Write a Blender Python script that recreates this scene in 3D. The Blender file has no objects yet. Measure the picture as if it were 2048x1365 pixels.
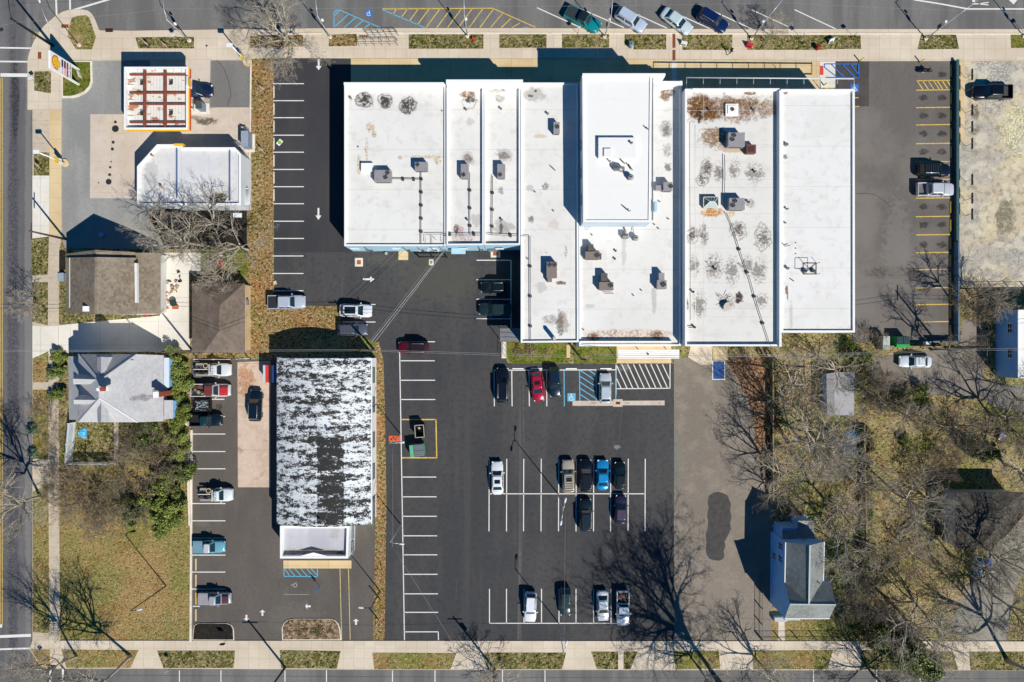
import bpy, bmesh, math, random
from mathutils import Vector, Matrix
R = math.radians
C = bpy.context.scene.collection
SC = bpy.context.scene
# ---------------------------------------------------------------- camera, sky, sun, exposure
HC, S = 100.0, 14.0            # camera height, photograph pixels per metre on the ground
cam = bpy.data.objects.new('camera', bpy.data.cameras.new('camera'))
C.objects.link(cam); SC.camera = cam
cam.location = (0, 0, HC); cam.rotation_euler = (0, 0, 0)
cam.data.sensor_width = 36; cam.data.lens = 18/(1024/S/HC)
cam.data.clip_end = 2000; cam.data.clip_start = 1
world = bpy.data.worlds.new('World'); SC.world = world; world.use_nodes = True
wn = world.node_tree; wn.nodes.clear()
sky = wn.nodes.new('ShaderNodeTexSky'); sky.sky_type = 'NISHITA'; sky.sun_disc = False
SV = Vector((0.629, -0.786, 1.0))          # towards the sun
EL = math.atan2(1.0, math.hypot(0.629, 0.786))
sky.sun_elevation = EL; sky.sun_rotation = math.atan2(0.629, -0.786)
sky.air_density = 1.0; sky.dust_density = 0.1; sky.ozone_density = 4.0
bg = wn.nodes.new('ShaderNodeBackground'); bg.inputs[1].default_value = 0.06
wo = wn.nodes.new('ShaderNodeOutputWorld')
hs = wn.nodes.new('ShaderNodeHueSaturation'); hs.inputs['Saturation'].default_value = 1.85
wn.links.new(sky.outputs[0], hs.inputs['Color']); wn.links.new(hs.outputs[0], bg.inputs[0]); wn.links.new(bg.outputs[0], wo.inputs[0])
sl = bpy.data.lights.new('sun', 'SUN'); sl.energy = 4.75; sl.angle = R(0.5); sl.color = (1, .96, .885)
sun = bpy.data.objects.new('sun', sl); C.objects.link(sun)
sun.rotation_euler = SV.to_track_quat('Z', 'Y').to_euler(); sun.location = (40, -50, 80)
vs = SC.view_settings; vs.view_transform = 'Standard'; vs.look = 'None'; vs.exposure = 0.08; vs.gamma = 1
# ---------------------------------------------------------------- helpers
def W(px, py, z=0.0):
    k = (HC-z)/HC
    return Vector(((px-1024)/S*k, (682.5-py)/S*k, z))
def lin(c):
    c = c/255.0
    return c/12.92 if c <= .04045 else ((c+.055)/1.055)**2.4
def col(r, g, b): return (lin(r), lin(g), lin(b), 1)

class NT:
    def __init__(s, nt): s.t = nt; s._pos = None
    def n(s, typ, ins=(), **kw):
        nd = s.t.nodes.new(typ)
        for k, v in kw.items(): setattr(nd, k, v)
        for i, v in (ins.items() if isinstance(ins, dict) else enumerate(ins)):
            if v is None: continue
            if isinstance(v, bpy.types.NodeSocket): s.t.links.new(v, nd.inputs[i])
            else: nd.inputs[i].default_value = v
        return nd
    @property
    def pos(s):
        if s._pos is None: s._pos = s.n('ShaderNodeNewGeometry').outputs[0]
        return s._pos
    def math(s, op, a, b=None, c=None, clamp=False):
        nd = s.n('ShaderNodeMath', [a, b, c], operation=op); nd.use_clamp = clamp; return nd.outputs[0]
    def vm(s, op, a, b=None, **k):
        nd = s.n('ShaderNodeVectorMath', [a, b], operation=op)
        return nd.outputs[1] if op in ('LENGTH', 'DISTANCE') else nd.outputs[0]
    def scaled(s, st, rot=0):
        v = s.pos
        if rot: v = s.n('ShaderNodeVectorRotate', {0: v, 3: rot}, rotation_type='Z_AXIS').outputs[0]
        return s.vm('MULTIPLY', v, (st[0], st[1], 1.0))
    def noise(s, sc, det=4, rg=.6, st=None):
        return s.n('ShaderNodeTexNoise', {'Vector': s.scaled(st) if st else s.pos, 'Scale': sc, 'Detail': det, 'Roughness': rg}).outputs[0]
    def ramp(s, x, lo, hi, to0=0., to1=1.):
        nd = s.n('ShaderNodeMapRange', {0: x, 1: lo, 2: hi, 3: to0, 4: to1}, interpolation_type='SMOOTHSTEP'); return nd.outputs[0]
    def mix(s, f, a, b):
        nd = s.n('ShaderNodeMix', data_type='RGBA')
        for i, v in ((0, f), (6, a), (7, b)):
            if isinstance(v, bpy.types.NodeSocket): s.t.links.new(v, nd.inputs[i])
            else: nd.inputs[i].default_value = v
        return nd.outputs[2]
MATS = {}
def M(name, base, layers=(), rough=.85, bump=None, metal=0., spec=.3, coat=0., alpha=1., emit=None, trans=0.):
    m = bpy.data.materials.new(name); m.use_nodes = True; nt = m.node_tree
    b = nt.nodes['Principled BSDF']; t = NT(nt)
    b.inputs['Roughness'].default_value = rough; b.inputs['Metallic'].default_value = metal
    b.inputs['Specular IOR Level'].default_value = spec; b.inputs['Coat Weight'].default_value = coat
    cur = base if len(base) == 4 else (*base, 1)
    for L in layers:
        k = L[0]
        if k == 'n':                       # noise patches
            _, sc, lo, hi, c, amt = L[:6]
            f = t.ramp(t.noise(sc, 5, .62, L[6] if len(L) > 6 else None), lo, hi, 0, amt)
            cur = t.mix(f, cur, c)
        elif k == 'v':                     # small specks
            _, sc, thr, c, amt = L[:5]
            vo = t.n('ShaderNodeTexVoronoi', {'Vector': t.scaled(L[5]) if len(L) > 5 else t.pos, 'Scale': sc})
            f = t.ramp(vo.outputs['Distance'], thr*1.2, thr*.7, 0, amt)
            cur = t.mix(f, cur, c)
        elif k == 's':                     # a stain with its own place and shape
            _, px, py, rx, ry, c, amt, z = L[:8]; wob = L[8] if len(L) > 8 else 1.2; ns = L[9] if len(L) > 9 else 1.3
            kk = (HC-z)/HC/S; w = W(px, py, z)
            d = t.vm('SUBTRACT', t.pos, (w.x, w.y, 0)); d = t.vm('MULTIPLY', d, (1/(rx*kk), 1/(ry*kk), 0))
            ln = t.vm('LENGTH', d); nz = t.noise(ns, 6, .65)
            ln = t.math('ADD', ln, t.math('MULTIPLY', t.math('SUBTRACT', nz, .5), wob*2))
            f = t.ramp(ln, 1.05, .6, 0, amt)
            if amt > .65: n2 = t.noise(3.2+len(L)*.1, 4, .7); c = t.mix(t.ramp(n2, .4, .6), tuple(q*.5 for q in c[:3])+(1,), tuple(min(.9, q*1.5) for q in c[:3])+(1,)); f = t.math('MULTIPLY', f, t.ramp(t.noise(1.9, 5, .7), .36, .5, .35, 1.))
            cur = t.mix(f, cur, c)
        elif k == 'r':                     # ring shaped tide mark
            _, px, py, rx, ry, c, amt, z = L[:8]
            kk = (HC-z)/HC/S; w = W(px, py, z)
            d = t.vm('SUBTRACT', t.pos, (w.x, w.y, 0)); d = t.vm('MULTIPLY', d, (1/(rx*kk), 1/(ry*kk), 0))
            ln = t.vm('LENGTH', d); ln = t.math('ADD', ln, t.math('MULTIPLY', t.math('SUBTRACT', t.noise(1.1, 6, .6), .5), 1.4))
            a = t.math('ABSOLUTE', t.math('SUBTRACT', ln, .9))
            cur = t.mix(t.ramp(a, .14, .03, 0, amt), cur, c)
        elif k == 'j':                     # joints: grid lines
            _, sx, sy, ox, oy, wd, c, amt = L
            sp = t.n('ShaderNodeSeparateXYZ', [t.pos]); f = None
            for ax, st, o in ((0, sx, ox), (1, sy, oy)):
                if not st: continue
                q = t.math('FRACT', t.math('DIVIDE', t.math('ADD', sp.outputs[ax], o+1000*st), st))
                g = t.math('LESS_THAN', q, wd/st); f = g if f is None else t.math('MAXIMUM', f, g)
            cur = t.mix(t.math('MULTIPLY', f, amt), cur, c)
        elif k == 'p':                     # slabs: each cell a slightly different tone
            _, sx, sy, c, amt = L
            v = t.vm('FLOOR', t.vm('DIVIDE', t.pos, (sx, sy, 1e6)))
            wn_ = t.n('ShaderNodeTexWhiteNoise', [v]); cur = t.mix(t.math('MULTIPLY', wn_.outputs[0], amt), cur, c)
        elif k == 'g':                     # shingles
            _, sx, sy, c, amt = L
            sp = t.n('ShaderNodeSeparateXYZ', [t.pos])
            row = t.math('FLOOR', t.math('DIVIDE', sp.outputs[0], sx))
            yy = t.math('ADD', t.math('DIVIDE', sp.outputs[1], sy), t.math('MULTIPLY', row, .5))
            cell = t.n('ShaderNodeCombineXYZ', [row, t.math('FLOOR', yy), 0.])
            wn_ = t.n('ShaderNodeTexWhiteNoise', [cell.outputs[0]]); f = t.math('MULTIPLY', wn_.outputs[0], amt); cur = t.mix(f, cur, c)
    if isinstance(cur, tuple): b.inputs['Base Color'].default_value = cur
    else: nt.links.new(cur, b.inputs['Base Color'])
    if bump:
        sc, dist = bump[:2]
        bp = t.n('ShaderNodeBump', {'Height': t.noise(sc, 5, .7), 'Distance': dist, 'Strength': 1.0})
        nt.links.new(bp.outputs[0], b.inputs['Normal'])
    if emit: b.inputs['Emission Color'].default_value = emit; b.inputs['Emission Strength'].default_value = 1
    MATS[name] = m; return m
def getm(x):
    if isinstance(x, bpy.types.Material): return x
    return MATS[x]
def plain(r, g, b, rough=.6, metal=0., spec=.4, coat=0.):
    k = 'paint_%d_%d_%d_%d_%d' % (r, g, b, rough*100, metal*10+coat*100)
    if k not in MATS: M(k, col(r, g, b), (('n', 1.7, .35, .7, col(r*.86, g*.86, b*.86), .35),), rough=rough, metal=metal, spec=spec, coat=coat)
    return MATS[k]

ORG = {}
def tag(o, label=None, cat=None, group=None, kind=None):
    if label: o['label'] = label
    if cat: o['category'] = cat
    if group: o['group'] = group
    if kind: o['kind'] = kind
    return o
def thing(name, label, cat, loc, group=None, rz=0.):
    o = bpy.data.objects.new(name, None); o.empty_display_size = .3
    C.objects.link(o); o.location = loc; o.rotation_euler = (0, 0, rz)
    ORG[o] = Vector(loc); return tag(o, label, cat, group)
def part(name, mesh, parent):
    o = bpy.data.objects.new(name, mesh); C.objects.link(o); o.parent = parent; return o

class MB:
    """collects faces; build() links them as one mesh object"""
    def __init__(s): s.v = []; s.f = []; s.mi = []; s.mats = []; s.cur = 0; s.sm = []
    def use(s, m):
        m = getm(m)
        if m not in s.mats: s.mats.append(m)
        s.cur = s.mats.index(m); return s
    def face(s, pts, sm=False):
        n = len(s.v); s.v += [tuple(p) for p in pts]; s.f.append(tuple(range(n, n+len(pts)))); s.mi.append(s.cur); s.sm.append(sm)
    def prism(s, pts, z0, z1, bottom=False):
        """pts: list of (x,y) world, counter-clockwise or not"""
        a = sum(pts[i-1][0]*pts[i][1]-pts[i][0]*pts[i-1][1] for i in range(len(pts)))
        if a < 0: pts = pts[::-1]
        s.face([(p[0], p[1], z1) for p in pts])
        if z0 is not None:
            for i in range(len(pts)):
                p, q = pts[i-1], pts[i]
                s.face([(p[0], p[1], z0), (q[0], q[1], z0), (q[0], q[1], z1), (p[0], p[1], z1)])
            if bottom: s.face([(p[0], p[1], z0) for p in pts[::-1]])
        return s
    def box(s, c, d, rz=0., rot=None):
        m = rot if rot else Matrix.Rotation(rz, 3, 'Z'); c = Vector(c); x, y, z = d[0]/2, d[1]/2, d[2]/2
        P = [c + m @ Vector((sx*x, sy*y, sz*z)) for sz in (-1, 1) for sx, sy in ((-1, -1), (1, -1), (1, 1), (-1, 1))]
        for q in ((3, 2, 1, 0), (4, 5, 6, 7), (0, 1, 5, 4), (1, 2, 6, 5), (2, 3, 7, 6), (3, 0, 4, 7)): s.face([P[i] for i in q])
        return s
    def bar(s, a, b, w, h):
        a, b = Vector(a), Vector(b); d = b-a; L = d.length
        if L < 1e-5: return s
        q = d.to_track_quat('X', 'Z').to_matrix(); return s.box((a+b)/2, (L, w, h), rot=q)
    def tube(s, pts, rad, n=6, cap=True):
        pts = [Vector(p) for p in pts]; rad = rad if isinstance(rad, (list, tuple)) else [rad]*len(pts)
        rings = []; base = len(s.v)
        for i, p in enumerate(pts):
            d = (pts[min(i+1, len(pts)-1)]-pts[max(i-1, 0)])
            if d.length < 1e-6: d = Vector((0, 0, 1))
            d.normalize(); u = d.orthogonal().normalized(); v = d.cross(u)
            if i:  # keep the frame steady
                u = (pu - d*pu.dot(d)); u = u.normalized() if u.length > 1e-4 else d.orthogonal().normalized(); v = d.cross(u)
            pu = u
            for k in range(n):
                a = 2*math.pi*k/n; s.v.append(tuple(p + (u*math.cos(a)+v*math.sin(a))*rad[i]))
        for i in range(len(pts)-1):
            for k in range(n):
                a = base+i*n+k; b = base+i*n+(k+1) % n
                s.f.append((a, b, b+n, a+n)); s.mi.append(s.cur); s.sm.append(True)
        if cap:
            s.f.append(tuple(base+(len(pts)-1)*n+k for k in range(n))); s.mi.append(s.cur); s.sm.append(False)
            s.f.append(tuple(base+k for k in range(n))[::-1]); s.mi.append(s.cur); s.sm.append(False)
        return s
    def loft(s, rings, cap=True, sm=True):
        base = len(s.v); n = len(rings[0])
        for r in rings: s.v += [tuple(p) for p in r]
        for i in range(len(rings)-1):
            for k in range(n):
                a = base+i*n+k; b = base+i*n+(k+1) % n
                s.f.append((a, b, b+n, a+n)); s.mi.append(s.cur); s.sm.append(sm)
        if cap:
            s.f.append(tuple(base+k for k in range(n))[::-1]); s.mi.append(s.cur); s.sm.append(False)
            s.f.append(tuple(base+(len(rings)-1)*n+k for k in range(n))); s.mi.append(s.cur); s.sm.append(False)
        return s
    def disc(s, c, r, n=16):
        s.face([(c[0]+r*math.cos(2*math.pi*k/n), c[1]+r*math.sin(2*math.pi*k/n), c[2]) for k in range(n)]); return s
    def cyl(s, c, r, h, n=14): return s.tube([c, (c[0], c[1], c[2]+h)], r, n)
    def mesh(s, name, org=(0, 0, 0)):
        me = bpy.data.meshes.new(name); o = org
        me.from_pydata([(v[0]-o[0], v[1]-o[1], v[2]-o[2]) for v in s.v], [], s.f)
        for m in s.mats: me.materials.append(m)
        me.polygons.foreach_set('material_index', s.mi); me.polygons.foreach_set('use_smooth', s.sm); me.update()
        return me
    def build(s, name, parent=None, label=None, cat=None, group=None, kind=None, org=None, recalc=False):
        """vertices are in world coordinates; a part takes its thing's origin (things built this way are not rotated)"""
        if parent is not None: og = ORG.get(parent, Vector((0, 0, 0)))
        else: og = Vector(org) if org is not None else Vector((0, 0, 0))
        me = s.mesh(name, og)
        if recalc:
            bm = bmesh.new(); bm.from_mesh(me); bmesh.ops.remove_doubles(bm, verts=bm.verts, dist=1e-4)
            bmesh.ops.recalc_face_normals(bm, faces=bm.faces); bm.to_mesh(me); bm.free()
        o = bpy.data.objects.new(name, me); C.objects.link(o); ORG[o] = og
        if parent is not None: o.parent = parent
        else: o.location = og
        return tag(o, label, cat, group, kind)
def XY(pts, z=0): return [tuple(W(p[0], p[1], z))[:2] for p in pts]
def rect(x0, y0, x1, y1): return [(x0, y0), (x1, y0), (x1, y1), (x0, y1)]
def line(mb, x0, y0, x1, y1, z, w=.13):
    a, b = W(x0, y0, 0), W(x1, y1, 0); d = (b-a)
    if d.length < 1e-4: return
    d.normalize(); n = Vector((-d.y, d.x, 0))*w/2
    mb.face([(p.x, p.y, z) for p in (a-n, b-n, b+n, a+n)])
def sheet(name, polys, z, mat, parent=None, z0=None):
    mb = MB().use(mat)
    for p in polys: mb.prism(XY(p), z0, z)
    return mb.build(name, parent, kind=None if parent else 'structure')
# ---------------------------------------------------------------- materials of the setting
OL, TN, BR, DK = col(124, 118, 66), col(172, 154, 110), col(156, 118, 76), col(40, 38, 20)
GRASSL = (('n', .22, .4, .62, TN, .7), ('n', .7, .44, .6, col(98, 106, 40), .8), ('n', 2.4, .5, .58, col(196, 180, 130), .75),
          ('n', 2.9, .53, .6, DK, .9), ('v', 2.2, .16, col(222, 210, 176), .8))
M('verge_grass', OL, GRASSL, rough=.95, bump=(4, .5), spec=.1)
M('green_grass', col(108, 118, 42), (('n', .5, .45, .6, col(150, 136, 74), .7), ('n', 3, .52, .6, col(46, 62, 14), .7)), rough=.95, bump=(4, .3), spec=.1)
M('lawn_grass', col(156, 144, 84), (('n', .1, .42, .58, col(190, 154, 102), .85), ('n', .3, .52, .62, col(160, 118, 72), .6), ('n', .14, .5, .62, col(136, 138, 66), .8), ('n', 2.2, .5, .62, col(200, 182, 134), .6),
  ('n', 2.7, .55, .63, col(66, 62, 32), .75), ('v', 2.0, .15, col(216, 202, 166), .75)), rough=.95, bump=(4, .45), spec=.1)
M('leaf_grass', col(158, 134, 82), (('n', .2, .44, .58, col(184, 130, 80), .8), ('n', .4, .5, .6, col(126, 124, 58), .75), ('n', 2.4, .49, .58, col(202, 174, 132), .75),
  ('n', 2.9, .53, .6, col(62, 44, 26), .85), ('v', 2.4, .2, col(228, 206, 170), .8)), rough=.95, bump=(4, .45), spec=.1)
M('yard_grass', col(156, 146, 88), (('n', .1, .42, .6, col(196, 172, 122), .8), ('n', .12, .5, .62, col(140, 150, 66), .85), ('n', .5, .48, .62, col(136, 100, 70), .6),
  ('n', 2.1, .5, .6, col(206, 190, 146), .7), ('n', 2.6, .53, .61, col(44, 40, 24), .85), ('v', 2.0, .15, col(208, 196, 160), .7),
  ('s', 1836, 1010, 24, 46, col(206, 176, 118), .8, 0), ('s', 1820, 1090, 30, 30, col(196, 170, 112), .7, 0), ('s', 1570, 800, 14, 20, col(212, 176, 134), .8, 0),
  ('s', 1600, 1080, 30, 26, col(206, 172, 116), .6, 0), ('s', 1930, 1210, 70, 50, col(196, 172, 140), .7, 0)), rough=.95, bump=(4, .5), spec=.1)
M('bank_litter', col(158, 116, 84), (('n', .4, .44, .6, col(132, 92, 62), .8), ('n', 2.4, .49, .58, col(206, 170, 132), .75), ('n', 2.9, .53, .6, col(60, 40, 26), .85), ('v', 2.4, .2, col(226, 200, 168), .8)), rough=.95, bump=(4, .45))
M('bare_bed', col(150, 124, 98), (('n', .8, .4, .65, col(104, 86, 62), .8), ('n', 2.5, .48, .58, col(200, 174, 146), .8), ('n', 2.9, .52, .6, col(44, 36, 24), .8)), rough=.95, bump=(6, .25), spec=.1)
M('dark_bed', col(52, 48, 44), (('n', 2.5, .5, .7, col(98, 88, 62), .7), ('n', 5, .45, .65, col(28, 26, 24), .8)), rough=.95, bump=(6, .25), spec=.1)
AS = lambda r, g, b: (('n', .05, .4, .62, col(r*.9, g*.9, b*.9), .8), ('n', .35, .42, .68, col(r*1.1, g*1.1, b*1.1), .55, (1., .25)), ('n', 2.4, .45, .7, col(r*.86, g*.86, b*.86), .5), ('n', 14, .5, .75, col(r*1.3, g*1.3, b*1.3), .35), ('v', 1.1, .018, col(220, 215, 205), .7))
M('road_asphalt', col(119, 117, 114), AS(119, 117, 114)+(('n', .12, .42, .62, col(98, 97, 96), .75, (3., .25)),), rough=.9, bump=(18, .02), spec=.2)
# a worn wheel track and paler edge along the west street
M('west_asphalt', col(112, 110, 110), AS(112, 110, 110)+(('n', .10, .42, .62, col(88, 88, 90), .8, (2.6, .2)), ('s', 26, 800, 14, 900, col(72, 72, 78), .75, 0, .5), ('s', 31, 200, 9, 90, col(54, 54, 58), .8, 0, .5), ('s', 57, 700, 9, 900, col(140, 136, 132), .5, 0, .4)), rough=.9, bump=(18, .02), spec=.2)
M('lot_asphalt', col(64, 64, 66), (('n', .06, .4, .62, col(76, 75, 75), .8), ('n', .3, .44, .68, col(82, 80, 78), .6, (1., .12)), ('n', 1.6, .45, .7, col(54, 54, 57), .6), ('n', 14, .5, .75, col(86, 86, 86), .4), ('v', .55, .016, col(215, 210, 200), .8),
  ('s', 880, 555, 95, 60, col(84, 82, 74), .6, 0), ('s', 770, 520, 40, 14, col(96, 94, 84), .4, 0), ('s', 1235, 895, 8, 5, col(150, 148, 142), .6, 0, 1.4, 2.5), ('s', 1250, 735, 12, 10, col(140, 138, 132), .5, 0, 1.5, 2.5),
  ('s', 1040, 1060, 5, 330, col(92, 90, 86), .6, 0, .4), ('s', 935, 1000, 8, 300, col(76, 75, 75), .6, 0, .4), ('s', 1290, 1215, 90, 60, col(84, 80, 76), .4, 0)), rough=.88, bump=(18, .02), spec=.25)
M('lane_asphalt', col(58, 58, 61), (('n', .08, .4, .62, col(66, 66, 68), .8), ('n', .4, .44, .68, col(72, 70, 70), .5, (1., .2)), ('n', 14, .5, .75, col(80, 80, 82), .35), ('v', .55, .016, col(215, 210, 200), .8)), rough=.88, bump=(18, .02), spec=.25)
M('small_lot_asphalt', col(98, 92, 86), AS(98, 92, 86)+(('s', 438, 815, 8, 9, col(62, 56, 50), .8, 0, .9), ('s', 405, 1048, 14, 9, col(118, 108, 98), .6, 0), ('s', 590, 1240, 60, 40, col(112, 106, 98), .5, 0), ('s', 600, 1165, 60, 20, col(84, 80, 76), .5, 0)), rough=.9, bump=(18, .02), spec=.2)
M('right_lot_asphalt', col(104, 99, 94), AS(104, 99, 94)+(('n', .07, .42, .6, col(122, 116, 110), .8), ('s', 1790, 545, 70, 14, col(84, 76, 72), .7, 0, .9), ('s', 1795, 500, 30, 120, col(128, 124, 118), .5, 0))
  + tuple(('s', x, y, 11, 7, col(52, 50, 48), .8, 0, .9, 2.2) for y in (150, 196, 232, 268, 304, 414, 450, 490) for x in (1847, 1884) if not (x == 1847 and y == 150)), rough=.9, bump=(18, .02), spec=.2)
M('old_lot_asphalt', col(138, 128, 116), (('n', .05, .4, .62, col(122, 113, 103), .8), ('n', .4, .45, .68, col(154, 143, 129), .6), ('n', 2.4, .45, .7, col(116, 108, 98), .5), ('n', 9, .5, .75, col(176, 165, 150), .5), ('v', .9, .05, col(196, 184, 166), .6)), rough=.92, bump=(12, .04), spec=.15)
M('dark_patch', col(76, 74, 72), (('n', 1.2, .4, .65, col(62, 60, 60), .8), ('n', 12, .5, .72, col(120, 116, 110), .5)), rough=.9, bump=(12, .03), spec=.2)
M('new_patch', col(72, 68, 66), (('n', .4, .4, .65, col(84, 80, 76), .8), ('n', 12, .5, .72, col(98, 94, 90), .5)), rough=.9, spec=.2)
M('grey_patch', col(122, 124, 112), (('n', .7, .4, .65, col(106, 108, 98), .8),), rough=.9, spec=.2)
M('forecourt_asphalt', col(148, 148, 144), AS(148, 148, 144)+(('s', 480, 250, 30, 14, col(96, 92, 88), .5, 0, 1.1),), rough=.9, bump=(16, .03), spec=.2)
M('forecourt_dark', col(126, 124, 120), AS(126, 124, 120), rough=.9, bump=(16, .03), spec=.2)
CC = (('n', .15, .4, .65, col(196, 178, 154), .6), ('n', 1.3, .45, .7, col(206, 192, 172), .5), ('n', 6, .5, .75, col(180, 164, 146), .4))
M('concrete', col(218, 204, 184), CC+(('p', 1.5, 1.5, col(196, 182, 160), .5), ('j', 1.5, 1.5, .1, .35, .03, col(150, 134, 112), .75)), rough=.85, bump=(15, .02), spec=.2)
M('gutter_concrete', col(212, 198, 176), CC+(('j', 3., 0, .3, 0, .03, col(150, 134, 112), .75),), rough=.85, spec=.2)
M('kerb_concrete', col(226, 216, 198), (('n', 1, .4, .7, col(196, 184, 164), .6),), rough=.85, spec=.2)
M('plaza_concrete', col(214, 192, 150), (('n', .2, .4, .65, col(196, 166, 118), .7), ('n', 4, .5, .75, col(184, 158, 116), .4), ('j', 2.9, 2.1, .1, .6, .04, col(140, 116, 82), .8), ('p', 2.9, 2.1, col(222, 198, 158), .5)), rough=.85, spec=.2)
M('drive_concrete', col(226, 220, 208), (('n', .2, .4, .65, col(212, 204, 190), .7), ('n', 2, .5, .75, col(200, 190, 176), .4), ('j', 4.2, 3.4, .1, .6, .05, col(170, 160, 142), .7)), rough=.85, spec=.2)
M('west_concrete', col(190, 176, 156), (('n', .2, .4, .65, col(206, 190, 166), .7), ('n', 2, .45, .7, col(168, 154, 136), .5), ('n', 7, .5, .75, col(214, 200, 180), .4), ('j', 0, 1.6, 0, .6, .035, col(130, 116, 98), .7)), rough=.88, bump=(12, .02), spec=.2)
M('forecourt_concrete', col(206, 193, 178), (('n', .12, .4, .62, col(190, 172, 152), .7), ('n', 1.2, .5, .75, col(176, 158, 138), .5), ('s', 412, 243, 24, 9, col(88, 80, 72), .9, 0, .9, 1.6), ('s', 418, 205, 16, 18, col(120, 108, 96), .5, 0, 1., 1.6), ('s', 392, 236, 14, 5, col(110, 100, 90), .6, 0, 1., 1.6), ('j', 5.6, 4.4, 1.2, .8, .03, col(150, 132, 112), .5)), rough=.88, bump=(12, .02), spec=.2)
M('pink_slab', col(206, 184, 166), (('n', .3, .4, .62, col(190, 168, 146), .8), ('n', 1.4, .5, .7, col(222, 202, 182), .6), ('n', .5, .56, .7, col(160, 112, 76), .6), ('n', 6, .55, .75, col(130, 108, 90), .5), ('j', 0, 6.2, 0, 3.2, .05, col(140, 120, 102), .8), ('s', 492, 762, 20, 36, col(172, 118, 74), .7, 0, 1., 1.4)), rough=.9, bump=(12, .02), spec=.2)
M('gravel', col(200, 186, 162), (('n', .09, .42, .58, col(212, 196, 160), .85), ('n', .13, .48, .58, col(172, 168, 162), .9), ('n', .6, .5, .68, col(148, 140, 122), .6), ('n', 4, .46, .68, col(224, 206, 168), .6), ('n', 8, .52, .7, col(130, 118, 96), .6),
  ('s', 1985, 160, 44, 90, col(172, 168, 162), .9, 0, .5), ('s', 2010, 430, 22, 50, col(110, 106, 84), .8, 0, 1.1, .9), ('s', 2040, 500, 22, 40, col(152, 152, 146), .8, 0), ('s', 1950, 430, 10, 60, col(164, 162, 156), .8, 0, .6),
  ('s', 1950, 225, 10, 16, col(84, 76, 62), .8, 0, 1.1, 1.8), ('s', 1950, 260, 10, 12, col(84, 76, 62), .7, 0, 1.1, 1.8), ('s', 2035, 260, 40, 60, col(216, 200, 160), .8, 0), ('n', 1.2, .5, .62, col(140, 132, 116), .5), ('n', .35, .5, .62, col(222, 212, 188), .6)), rough=.92, bump=(7, .08), spec=.15)
M('paving_brick', col(146, 84, 58), (('g', .2, .1, col(110, 58, 40), .9),), rough=.85, spec=.2)
WHP = M('white_line', col(226, 224, 218), (('n', 6, .56, .72, col(120, 118, 114), .6), ('n', .5, .5, .75, col(186, 182, 176), .5)), rough=.7)
M('faded_line', col(168, 164, 158), (('n', 5, .5, .7, col(96, 92, 88), .8),), rough=.8)
M('yellow_line', col(222, 186, 84), (('n', 5, .46, .66, col(140, 122, 76), .8), ('n', .5, .5, .75, col(226, 204, 130), .6)), rough=.7)
M('cyan_line', col(96, 176, 206), (('n', 6, .54, .72, col(90, 110, 118), .6),), rough=.7)
M('blue_line', col(42, 112, 190), (('n', 6, .54, .72, col(50, 80, 120), .6),), rough=.7)
M('crack_seal', col(64, 60, 58), (), rough=.8)
# ---------------------------------------------------------------- ground, roads, lots
sheet('ground', [rect(-700, -900, 2750, 2300)], 0.0, 'yard_grass')
nr = sheet('north_road', [rect(66, -400, 2600, 64)], .012, 'road_asphalt')
wr = sheet('west_road', [rect(-500, -400, 66, 1800)], .012, 'west_asphalt')
sr = sheet('south_road', [rect(66, 1336, 2600, 1800)], .012, 'road_asphalt')
lot = sheet('parking_lot', [[(548, 505), (702, 505), (702, 500), (1042, 500), (1042, 680), (1000, 690), (1016, 728), (1348, 728), (1348, 1283), (768, 1283), (772, 1000), (768, 830), (766, 720), (750, 685), (700, 660), (682, 640), (678, 612), (548, 612)]], .020, 'lot_asphalt')
lane = sheet('access_lane', [rect(548, 116, 702, 505)], .024, 'lane_asphalt')
old = sheet('old_parking_lot', [[(1348, 716), (1530, 716), (1530, 900), (1545, 1000), (1543, 1283), (1348, 1283)]], .016, 'old_lot_asphalt')
sheet('asphalt_patch', [[(1418, 992), (1415, 1004), (1417, 1016), (1414, 1030), (1416, 1044), (1415, 1058), (1411, 1072), (1413, 1086), (1411, 1098), (1413, 1110), (1419, 1118), (1428, 1121), (1438, 1122), (1445, 1119), (1449, 1112), (1447, 1103), (1451, 1093), (1449, 1084), (1454, 1075), (1458, 1066), (1462, 1058), (1460, 1046), (1463, 1034), (1460, 1020), (1462, 1008), (1458, 1000), (1456, 992), (1447, 987), (1436, 984), (1426, 986)]], .022, 'dark_patch', old)
sheet('leaf_bank', [[(1440, 716), (1542, 716), (1542, 1000), (1530, 985), (1526, 940), (1512, 900), (1508, 850), (1496, 800), (1470, 750), (1455, 728)]], .024, 'bank_litter', old)
sheet('disabled_bay', [rect(1424.5, 722, 1450, 760)], .030, 'white_line', old); sheet('disabled_bay', [rect(1426, 723, 1448.5, 758.5)], .036, M('worn_blue', col(38, 84, 150), (('n', 1.6, .42, .62, col(70, 84, 110), .8),)), old)
sheet('tan_patch', [rect(1426, 695, 1455, 721)], .032, 'plaza_concrete', old)
sheet('grey_strip', [[(1348.5, 862), (1356, 862), (1358, 984), (1348.5, 984)]], .022, 'grey_patch', old)
rl = sheet('right_parking_lot', [[(1702, 123), (1906, 123), (1908, 684), (1705, 684)]], .018, 'right_lot_asphalt')
sheet('asphalt_patch', [rect(1670, 123.5, 1738, 213)], .024, 'new_patch', rl)
sl_ = sheet('small_parking_lot', [[(382, 720), (553, 720), (553, 1050), (700, 1050), (750, 1050), (748, 1283), (383, 1283)]], .020, 'small_lot_asphalt')
sheet('concrete_slab', [[(475, 725), (541, 722), (541, 975), (476, 975)]], .026, 'pink_slab', sl_)
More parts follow.
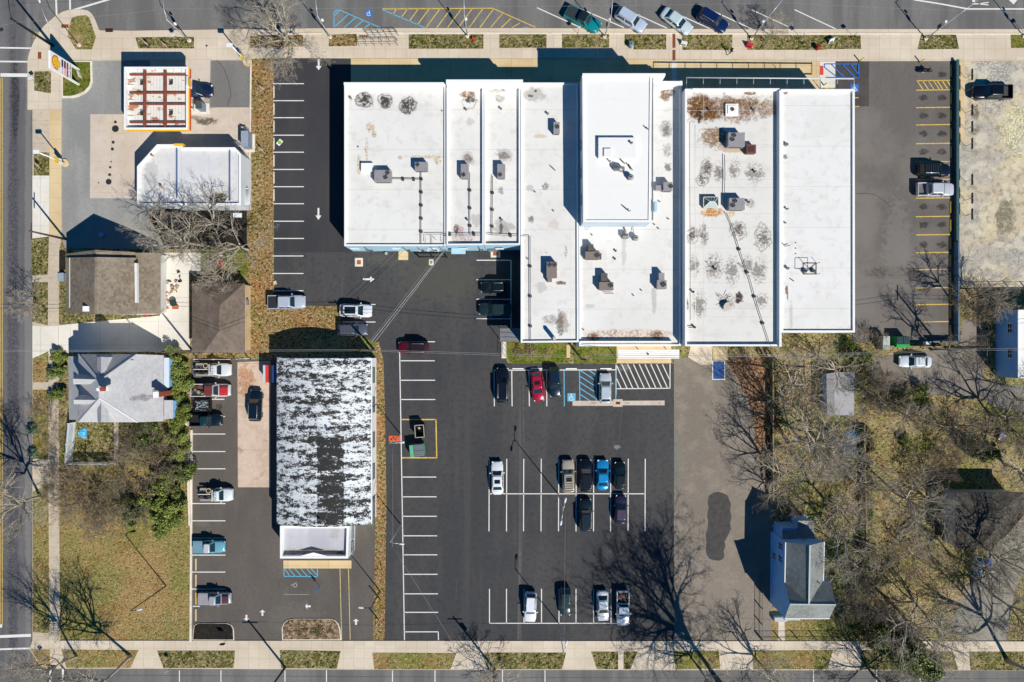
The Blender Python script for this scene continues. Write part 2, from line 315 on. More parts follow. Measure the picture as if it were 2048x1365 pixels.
fc = sheet('forecourt', [[(124, 121), (504, 121), (502, 400), (494, 420), (494, 496), (320, 500), (130, 496), (122, 470)]], .020, 'forecourt_asphalt')
sheet('forecourt_slab', [[(181, 229), (375, 229), (375, 215.5), (501, 215.5), (500, 300), (490, 400), (400, 397), (180, 397)]], .026, 'forecourt_concrete', fc)
sheet('pump_slab', [[(300, 121.5), (421, 121.5), (419, 215), (300, 228)]], .026, 'forecourt_concrete', fc)
sheet('dark_square', [[(422, 121.5), (502, 121.5), (500, 215), (420, 215)]], .026, 'forecourt_dark', fc)
sheet('pale_square', [[(214.5, 230), (255, 229.5), (255.5, 270.5), (214, 270.5)]], .030, 'concrete', fc)
gv = sheet('gravel_yard', [rect(1912, 123, 2600, 577)], .010, 'gravel')
M('back_drive', col(132, 124, 114), AS(132, 124, 114), rough=.9, spec=.2)
sheet('back_driveway', [[(1716, 716), (1780, 712), (1920, 690), (1925, 640), (1968, 638), (1968, 760), (2010, 770), (2400, 780), (2400, 850), (2000, 820), (1960, 795), (1900, 790), (1800, 790), (1760, 770)]], .014, 'back_drive')
sheet('side_driveway', [[(1990, 1300), (1930, 1290), (1900, 1250), (1960, 1130), (2030, 1040), (2400, 1030), (2400, 1120), (2060, 1120), (2030, 1180), (2010, 1298)]], .014, M('side_drive', col(150, 144, 132), AS(150, 144, 132), rough=.9))
sheet('soil_painted_shade', [[(296, 414), (494, 414), (494, 497), (330, 499), (318, 470), (300, 440)]], .030, 'dark_bed', fc)  # dark ground behind the shop; shade of the branches is painted into its colour
# grass plots on the ground
sheet('grass_border', [[(501, 120), (547, 120), (547, 592), (546, 612), (678, 612), (682, 640), (700, 662), (640, 668), (560, 700), (500, 712), (497, 640), (496, 430), (503, 400)]], .030, 'leaf_grass', z0=0)
sheet('grass_border', [[(750, 686), (758, 684), (767, 722), (770, 830), (773, 1000), (769, 1283), (746, 1283), (751, 1050), (749, 800)]], .030, 'leaf_grass', z0=0)
sheet('front_lawn', [[(121, 930), (382, 930), (383, 1281), (123, 1281)]], .008, 'lawn_grass')
sheet('house_lawn', [[(118, 500), (320, 500), (320, 640), (118, 648)]], .008, 'verge_grass')
sheet('house_lawn', [[(136, 845), (352, 845), (352, 930), (130, 930)]], .008, 'verge_grass')
sheet('garden_path', [rect(228, 845, 237, 932)], .020, 'west_concrete')
sheet('front_lawn', [[(1522, 1240), (1700, 1240), (1700, 1283), (1522, 1283)]], .008, 'lawn_grass')
sheet('garden_path', [[(1557, 1238), (1569, 1238), (1570, 1282), (1556, 1282)]], .020, 'concrete')
sheet('yard_concrete', [[(320, 506), (401, 506), (401, 546), (378, 546), (380, 625), (380, 700), (130, 706), (118, 706), (118, 651), (230, 640), (320, 632)]], .020, 'drive_concrete')
sheet('yard_grass_plot', [rect(401.5, 498, 494, 552)], .014, 'green_grass')
sheet('lawn_bed', [[(1000, 680), (1140, 682), (1138, 722), (1132, 727), (1026, 728), (1020, 724), (1016, 715)]], .06, 'green_grass', z0=0)
sheet('lawn_bed', [[(1147, 682), (1232, 682), (1232, 727), (1148, 727)]], .06, 'green_grass', z0=0)
sheet('doorstep_walk', [rect(1133, 690, 1140, 716)], .068, 'plaza_concrete')
sheet('entrance_walk', [[(1233, 690), (1342, 690), (1342, 727), (1233, 727)]], .07, 'plaza_concrete', z0=0)
sheet('side_walk_pads', [[(1381, 692), (1425, 692), (1424, 730), (1400, 730), (1376, 715)]], .04, 'concrete', z0=0)
sheet('porch_walk', [rect(567, 1121, 703, 1137)], .10, 'plaza_concrete', z0=0)
# planted islands with a kerb
def island(pts, mat, kw=.14):
    k = MB().use('kerb_concrete').prism(XY(pts), 0, .14).build('kerb_island', kind='structure')
    cx = sum(p[0] for p in pts)/len(pts); cy = sum(p[1] for p in pts)/len(pts)
    q = [(cx+(x-cx)*.965, cy+(y-cy)*.94) for x, y in pts]
    MB().use(mat).prism(XY(q), None, .17).build('planting_bed', k)
island([(565, 1280), (564, 1256), (568, 1246), (575, 1240), (588, 1237.5), (660, 1237.5), (670, 1240), (677, 1247), (681, 1258), (683, 1280)], 'bare_bed')
island([(386, 1280), (387, 1262), (389, 1251), (396, 1246.5), (455, 1246.5), (464, 1250), (468, 1258), (469, 1280)], 'dark_bed')
# pavements: real steps above the road
corner = [(56, 220), (56, 123), (59, 108), (66, 90), (76, 70), (88, 54), (100, 43), (112, 33), (125, 25), (138, 21), (152, 20), (166, 20), (176, 22), (183, 27), (188, 34), (193, 45), (199, 61), (204, 62), (268, 62.5)]
north = corner + [(512, 59), (700, 57), (1000, 57), (1400, 59), (2600, 59.5), (2600, 120), (1920, 122.5), (1645, 123), (1450, 120), (1150, 118), (702, 117.5), (548, 116.5), (503, 118), (502, 121), (124, 121.5), (124, 220)]
def xline(poly): return poly
sheet('north_pavement', [north], .125, 'concrete', z0=0)
sheet('north_gutter', [[(206, 63), (268, 63.1), (512, 59.6), (700, 57.6), (1000, 57.6), (1400, 59.6), (2600, 60.1), (2600, 68.5), (1400, 67.3), (700, 66.5), (420, 72), (272, 74), (206, 74)]], .131, 'gutter_concrete')
mb = MB().use('kerb_concrete')
for a, b in (((700, 67.2), (1400, 68)), ((1400, 68), (2100, 69.5)), ((512, 69.5), (645, 68.2))):
    p, q = W(*a), W(*b); mb.bar((p.x, p.y, .16), (q.x, q.y, .16), .16, .14)
mb.build('north_kerb', kind='structure')
sheet('plaza', [[(702, 118.2), (1150, 118.7), (1450, 120.7), (1646, 123.6), (1640, 180), (1640, 210), (702, 210)]], .110, 'plaza_concrete', z0=0)
sheet('ramp_pad', [[(1638.5, 124), (1670, 124), (1670, 176), (1638.5, 176)]], .135, 'drive_concrete', z0=0)
sheet('west_pavement', [[(66, 220), (124, 220), (124, 470), (119, 500), (118, 700), (118, 940), (121, 1281), (66, 1281)]], .125, 'west_concrete', z0=0)
sheet('tan_walk', [rect(100, 222, 123.5, 470)], .131, 'plaza_concrete')
sheet('white_apron', [[(66, 352), (99.5, 352), (99, 474), (66, 478)]], .131, 'drive_concrete')
sheet('white_apron', [[(66, 652), (98, 653), (118, 652), (118, 703), (66, 716)]], .131, 'drive_concrete')
south = [(66, 1281), (2600, 1283), (2600, 1341), (1500, 1340), (700, 1339), (350, 1337), (104, 1337), (92, 1335), (82, 1329), (74, 1320), (68, 1310), (60, 1298)]
sheet('south_pavement', [south], .125, 'concrete', z0=0)
GR = [([(145, 37), (158, 33), (174, 32), (180, 37), (193, 75), (185, 100), (153, 100), (137, 74), (138, 60)], 'lawn_grass'),
 ([(272, 76), (389, 75), (389, 98), (278, 98)], 'verge_grass'), ([(70, 144), (103, 144), (103, 188), (70, 182)], 'verge_grass'),
 ([(500, 73), (606, 71), (608, 94), (500, 97)], 'leaf_grass'), ([(658, 71), (714, 69), (714, 93), (658, 94)], 'leaf_grass'),
 (rect(818, 70, 967, 98.5), 'verge_grass'), (rect(999, 70, 1093, 97), 'verge_grass'), (rect(1124, 70, 1218, 96.5), 'verge_grass'),
 ([(1249, 70), (1332, 70), (1332, 100), (1267, 100), (1267, 92), (1249, 92)], 'verge_grass'), (rect(1364, 71, 1464, 101), 'verge_grass'),
 ([(1494, 71), (1720, 72), (1721, 99), (1665, 99), (1640, 101), (1494, 101)], 'verge_grass'),
 ([(1841, 71), (1911, 71), (1917, 99), (1834, 100)], 'verge_grass'), ([(2020, 71), (2300, 71), (2300, 97), (2021, 97)], 'green_grass'),
 (rect(69, 306, 100, 352), 'verge_grass'), ([(64, 478), (99, 474), (97, 550), (65, 552)], 'verge_grass'), ([(66, 566), (97, 565), (97, 651), (66, 644)], 'verge_grass'),
 ([(67, 718), (98, 703), (98, 765), (67, 765)], 'lawn_grass'), (rect(67, 780, 98, 918), 'lawn_grass'), ([(67, 984), (98, 968), (100, 1266), (67, 1264)], 'lawn_grass'),
 ([(62, 1298.5), (101, 1299), (101, 1334), (92, 1333), (82, 1327), (74, 1317)], 'lawn_grass'), ([(124, 1299), (278, 1300), (262, 1335), (134, 1335)], 'lawn_grass'),
 ([(315, 1301), (471, 1301), (468, 1335.5), (328, 1335.5)], 'verge_grass'), ([(560, 1300), (682, 1302), (674, 1337), (563, 1336)], 'verge_grass'),
 ([(745, 1305), (913, 1306), (901, 1338), (749, 1338)], 'lawn_grass'), ([(968, 1305), (1132, 1305), (1124, 1338), (977, 1338)], 'verge_grass'),
 ([(1182, 1303), (1236, 1303), (1236, 1338), (1194, 1338)], 'verge_grass'), ([(1247, 1303), (1274, 1303), (1261, 1338), (1247, 1338)], 'verge_grass'),
 ([(1347, 1302), (1437, 1301), (1440, 1337), (1350, 1338)], 'lawn_grass'), ([(1503, 1301), (1665, 1300), (1654, 1338), (1506, 1338)], 'lawn_grass'),
 ([(1721, 1300), (1905, 1303), (1915, 1339), (1723, 1339)], 'verge_grass'), ([(1937, 1303), (2600, 1303), (2600, 1340), (1940, 1340)], 'verge_grass')]
for m in ('verge_grass', 'lawn_grass', 'leaf_grass', 'green_grass'):
    sheet('grass_verge', [p for p, k in GR if k == m], .15, m, z0=.1)
# the sign lawn with its kerb
k = MB().use('kerb_concrete').prism(XY([(124.5, 123), (185, 123), (186, 164), (182, 176), (172, 187), (158, 194), (145, 197), (124.5, 197)]), 0, .15).build('kerb_island', kind='structure')
MB().use('green_grass').prism(XY([(127.5, 125.5), (181.5, 125.5), (182.5, 163), (179, 174), (169, 184), (156, 190), (144, 193), (127.5, 193)]), None, .18).build('grass_plot', k)
mb = MB().use('kerb_concrete')
p, q = W(502.5, 122), W(500, 330); mb.bar((p.x, p.y, .08), (q.x, q.y, .08), .2, .16)
p, q = W(384, 860), W(382, 1283); mb.bar((p.x, p.y, .1), (q.x, q.y, .1), .28, .2)
p, q = W(375, 842), W(382, 1050); mb.bar((p.x, p.y, .25), (q.x, q.y, .25), .3, .5)
mb.build('lot_kerb', kind='structure')
sheet('brick_strip', [rect(1344.5, 69, 1350.5, 97), rect(1344.5, 101, 1350.5, 122)], .139, 'paving_brick')
sheet('pale_strip', [rect(1343, 123, 1353, 165)], .118, 'drive_concrete')
# utility boxes and drains set in the ground (flat covers)
def covers():
    # (px,py,r,(rgb), z, name, label)
    L = [(231, 258, 7, (52, 54, 58), .036, 'large black tank cover on the pale square beside the canopy'), (231, 244.5, 3, (60, 60, 62), .036, 'small black cover above the large tank cover'),
         (226.5, 285, 3.2, (70, 66, 62), .032, 'dark round cover, first in the column below the pale square'), (225, 298.5, 3.2, (66, 64, 62), .032, 'dark round cover, second in the column below the pale square'),
         (223.5, 311.5, 2.6, (226, 220, 210), .032, 'small white round cover in the column of tank covers'), (222.5, 324, 1.6, (80, 72, 66), .032, 'tiny dark cover between the white and the red covers'),
         (220.5, 335, 2.6, (140, 48, 48), .032, 'small red round cover in the column of tank covers'), (219.5, 350, 3.2, (92, 74, 64), .032, 'brown round cover just above the lowest large cover'),
         (217.5, 364, 6, (60, 58, 58), .032, 'large dark tank cover at the south end of the slab'), (197.5, 366, 1.5, (90, 80, 70), .032, 'small brown cover left of the lowest large cover'),
         (3, 59.5, 4, (60, 56, 54), .018, 'round manhole cover in the road at the far left edge'), (414, 92.5, 2.2, (90, 74, 60), .134, 'small round cover in the pavement north of the canopy')]
    for x, y, r, c, z, lb in L:
        p = W(x, y); mb = MB().use(plain(*c)); mb.cyl((p.x, p.y, z-.02), r/14, .02, 18)
        mb.use(plain(c[0]*.8, c[1]*.8, c[2]*.8)).disc((p.x, p.y, z+.004), r/14*.8, 14)
        mb.build('tank_cover', label=lb, cat='tank cover', org=(p.x, p.y, 0), group='round covers in the ground')
    D = [(131, 53.5, 15, 7, (164, 98, 62), .131, 'orange brick drain grate on the corner pavement beside the planted triangle'), (80.5, 112, 7, 14, (164, 98, 62), .131, 'orange brick drain grate on the pavement west of the price sign'),
         (219.5, 62, 15, 7, (78, 46, 46), .137, 'dark red drain grate at the kerb east of the street corner'), (727.5, 73.5, 19, 5, (176, 132, 100), .131, 'tan grate beside the railing on the north pavement'),
         (54, 619, 12, 9, (150, 116, 98), .024, 'reddish drain grate at the edge of the west road')]
    for x, y, w, h, c, z, lb in D:
        p = W(x, y); r = thing('drain_grate', lb, 'drain', (p.x, p.y, z), 'drain grates')
        MB().use(plain(*c)).box((p.x, p.y, z+.004), (w/14, h/14, .02)).build('grate_frame', r)
        b = MB().use(plain(c[0]*.55, c[1]*.55, c[2]*.55))
        for i in range(4): b.box((p.x+(i-1.5)*w/14/4.4, p.y, z+.016), (w/14/8, h/14*.8, .01))
        b.build('slots', r)
    # square catch basins in concrete collars
    for x, y, cw, ch, c, lb in ((718, 525, 16, 17, (170, 92, 54), 'square drain with orange grate in white collar west of the loading wall'), (862.5, 525, 9, 12, (150, 130, 96), 'small dark drain below the black steel barrier'), (991, 508, 19, 15, (164, 88, 50), 'drain with orange grate in tan collar below the east end of the loading wall')):
        p = W(x, y); r = thing('catch_basin', lb, 'drain', (p.x, p.y, .02), 'catch basins in the lot')
        MB().use('kerb_concrete').box((p.x, p.y, .03), (cw/14, ch/14, .05)).build('collar', r)
        MB().use(plain(*c)).box((p.x, p.y, .06), (cw/28, ch/28, .02)).build('grate', r)
    # trench drain across the lot
    r = thing('trench_drain', 'long concrete trench drain strip with a central square grate behind the silver hatchback', 'drain', W(1237, 807), None)
    mb = MB().use('forecourt_concrete')
    mb.prism(XY([(1145, 802), (1226, 802), (1226, 799), (1245, 799), (1245, 802), (1329, 801.5), (1329, 811), (1245, 811), (1245, 814), (1226, 814), (1226, 812), (1145, 812)]), 0, .045); mb.build('slab', r)
    a = W(1236, 806.5); MB().use(plain(70, 44, 36)).box((a.x, a.y, .05), (.6, .35, .02)).build('grate', r)
    for x0, x1 in ((1250, 1259), (1316, 1321), (1183, 1192)): mb = MB().use(plain(110, 78, 60)); p, q = W(x0, 806.5), W(x1, 806.5); mb.bar((p.x, p.y, .05), (q.x, q.y, .05), .07, .02); mb.build('slot', r)
covers()
# ---------------------------------------------------------------- painted markings
def marks(name, segs, z, mat, parent, w=.13):
    mb = MB().use(mat)
    for s_ in segs: line(mb, s_[0], s_[1], s_[2], s_[3], z, s_[4] if len(s_) > 4 else w)
    return mb.build(name, parent)
def arrow(mb, px, py, ang, L=22, z=.03):
    c = W(px, py); m = Matrix.Rotation(-R(ang), 3, 'Z'); l = L/14/2
    for pl in ([(-l, -.13), (l*.25, -.13), (l*.25, .13), (-l, .13)], [(l*.25, -.42), (l, 0), (l*.25, .42)]):
        mb.face([c + m @ Vector((a, b, z)) for a, b in pl])
SY = [168, 202, 236, 271, 305, 339.5, 374, 408, 443, 477.5, 512.5, 547.5, 582]
marks('painted_lines', [(546.5 if y < 500 else 545, y, 608, y) for y in SY[:10]], .034, 'white_line', lane)
marks('painted_lines', [(545, y, 607, y) for y in SY[10:]], .034, 'white_line', lot)
mb = MB().use('white_line'); arrow(mb, 637.5, 130, 90, 22, .034); arrow(mb, 637, 428.5, 90, 24, .034); mb.build('painted_arrows', lane)
mb = MB().use('white_line'); arrow(mb, 737.5, 559, 0, 23, .028); mb.build('painted_arrows', lot)
E = [(953, y, 1022, y) for y in (521, 560, 599, 638)] + [(1022, 521, 1022, 680)]
E += [(682, 609.5, 751, 609.5), (679, 644.5, 751, 644.5), (799, 684, 870, 684), (799, 684, 803, 920), (803, 920, 809, 1281), (876.5, 1264, 877, 1282)]
for y in (722, 761, 799.5, 954.5, 994, 1033, 1072, 1110, 1149, 1188, 1225, 1264):
    d = (y-684)/597*10; E.append((799+d, y, 869+d*.8, y))
for x in (978, 1013, 1047, 1082, 1117, 1152, 1187, 1221, 1256, 1290): E.append((x+.5, 918, x, 1063))
E.append((978, 988, 1290, 988))
for x in (979, 1013, 1048, 1083, 1118, 1152, 1187, 1222, 1257): E.append((x, 1178, x, 1247))
E.append((979, 1247, 1259, 1247))
E += [(987, 741, 1231, 740)] + [(x, 741, x+.7, 813) for x in (988, 1023.5, 1058, 1093)]
E += [(1232, 728, 1232, 778), (1232, 778, 1340, 777), (1340, 728, 1340, 777)]
for i in range(9):
    x0 = 1232+i*11.6; x1 = x0+22; y1 = 777
    if x1 > 1339: y1 = 728+49*(1339-x0)/22; x1 = 1339
    E.append((x0, 729, x1, y1))
E += [(1232, 755, 1242, 777), (1232, 778, 1232, 790)]
marks('painted_lines', E, .028, 'white_line', lot)
K = [(x, 741, x+.7, 813) for x in (1128, 1159, 1192)] + [(1231.5, 741, 1231.5, 805)] + [(1160, y, 1191, y+20) for y in (741, 753, 765, 777, 789)] + [(1178, 741, 1191, 750), (1160, 802, 1176, 812)]
marks('disabled_lines', K, .030, 'cyan_line', lot)
marks('cracks', [(1195, 828, 1188, 848, .05), (1188, 848, 1172, 868, .05), (1172, 868, 1160, 895, .05), (1160, 895, 1155, 910, .05), (1188, 848, 1164, 900, .04), (1243, 822, 1241, 850, .06), (1241, 850, 1238, 885, .05), (682, 612, 684, 560, .05), (684, 560, 702, 528, .05), (640, 1092, 642, 1093, .05), (1036, 1284, 1040, 1100, .25), (1046, 740, 1048, 900, .12), (1090, 800, 1090, 830, .04), (913, 1160, 912, 1200, .05), (790, 1268, 815, 1225, .05), (1060, 875, 1068, 875, .05), (1062, 1038, 1070, 1038, .05)], .0265, M('crack_line', col(98, 96, 94), (('n', 4, .45, .6, col(66, 66, 68), .8),)), lot)
marks('loading_box', [(804, 839.5, 872, 839.5), (872, 838.5, 873.5, 917), (804, 916, 873, 916)], .031, 'yellow_line', lot, .17)
def wheelchair(mb, c, s, rz, z):
    m = Matrix.Rotation(rz, 3, 'Z')
    def P(x, y): return c + m @ Vector((x*s, y*s, z-c.z))
    def ln(a, b, w=.09):
        p, q = Vector(P(*a)), Vector(P(*b)); d = (q-p).normalized(); n = Vector((-d.y, d.x, 0))*w*s/2*1.3
        mb.face([p-n, q-n, q+n, p+n])
    pts = [(.3*math.cos(a)-.05, .3*math.sin(a)-.18) for a in [R(t) for t in range(110, 380, 18)]]
    for a, b in zip(pts, pts[1:]): ln(a, b)
    for a, b in (((-.05, .32), (-.02, -.05)), ((-.02, .15), (.2, .15)), ((-.02, -.05), (.2, -.05)), ((.2, -.05), (.34, -.34)), ((.34, -.34), (.44, -.3))): ln(a, b)
    mb.face([Vector(P(-.05+.09*math.cos(a), .43+.09*math.sin(a))) for a in [2*math.pi*k/10 for k in range(10)]])
def badge(px, py, s, rot, parent, z, name='disabled_symbol', c='blue_line'):
    p = W(px, py); a = MB().use(c).box((p.x, p.y, z), (s, s, .004), rz=rot)
    a.use('white_line'); wheelchair(a, p, s*.8, rot, z+.005); return a.build(name, parent)
badge(1143, 795, 1.15, 0, lot, .032, c='cyan_line'); badge(738, 27, .95, R(-20), nr, .018); badge(1709, 177, 1.15, 0, rl, .034)
# north street
A = []
for x0, y0, x1, y1 in ((1074, 16, 1162, 56), (1161, 18, 1248, 56), (1246, 17, 1334, 57), (1331, 18, 1420, 58), (1418, 19, 1505, 59), (1503, 20, 1590, 60), (1589, 20, 1675, 60)): A.append((x0, y0, x1, y1, .14))
A += [(1828, 0, 1882, 8.5, .2), (1882, 8.5, 1936, 18.5, .2), (1936, 18.5, 2400, 18.5, .2), (111, -40, 113.5, 34, .25), (139.5, -40, 140.5, 23, .25), (140, 22.5, 216, 0, .25), (216, 0, 300, -24, .25),
      ]
marks('painted_lines', A, .018, 'white_line', nr)
marks('painted_lines', [(0, 96, 64, 97, .22), (0, 123.5, 57, 124, .22), (1, 150.5, 57, 151, .5), (0, 1273.5, 62, 1271, .4), (0, 1299, 62, 1297, .25), (-3, 1252, 4.5, 1252, .5)], .018, 'white_line', wr)
marks('centre_lines', [(1.6, 156, 1.6, 1250, .09), (5, 156, 5, 1250, .09)], .018, 'yellow_line', wr)
Y = [(765, 18.5, 985, 17), (985, 17, 1071, 55)]
for i in range(14):
    x = 780+i*21.5
    x0, y0 = x+14, 18; x1, y1 = x-14, 56
    lo = lambda xx: 20+(xx-765)*36/85
    if x1 < 850:
        t_ = 0
        for t_ in [k/40 for k in range(41)]:
            xx = x0+(x1-x0)*t_; yy = y0+(y1-y0)*t_
            if yy > lo(xx) and xx < 850: break
        x1, y1 = xx, yy
    if x0 > 985:
        y0b = 17+(x0-985)*38/86; x0 = x+14-(y0b-18)*28/38*.6; y0 = y0b
    if x1 < x0: Y.append((x0, y0, x1, y1))
marks('chevron_lines', Y, .018, 'yellow_line', nr)
CY = [(765, 20, 850, 56), (668, 56, 668, 27), (668, 27, 671, 22), (671, 22, 680, 21), (680, 21, 761, 56), (668, 34, 678, 22), (668, 55, 696, 30), (688, 56, 711, 36), (709, 56, 726, 42), (730, 56, 741, 47)]
marks('disabled_lines', CY, .018, 'cyan_line', nr)
# lettering on the north street: the end of the word ONLY, and an arrow tip
mb = MB().use('white_line')
for pl in ([(1944.5, -4), (1950, -4), (1950, 4.5), (1944.5, 4.5)], [(1950, -4), (1977, -4), (1977, 0), (1950, .2)],):
    mb.face([(*W(x, y)[:2], .018) for x, y in pl[::-1]])
for a in ((1944, 8.5, 1958, 8.2, .16), (1957, 8.2, 1977, 5.3, .14), (1957, 8.3, 1976.5, 10.5, .14)): line(mb, *a[:4], .018, a[4])
for pl in ([(2014, -3), (2037, -3), (2027, 9.5)], [(2014, -3), (1998, -22), (2055, -22), (2037, -3)]): mb.face([(*W(x, y)[:2], .018) for x, y in pl[::-1]])
mb.build('road_lettering', nr)
marks('parking_lines', [(x, 1341, x, 1500, .13) for x in (359, 442, 570, 653, 785, 870, 1005, 1090, 1547, 1627, 1753, 1840)] + [(101, 1338, 101, 1500, .3), (126, 1338, 126, 1500, .3)], .018, 'white_line', sr)
marks('crack_lines', [(110, 1350, 780, 1354, .05), (780, 1354, 1500, 1357, .05), (1500, 1357, 2100, 1358, .05)], .016, 'crack_seal', sr)
# right lot
YY = [180.5, 215.5, 250, 287.5, 324, 359.5, 396.5, 433.5, 470, 505.5, 539.5, 576, 609.5, 644]
marks('yellow_lines', [(1832, y+.5, 1904 - (4 if y > 400 else 0), y-.5, .14) for y in YY] + [(1833, 162, 1905, 161, .12)] + [(x, 162, x+12, 180) for x in (1834, 1845, 1856, 1867)] + [(x+4, 162, x+16, 180, .16) for x in (1870, 1880, 1890)] + [(1705, 196, 1717, 196), (1705, 213.5, 1718, 213.5)], .030, 'yellow_line', rl)
marks('blue_lines', [(1648, 129, 1717, 129), (1716.5, 128, 1716.5, 157), (1648, 129, 1648, 136), (1650, 156, 1717, 156.5), (1648, 136, 1674, 156)] + [(x, 129, x+26, 156) for x in (1661, 1683)] + [(1700, 129, 1717, 152)], .142, 'blue_line', rl, .16)
# small west lot
SM = [(420, 799, 449, 799), (442, 833.5, 450, 833.5)] + [(382, y, 451, y) for y in (868.5, 903.5, 938, 1007.5, 1042, 1076.5, 1110.5, 1144.5, 1178.5)] + [(386, 1213, 400, 1213)]
marks('painted_lines', SM, .030, 'white_line', sl_)
marks('faded_line', [(568, 1189, 618, 1189.5, .06)], .030, 'faded_line', sl_)
marks('yellow_lines', [(680, 1138, 683.5, 1281, .1), (697, 1138, 700.5, 1281, .1)], .030, M('pale_yellow_line', col(206, 190, 130), (('n', 5, .46, .66, col(140, 130, 100), .7),)), sl_)
marks('disabled_lines', [(568, 1138, 568, 1153), (568, 1153, 635, 1153.5), (635, 1138, 635, 1153), (570, 1138, 580, 1153)] + [(x, 1138, x+13, 1153) for x in (578, 590, 602, 614)] + [(622, 1138, 634, 1150)], .030, 'cyan_line', sl_, .11)
mb = MB().use('white_line')
for a in ((493, 1236, 90, 12), (525, 1226, -90, 12), (616, 1213, 180, 11), (712, 1244, -90, 12)): arrow(mb, *a[:4], .030)
mb.build('painted_arrows', sl_)
mb = MB().use('faded_line'); wheelchair(mb, W(588, 1170), .9, R(90), .030); mb.build('disabled_symbol', sl_)
# tyre marks and cracks as thin real stripes of darker asphalt
mb = MB().use('crack_seal')
for pts in ([(430, 117), (448, 138), (458, 165), (462, 190), (455, 212)], [(1712, 388), (1735, 387), (1752, 391), (1768, 402), (1780, 414)]):
    for a, b in zip(pts, pts[1:]): line(mb, *a, *b, .034, .07)
mb.build('tyre_marks', fc)
# ---------------------------------------------------------------- buildings
def WR(*st):
    return (('n', .12, .4, .65, col(218, 216, 210), .8), ('n', .9, .5, .7, col(204, 200, 192), .55), ('j', 0, 5.4, 0, 1.1, .05, col(186, 182, 176), .7), ('n', .35, .56, .7, col(206, 200, 190), .45, (.5, 1.5)), ('v', .5, .02, col(90, 90, 86), .8)) + st
BK, BN, GY, TNN = col(52, 46, 42), col(122, 86, 56), col(160, 154, 146), col(196, 176, 146)
w1 = []
for x, y, r in ((729, 201, 14), (770, 203, 12), (816, 211, 14)):
    w1 += [('s', x, y, r*1.5, r*1.5, GY, .35, 5.2, .5), ('s', x, y, r, r*1.1, BK, .95, 5.2, 1.5, 2.4), ('r', x, y, r*1.2, r*1.2, BK, .6, 5.2)]
w1 += [('s', 741, 254, 9, 11, TNN, .8, 5.2, .8, 1.5), ('s', 748, 268, 6, 9, TNN, .8, 5.2, .8, 1.5), ('s', 733, 300, 4, 26, TNN, .75, 5.2, .8, 1.5), ('s', 718, 330, 5, 22, TNN, .7, 5.2, .8, 1.5), ('s', 850, 314, 44, 4, TNN, .7, 5.2, .8, 1.5), ('s', 875, 322, 7, 10, TNN, .8, 5.2, .9, 1.5), ('s', 800, 315, 6, 5, GY, .6, 5.2)]
M('white_roof_west', col(226, 224, 219), WR(*w1), rough=.75, spec=.25)
M('white_roof_strip', col(226, 224, 219), WR(('s', 938, 190, 18, 8, BN, .95, 5.2, .9, 2), ('s', 940, 201, 16, 6, BK, .9, 5.2, 1., 2), ('r', 938, 205, 16, 14, GY, .7, 5.2), ('s', 936, 318, 9, 10, col(96, 58, 44), .95, 5.2, .9, 2), ('s', 936, 318, 16, 18, GY, .5, 5.2), ('s', 940, 245, 10, 8, GY, .4, 5.2),
   ('s', 918, 460, 14, 10, col(176, 140, 140), .8, 5.2, 1.2, 2), ('s', 912, 460, 5, 10, BK, .8, 5.2, 1.4, 2.5), ('s', 925, 478, 30, 10, col(190, 170, 166), .7, 5.2, 1.), ('s', 952, 440, 12, 18, GY, .5, 5.2),
   ('s', 992, 180, 24, 9, GY, .6, 5.2, .8), ('s', 999, 196, 13, 10, GY, .7, 5.2), ('s', 991, 178, 6, 2.5, BN, .9, 5.2, .6), ('s', 1006, 178, 4, 4, BN, .9, 5.2, .6), ('s', 1008, 311, 13, 8, BK, .85, 5.2, 1.2, 2), ('s', 1008, 312, 18, 16, GY, .5, 5.2), ('s', 1002, 383, 6, 10, BK, .5, 5.2, 1.4, 2), ('s', 1004, 455, 18, 18, GY, .6, 5.2), ('s', 1002, 456, 6, 14, BK, .8, 5.2, 1.4, 2.4), ('s', 1018, 455, 12, 10, GY, .6, 5.2, 1.3)), rough=.75, spec=.25)
M('white_roof_middle', col(226, 224, 219), WR(('s', 1068, 190, 26, 16, GY, .6, 5.2, .9), ('s', 1062, 192, 7, 4, BK, .8, 5.2, 1.4, 2.4), ('s', 1071, 182, 3, 3, BK, .9, 5.2, .8, 2), ('s', 1082, 273, 20, 4, TNN, .6, 5.2), ('s', 1091, 375, 7, 8, BK, .7, 5.2, 1.4, 2.2), ('s', 1060, 376, 8, 10, GY, .5, 5.2), ('s', 1062, 440, 6, 9, BK, .7, 5.2, 1.4, 2.2), ('s', 1107, 450, 14, 10, col(206, 188, 180), .6, 5.2),
   ('s', 1093, 506, 5, 3, TNN, .8, 5.2), ('s', 1122, 566, 12, 4, BN, .9, 5.2, 1.2, 2.4), ('s', 1083, 576, 14, 12, GY, .45, 5.2), ('s', 1108, 640, 26, 12, GY, .7, 5.2, .9), ('s', 1120, 648, 8, 24, BK, .8, 5.2, 1.3, 2.4), ('s', 1126, 644, 14, 26, col(140, 126, 112), .6, 5.2), ('s', 1132, 505, 3, 14, GY, .7, 5.2), ('j', 14.2, 0, -7.9, 0, .05, col(200, 196, 190), .5)), rough=.75, spec=.25)
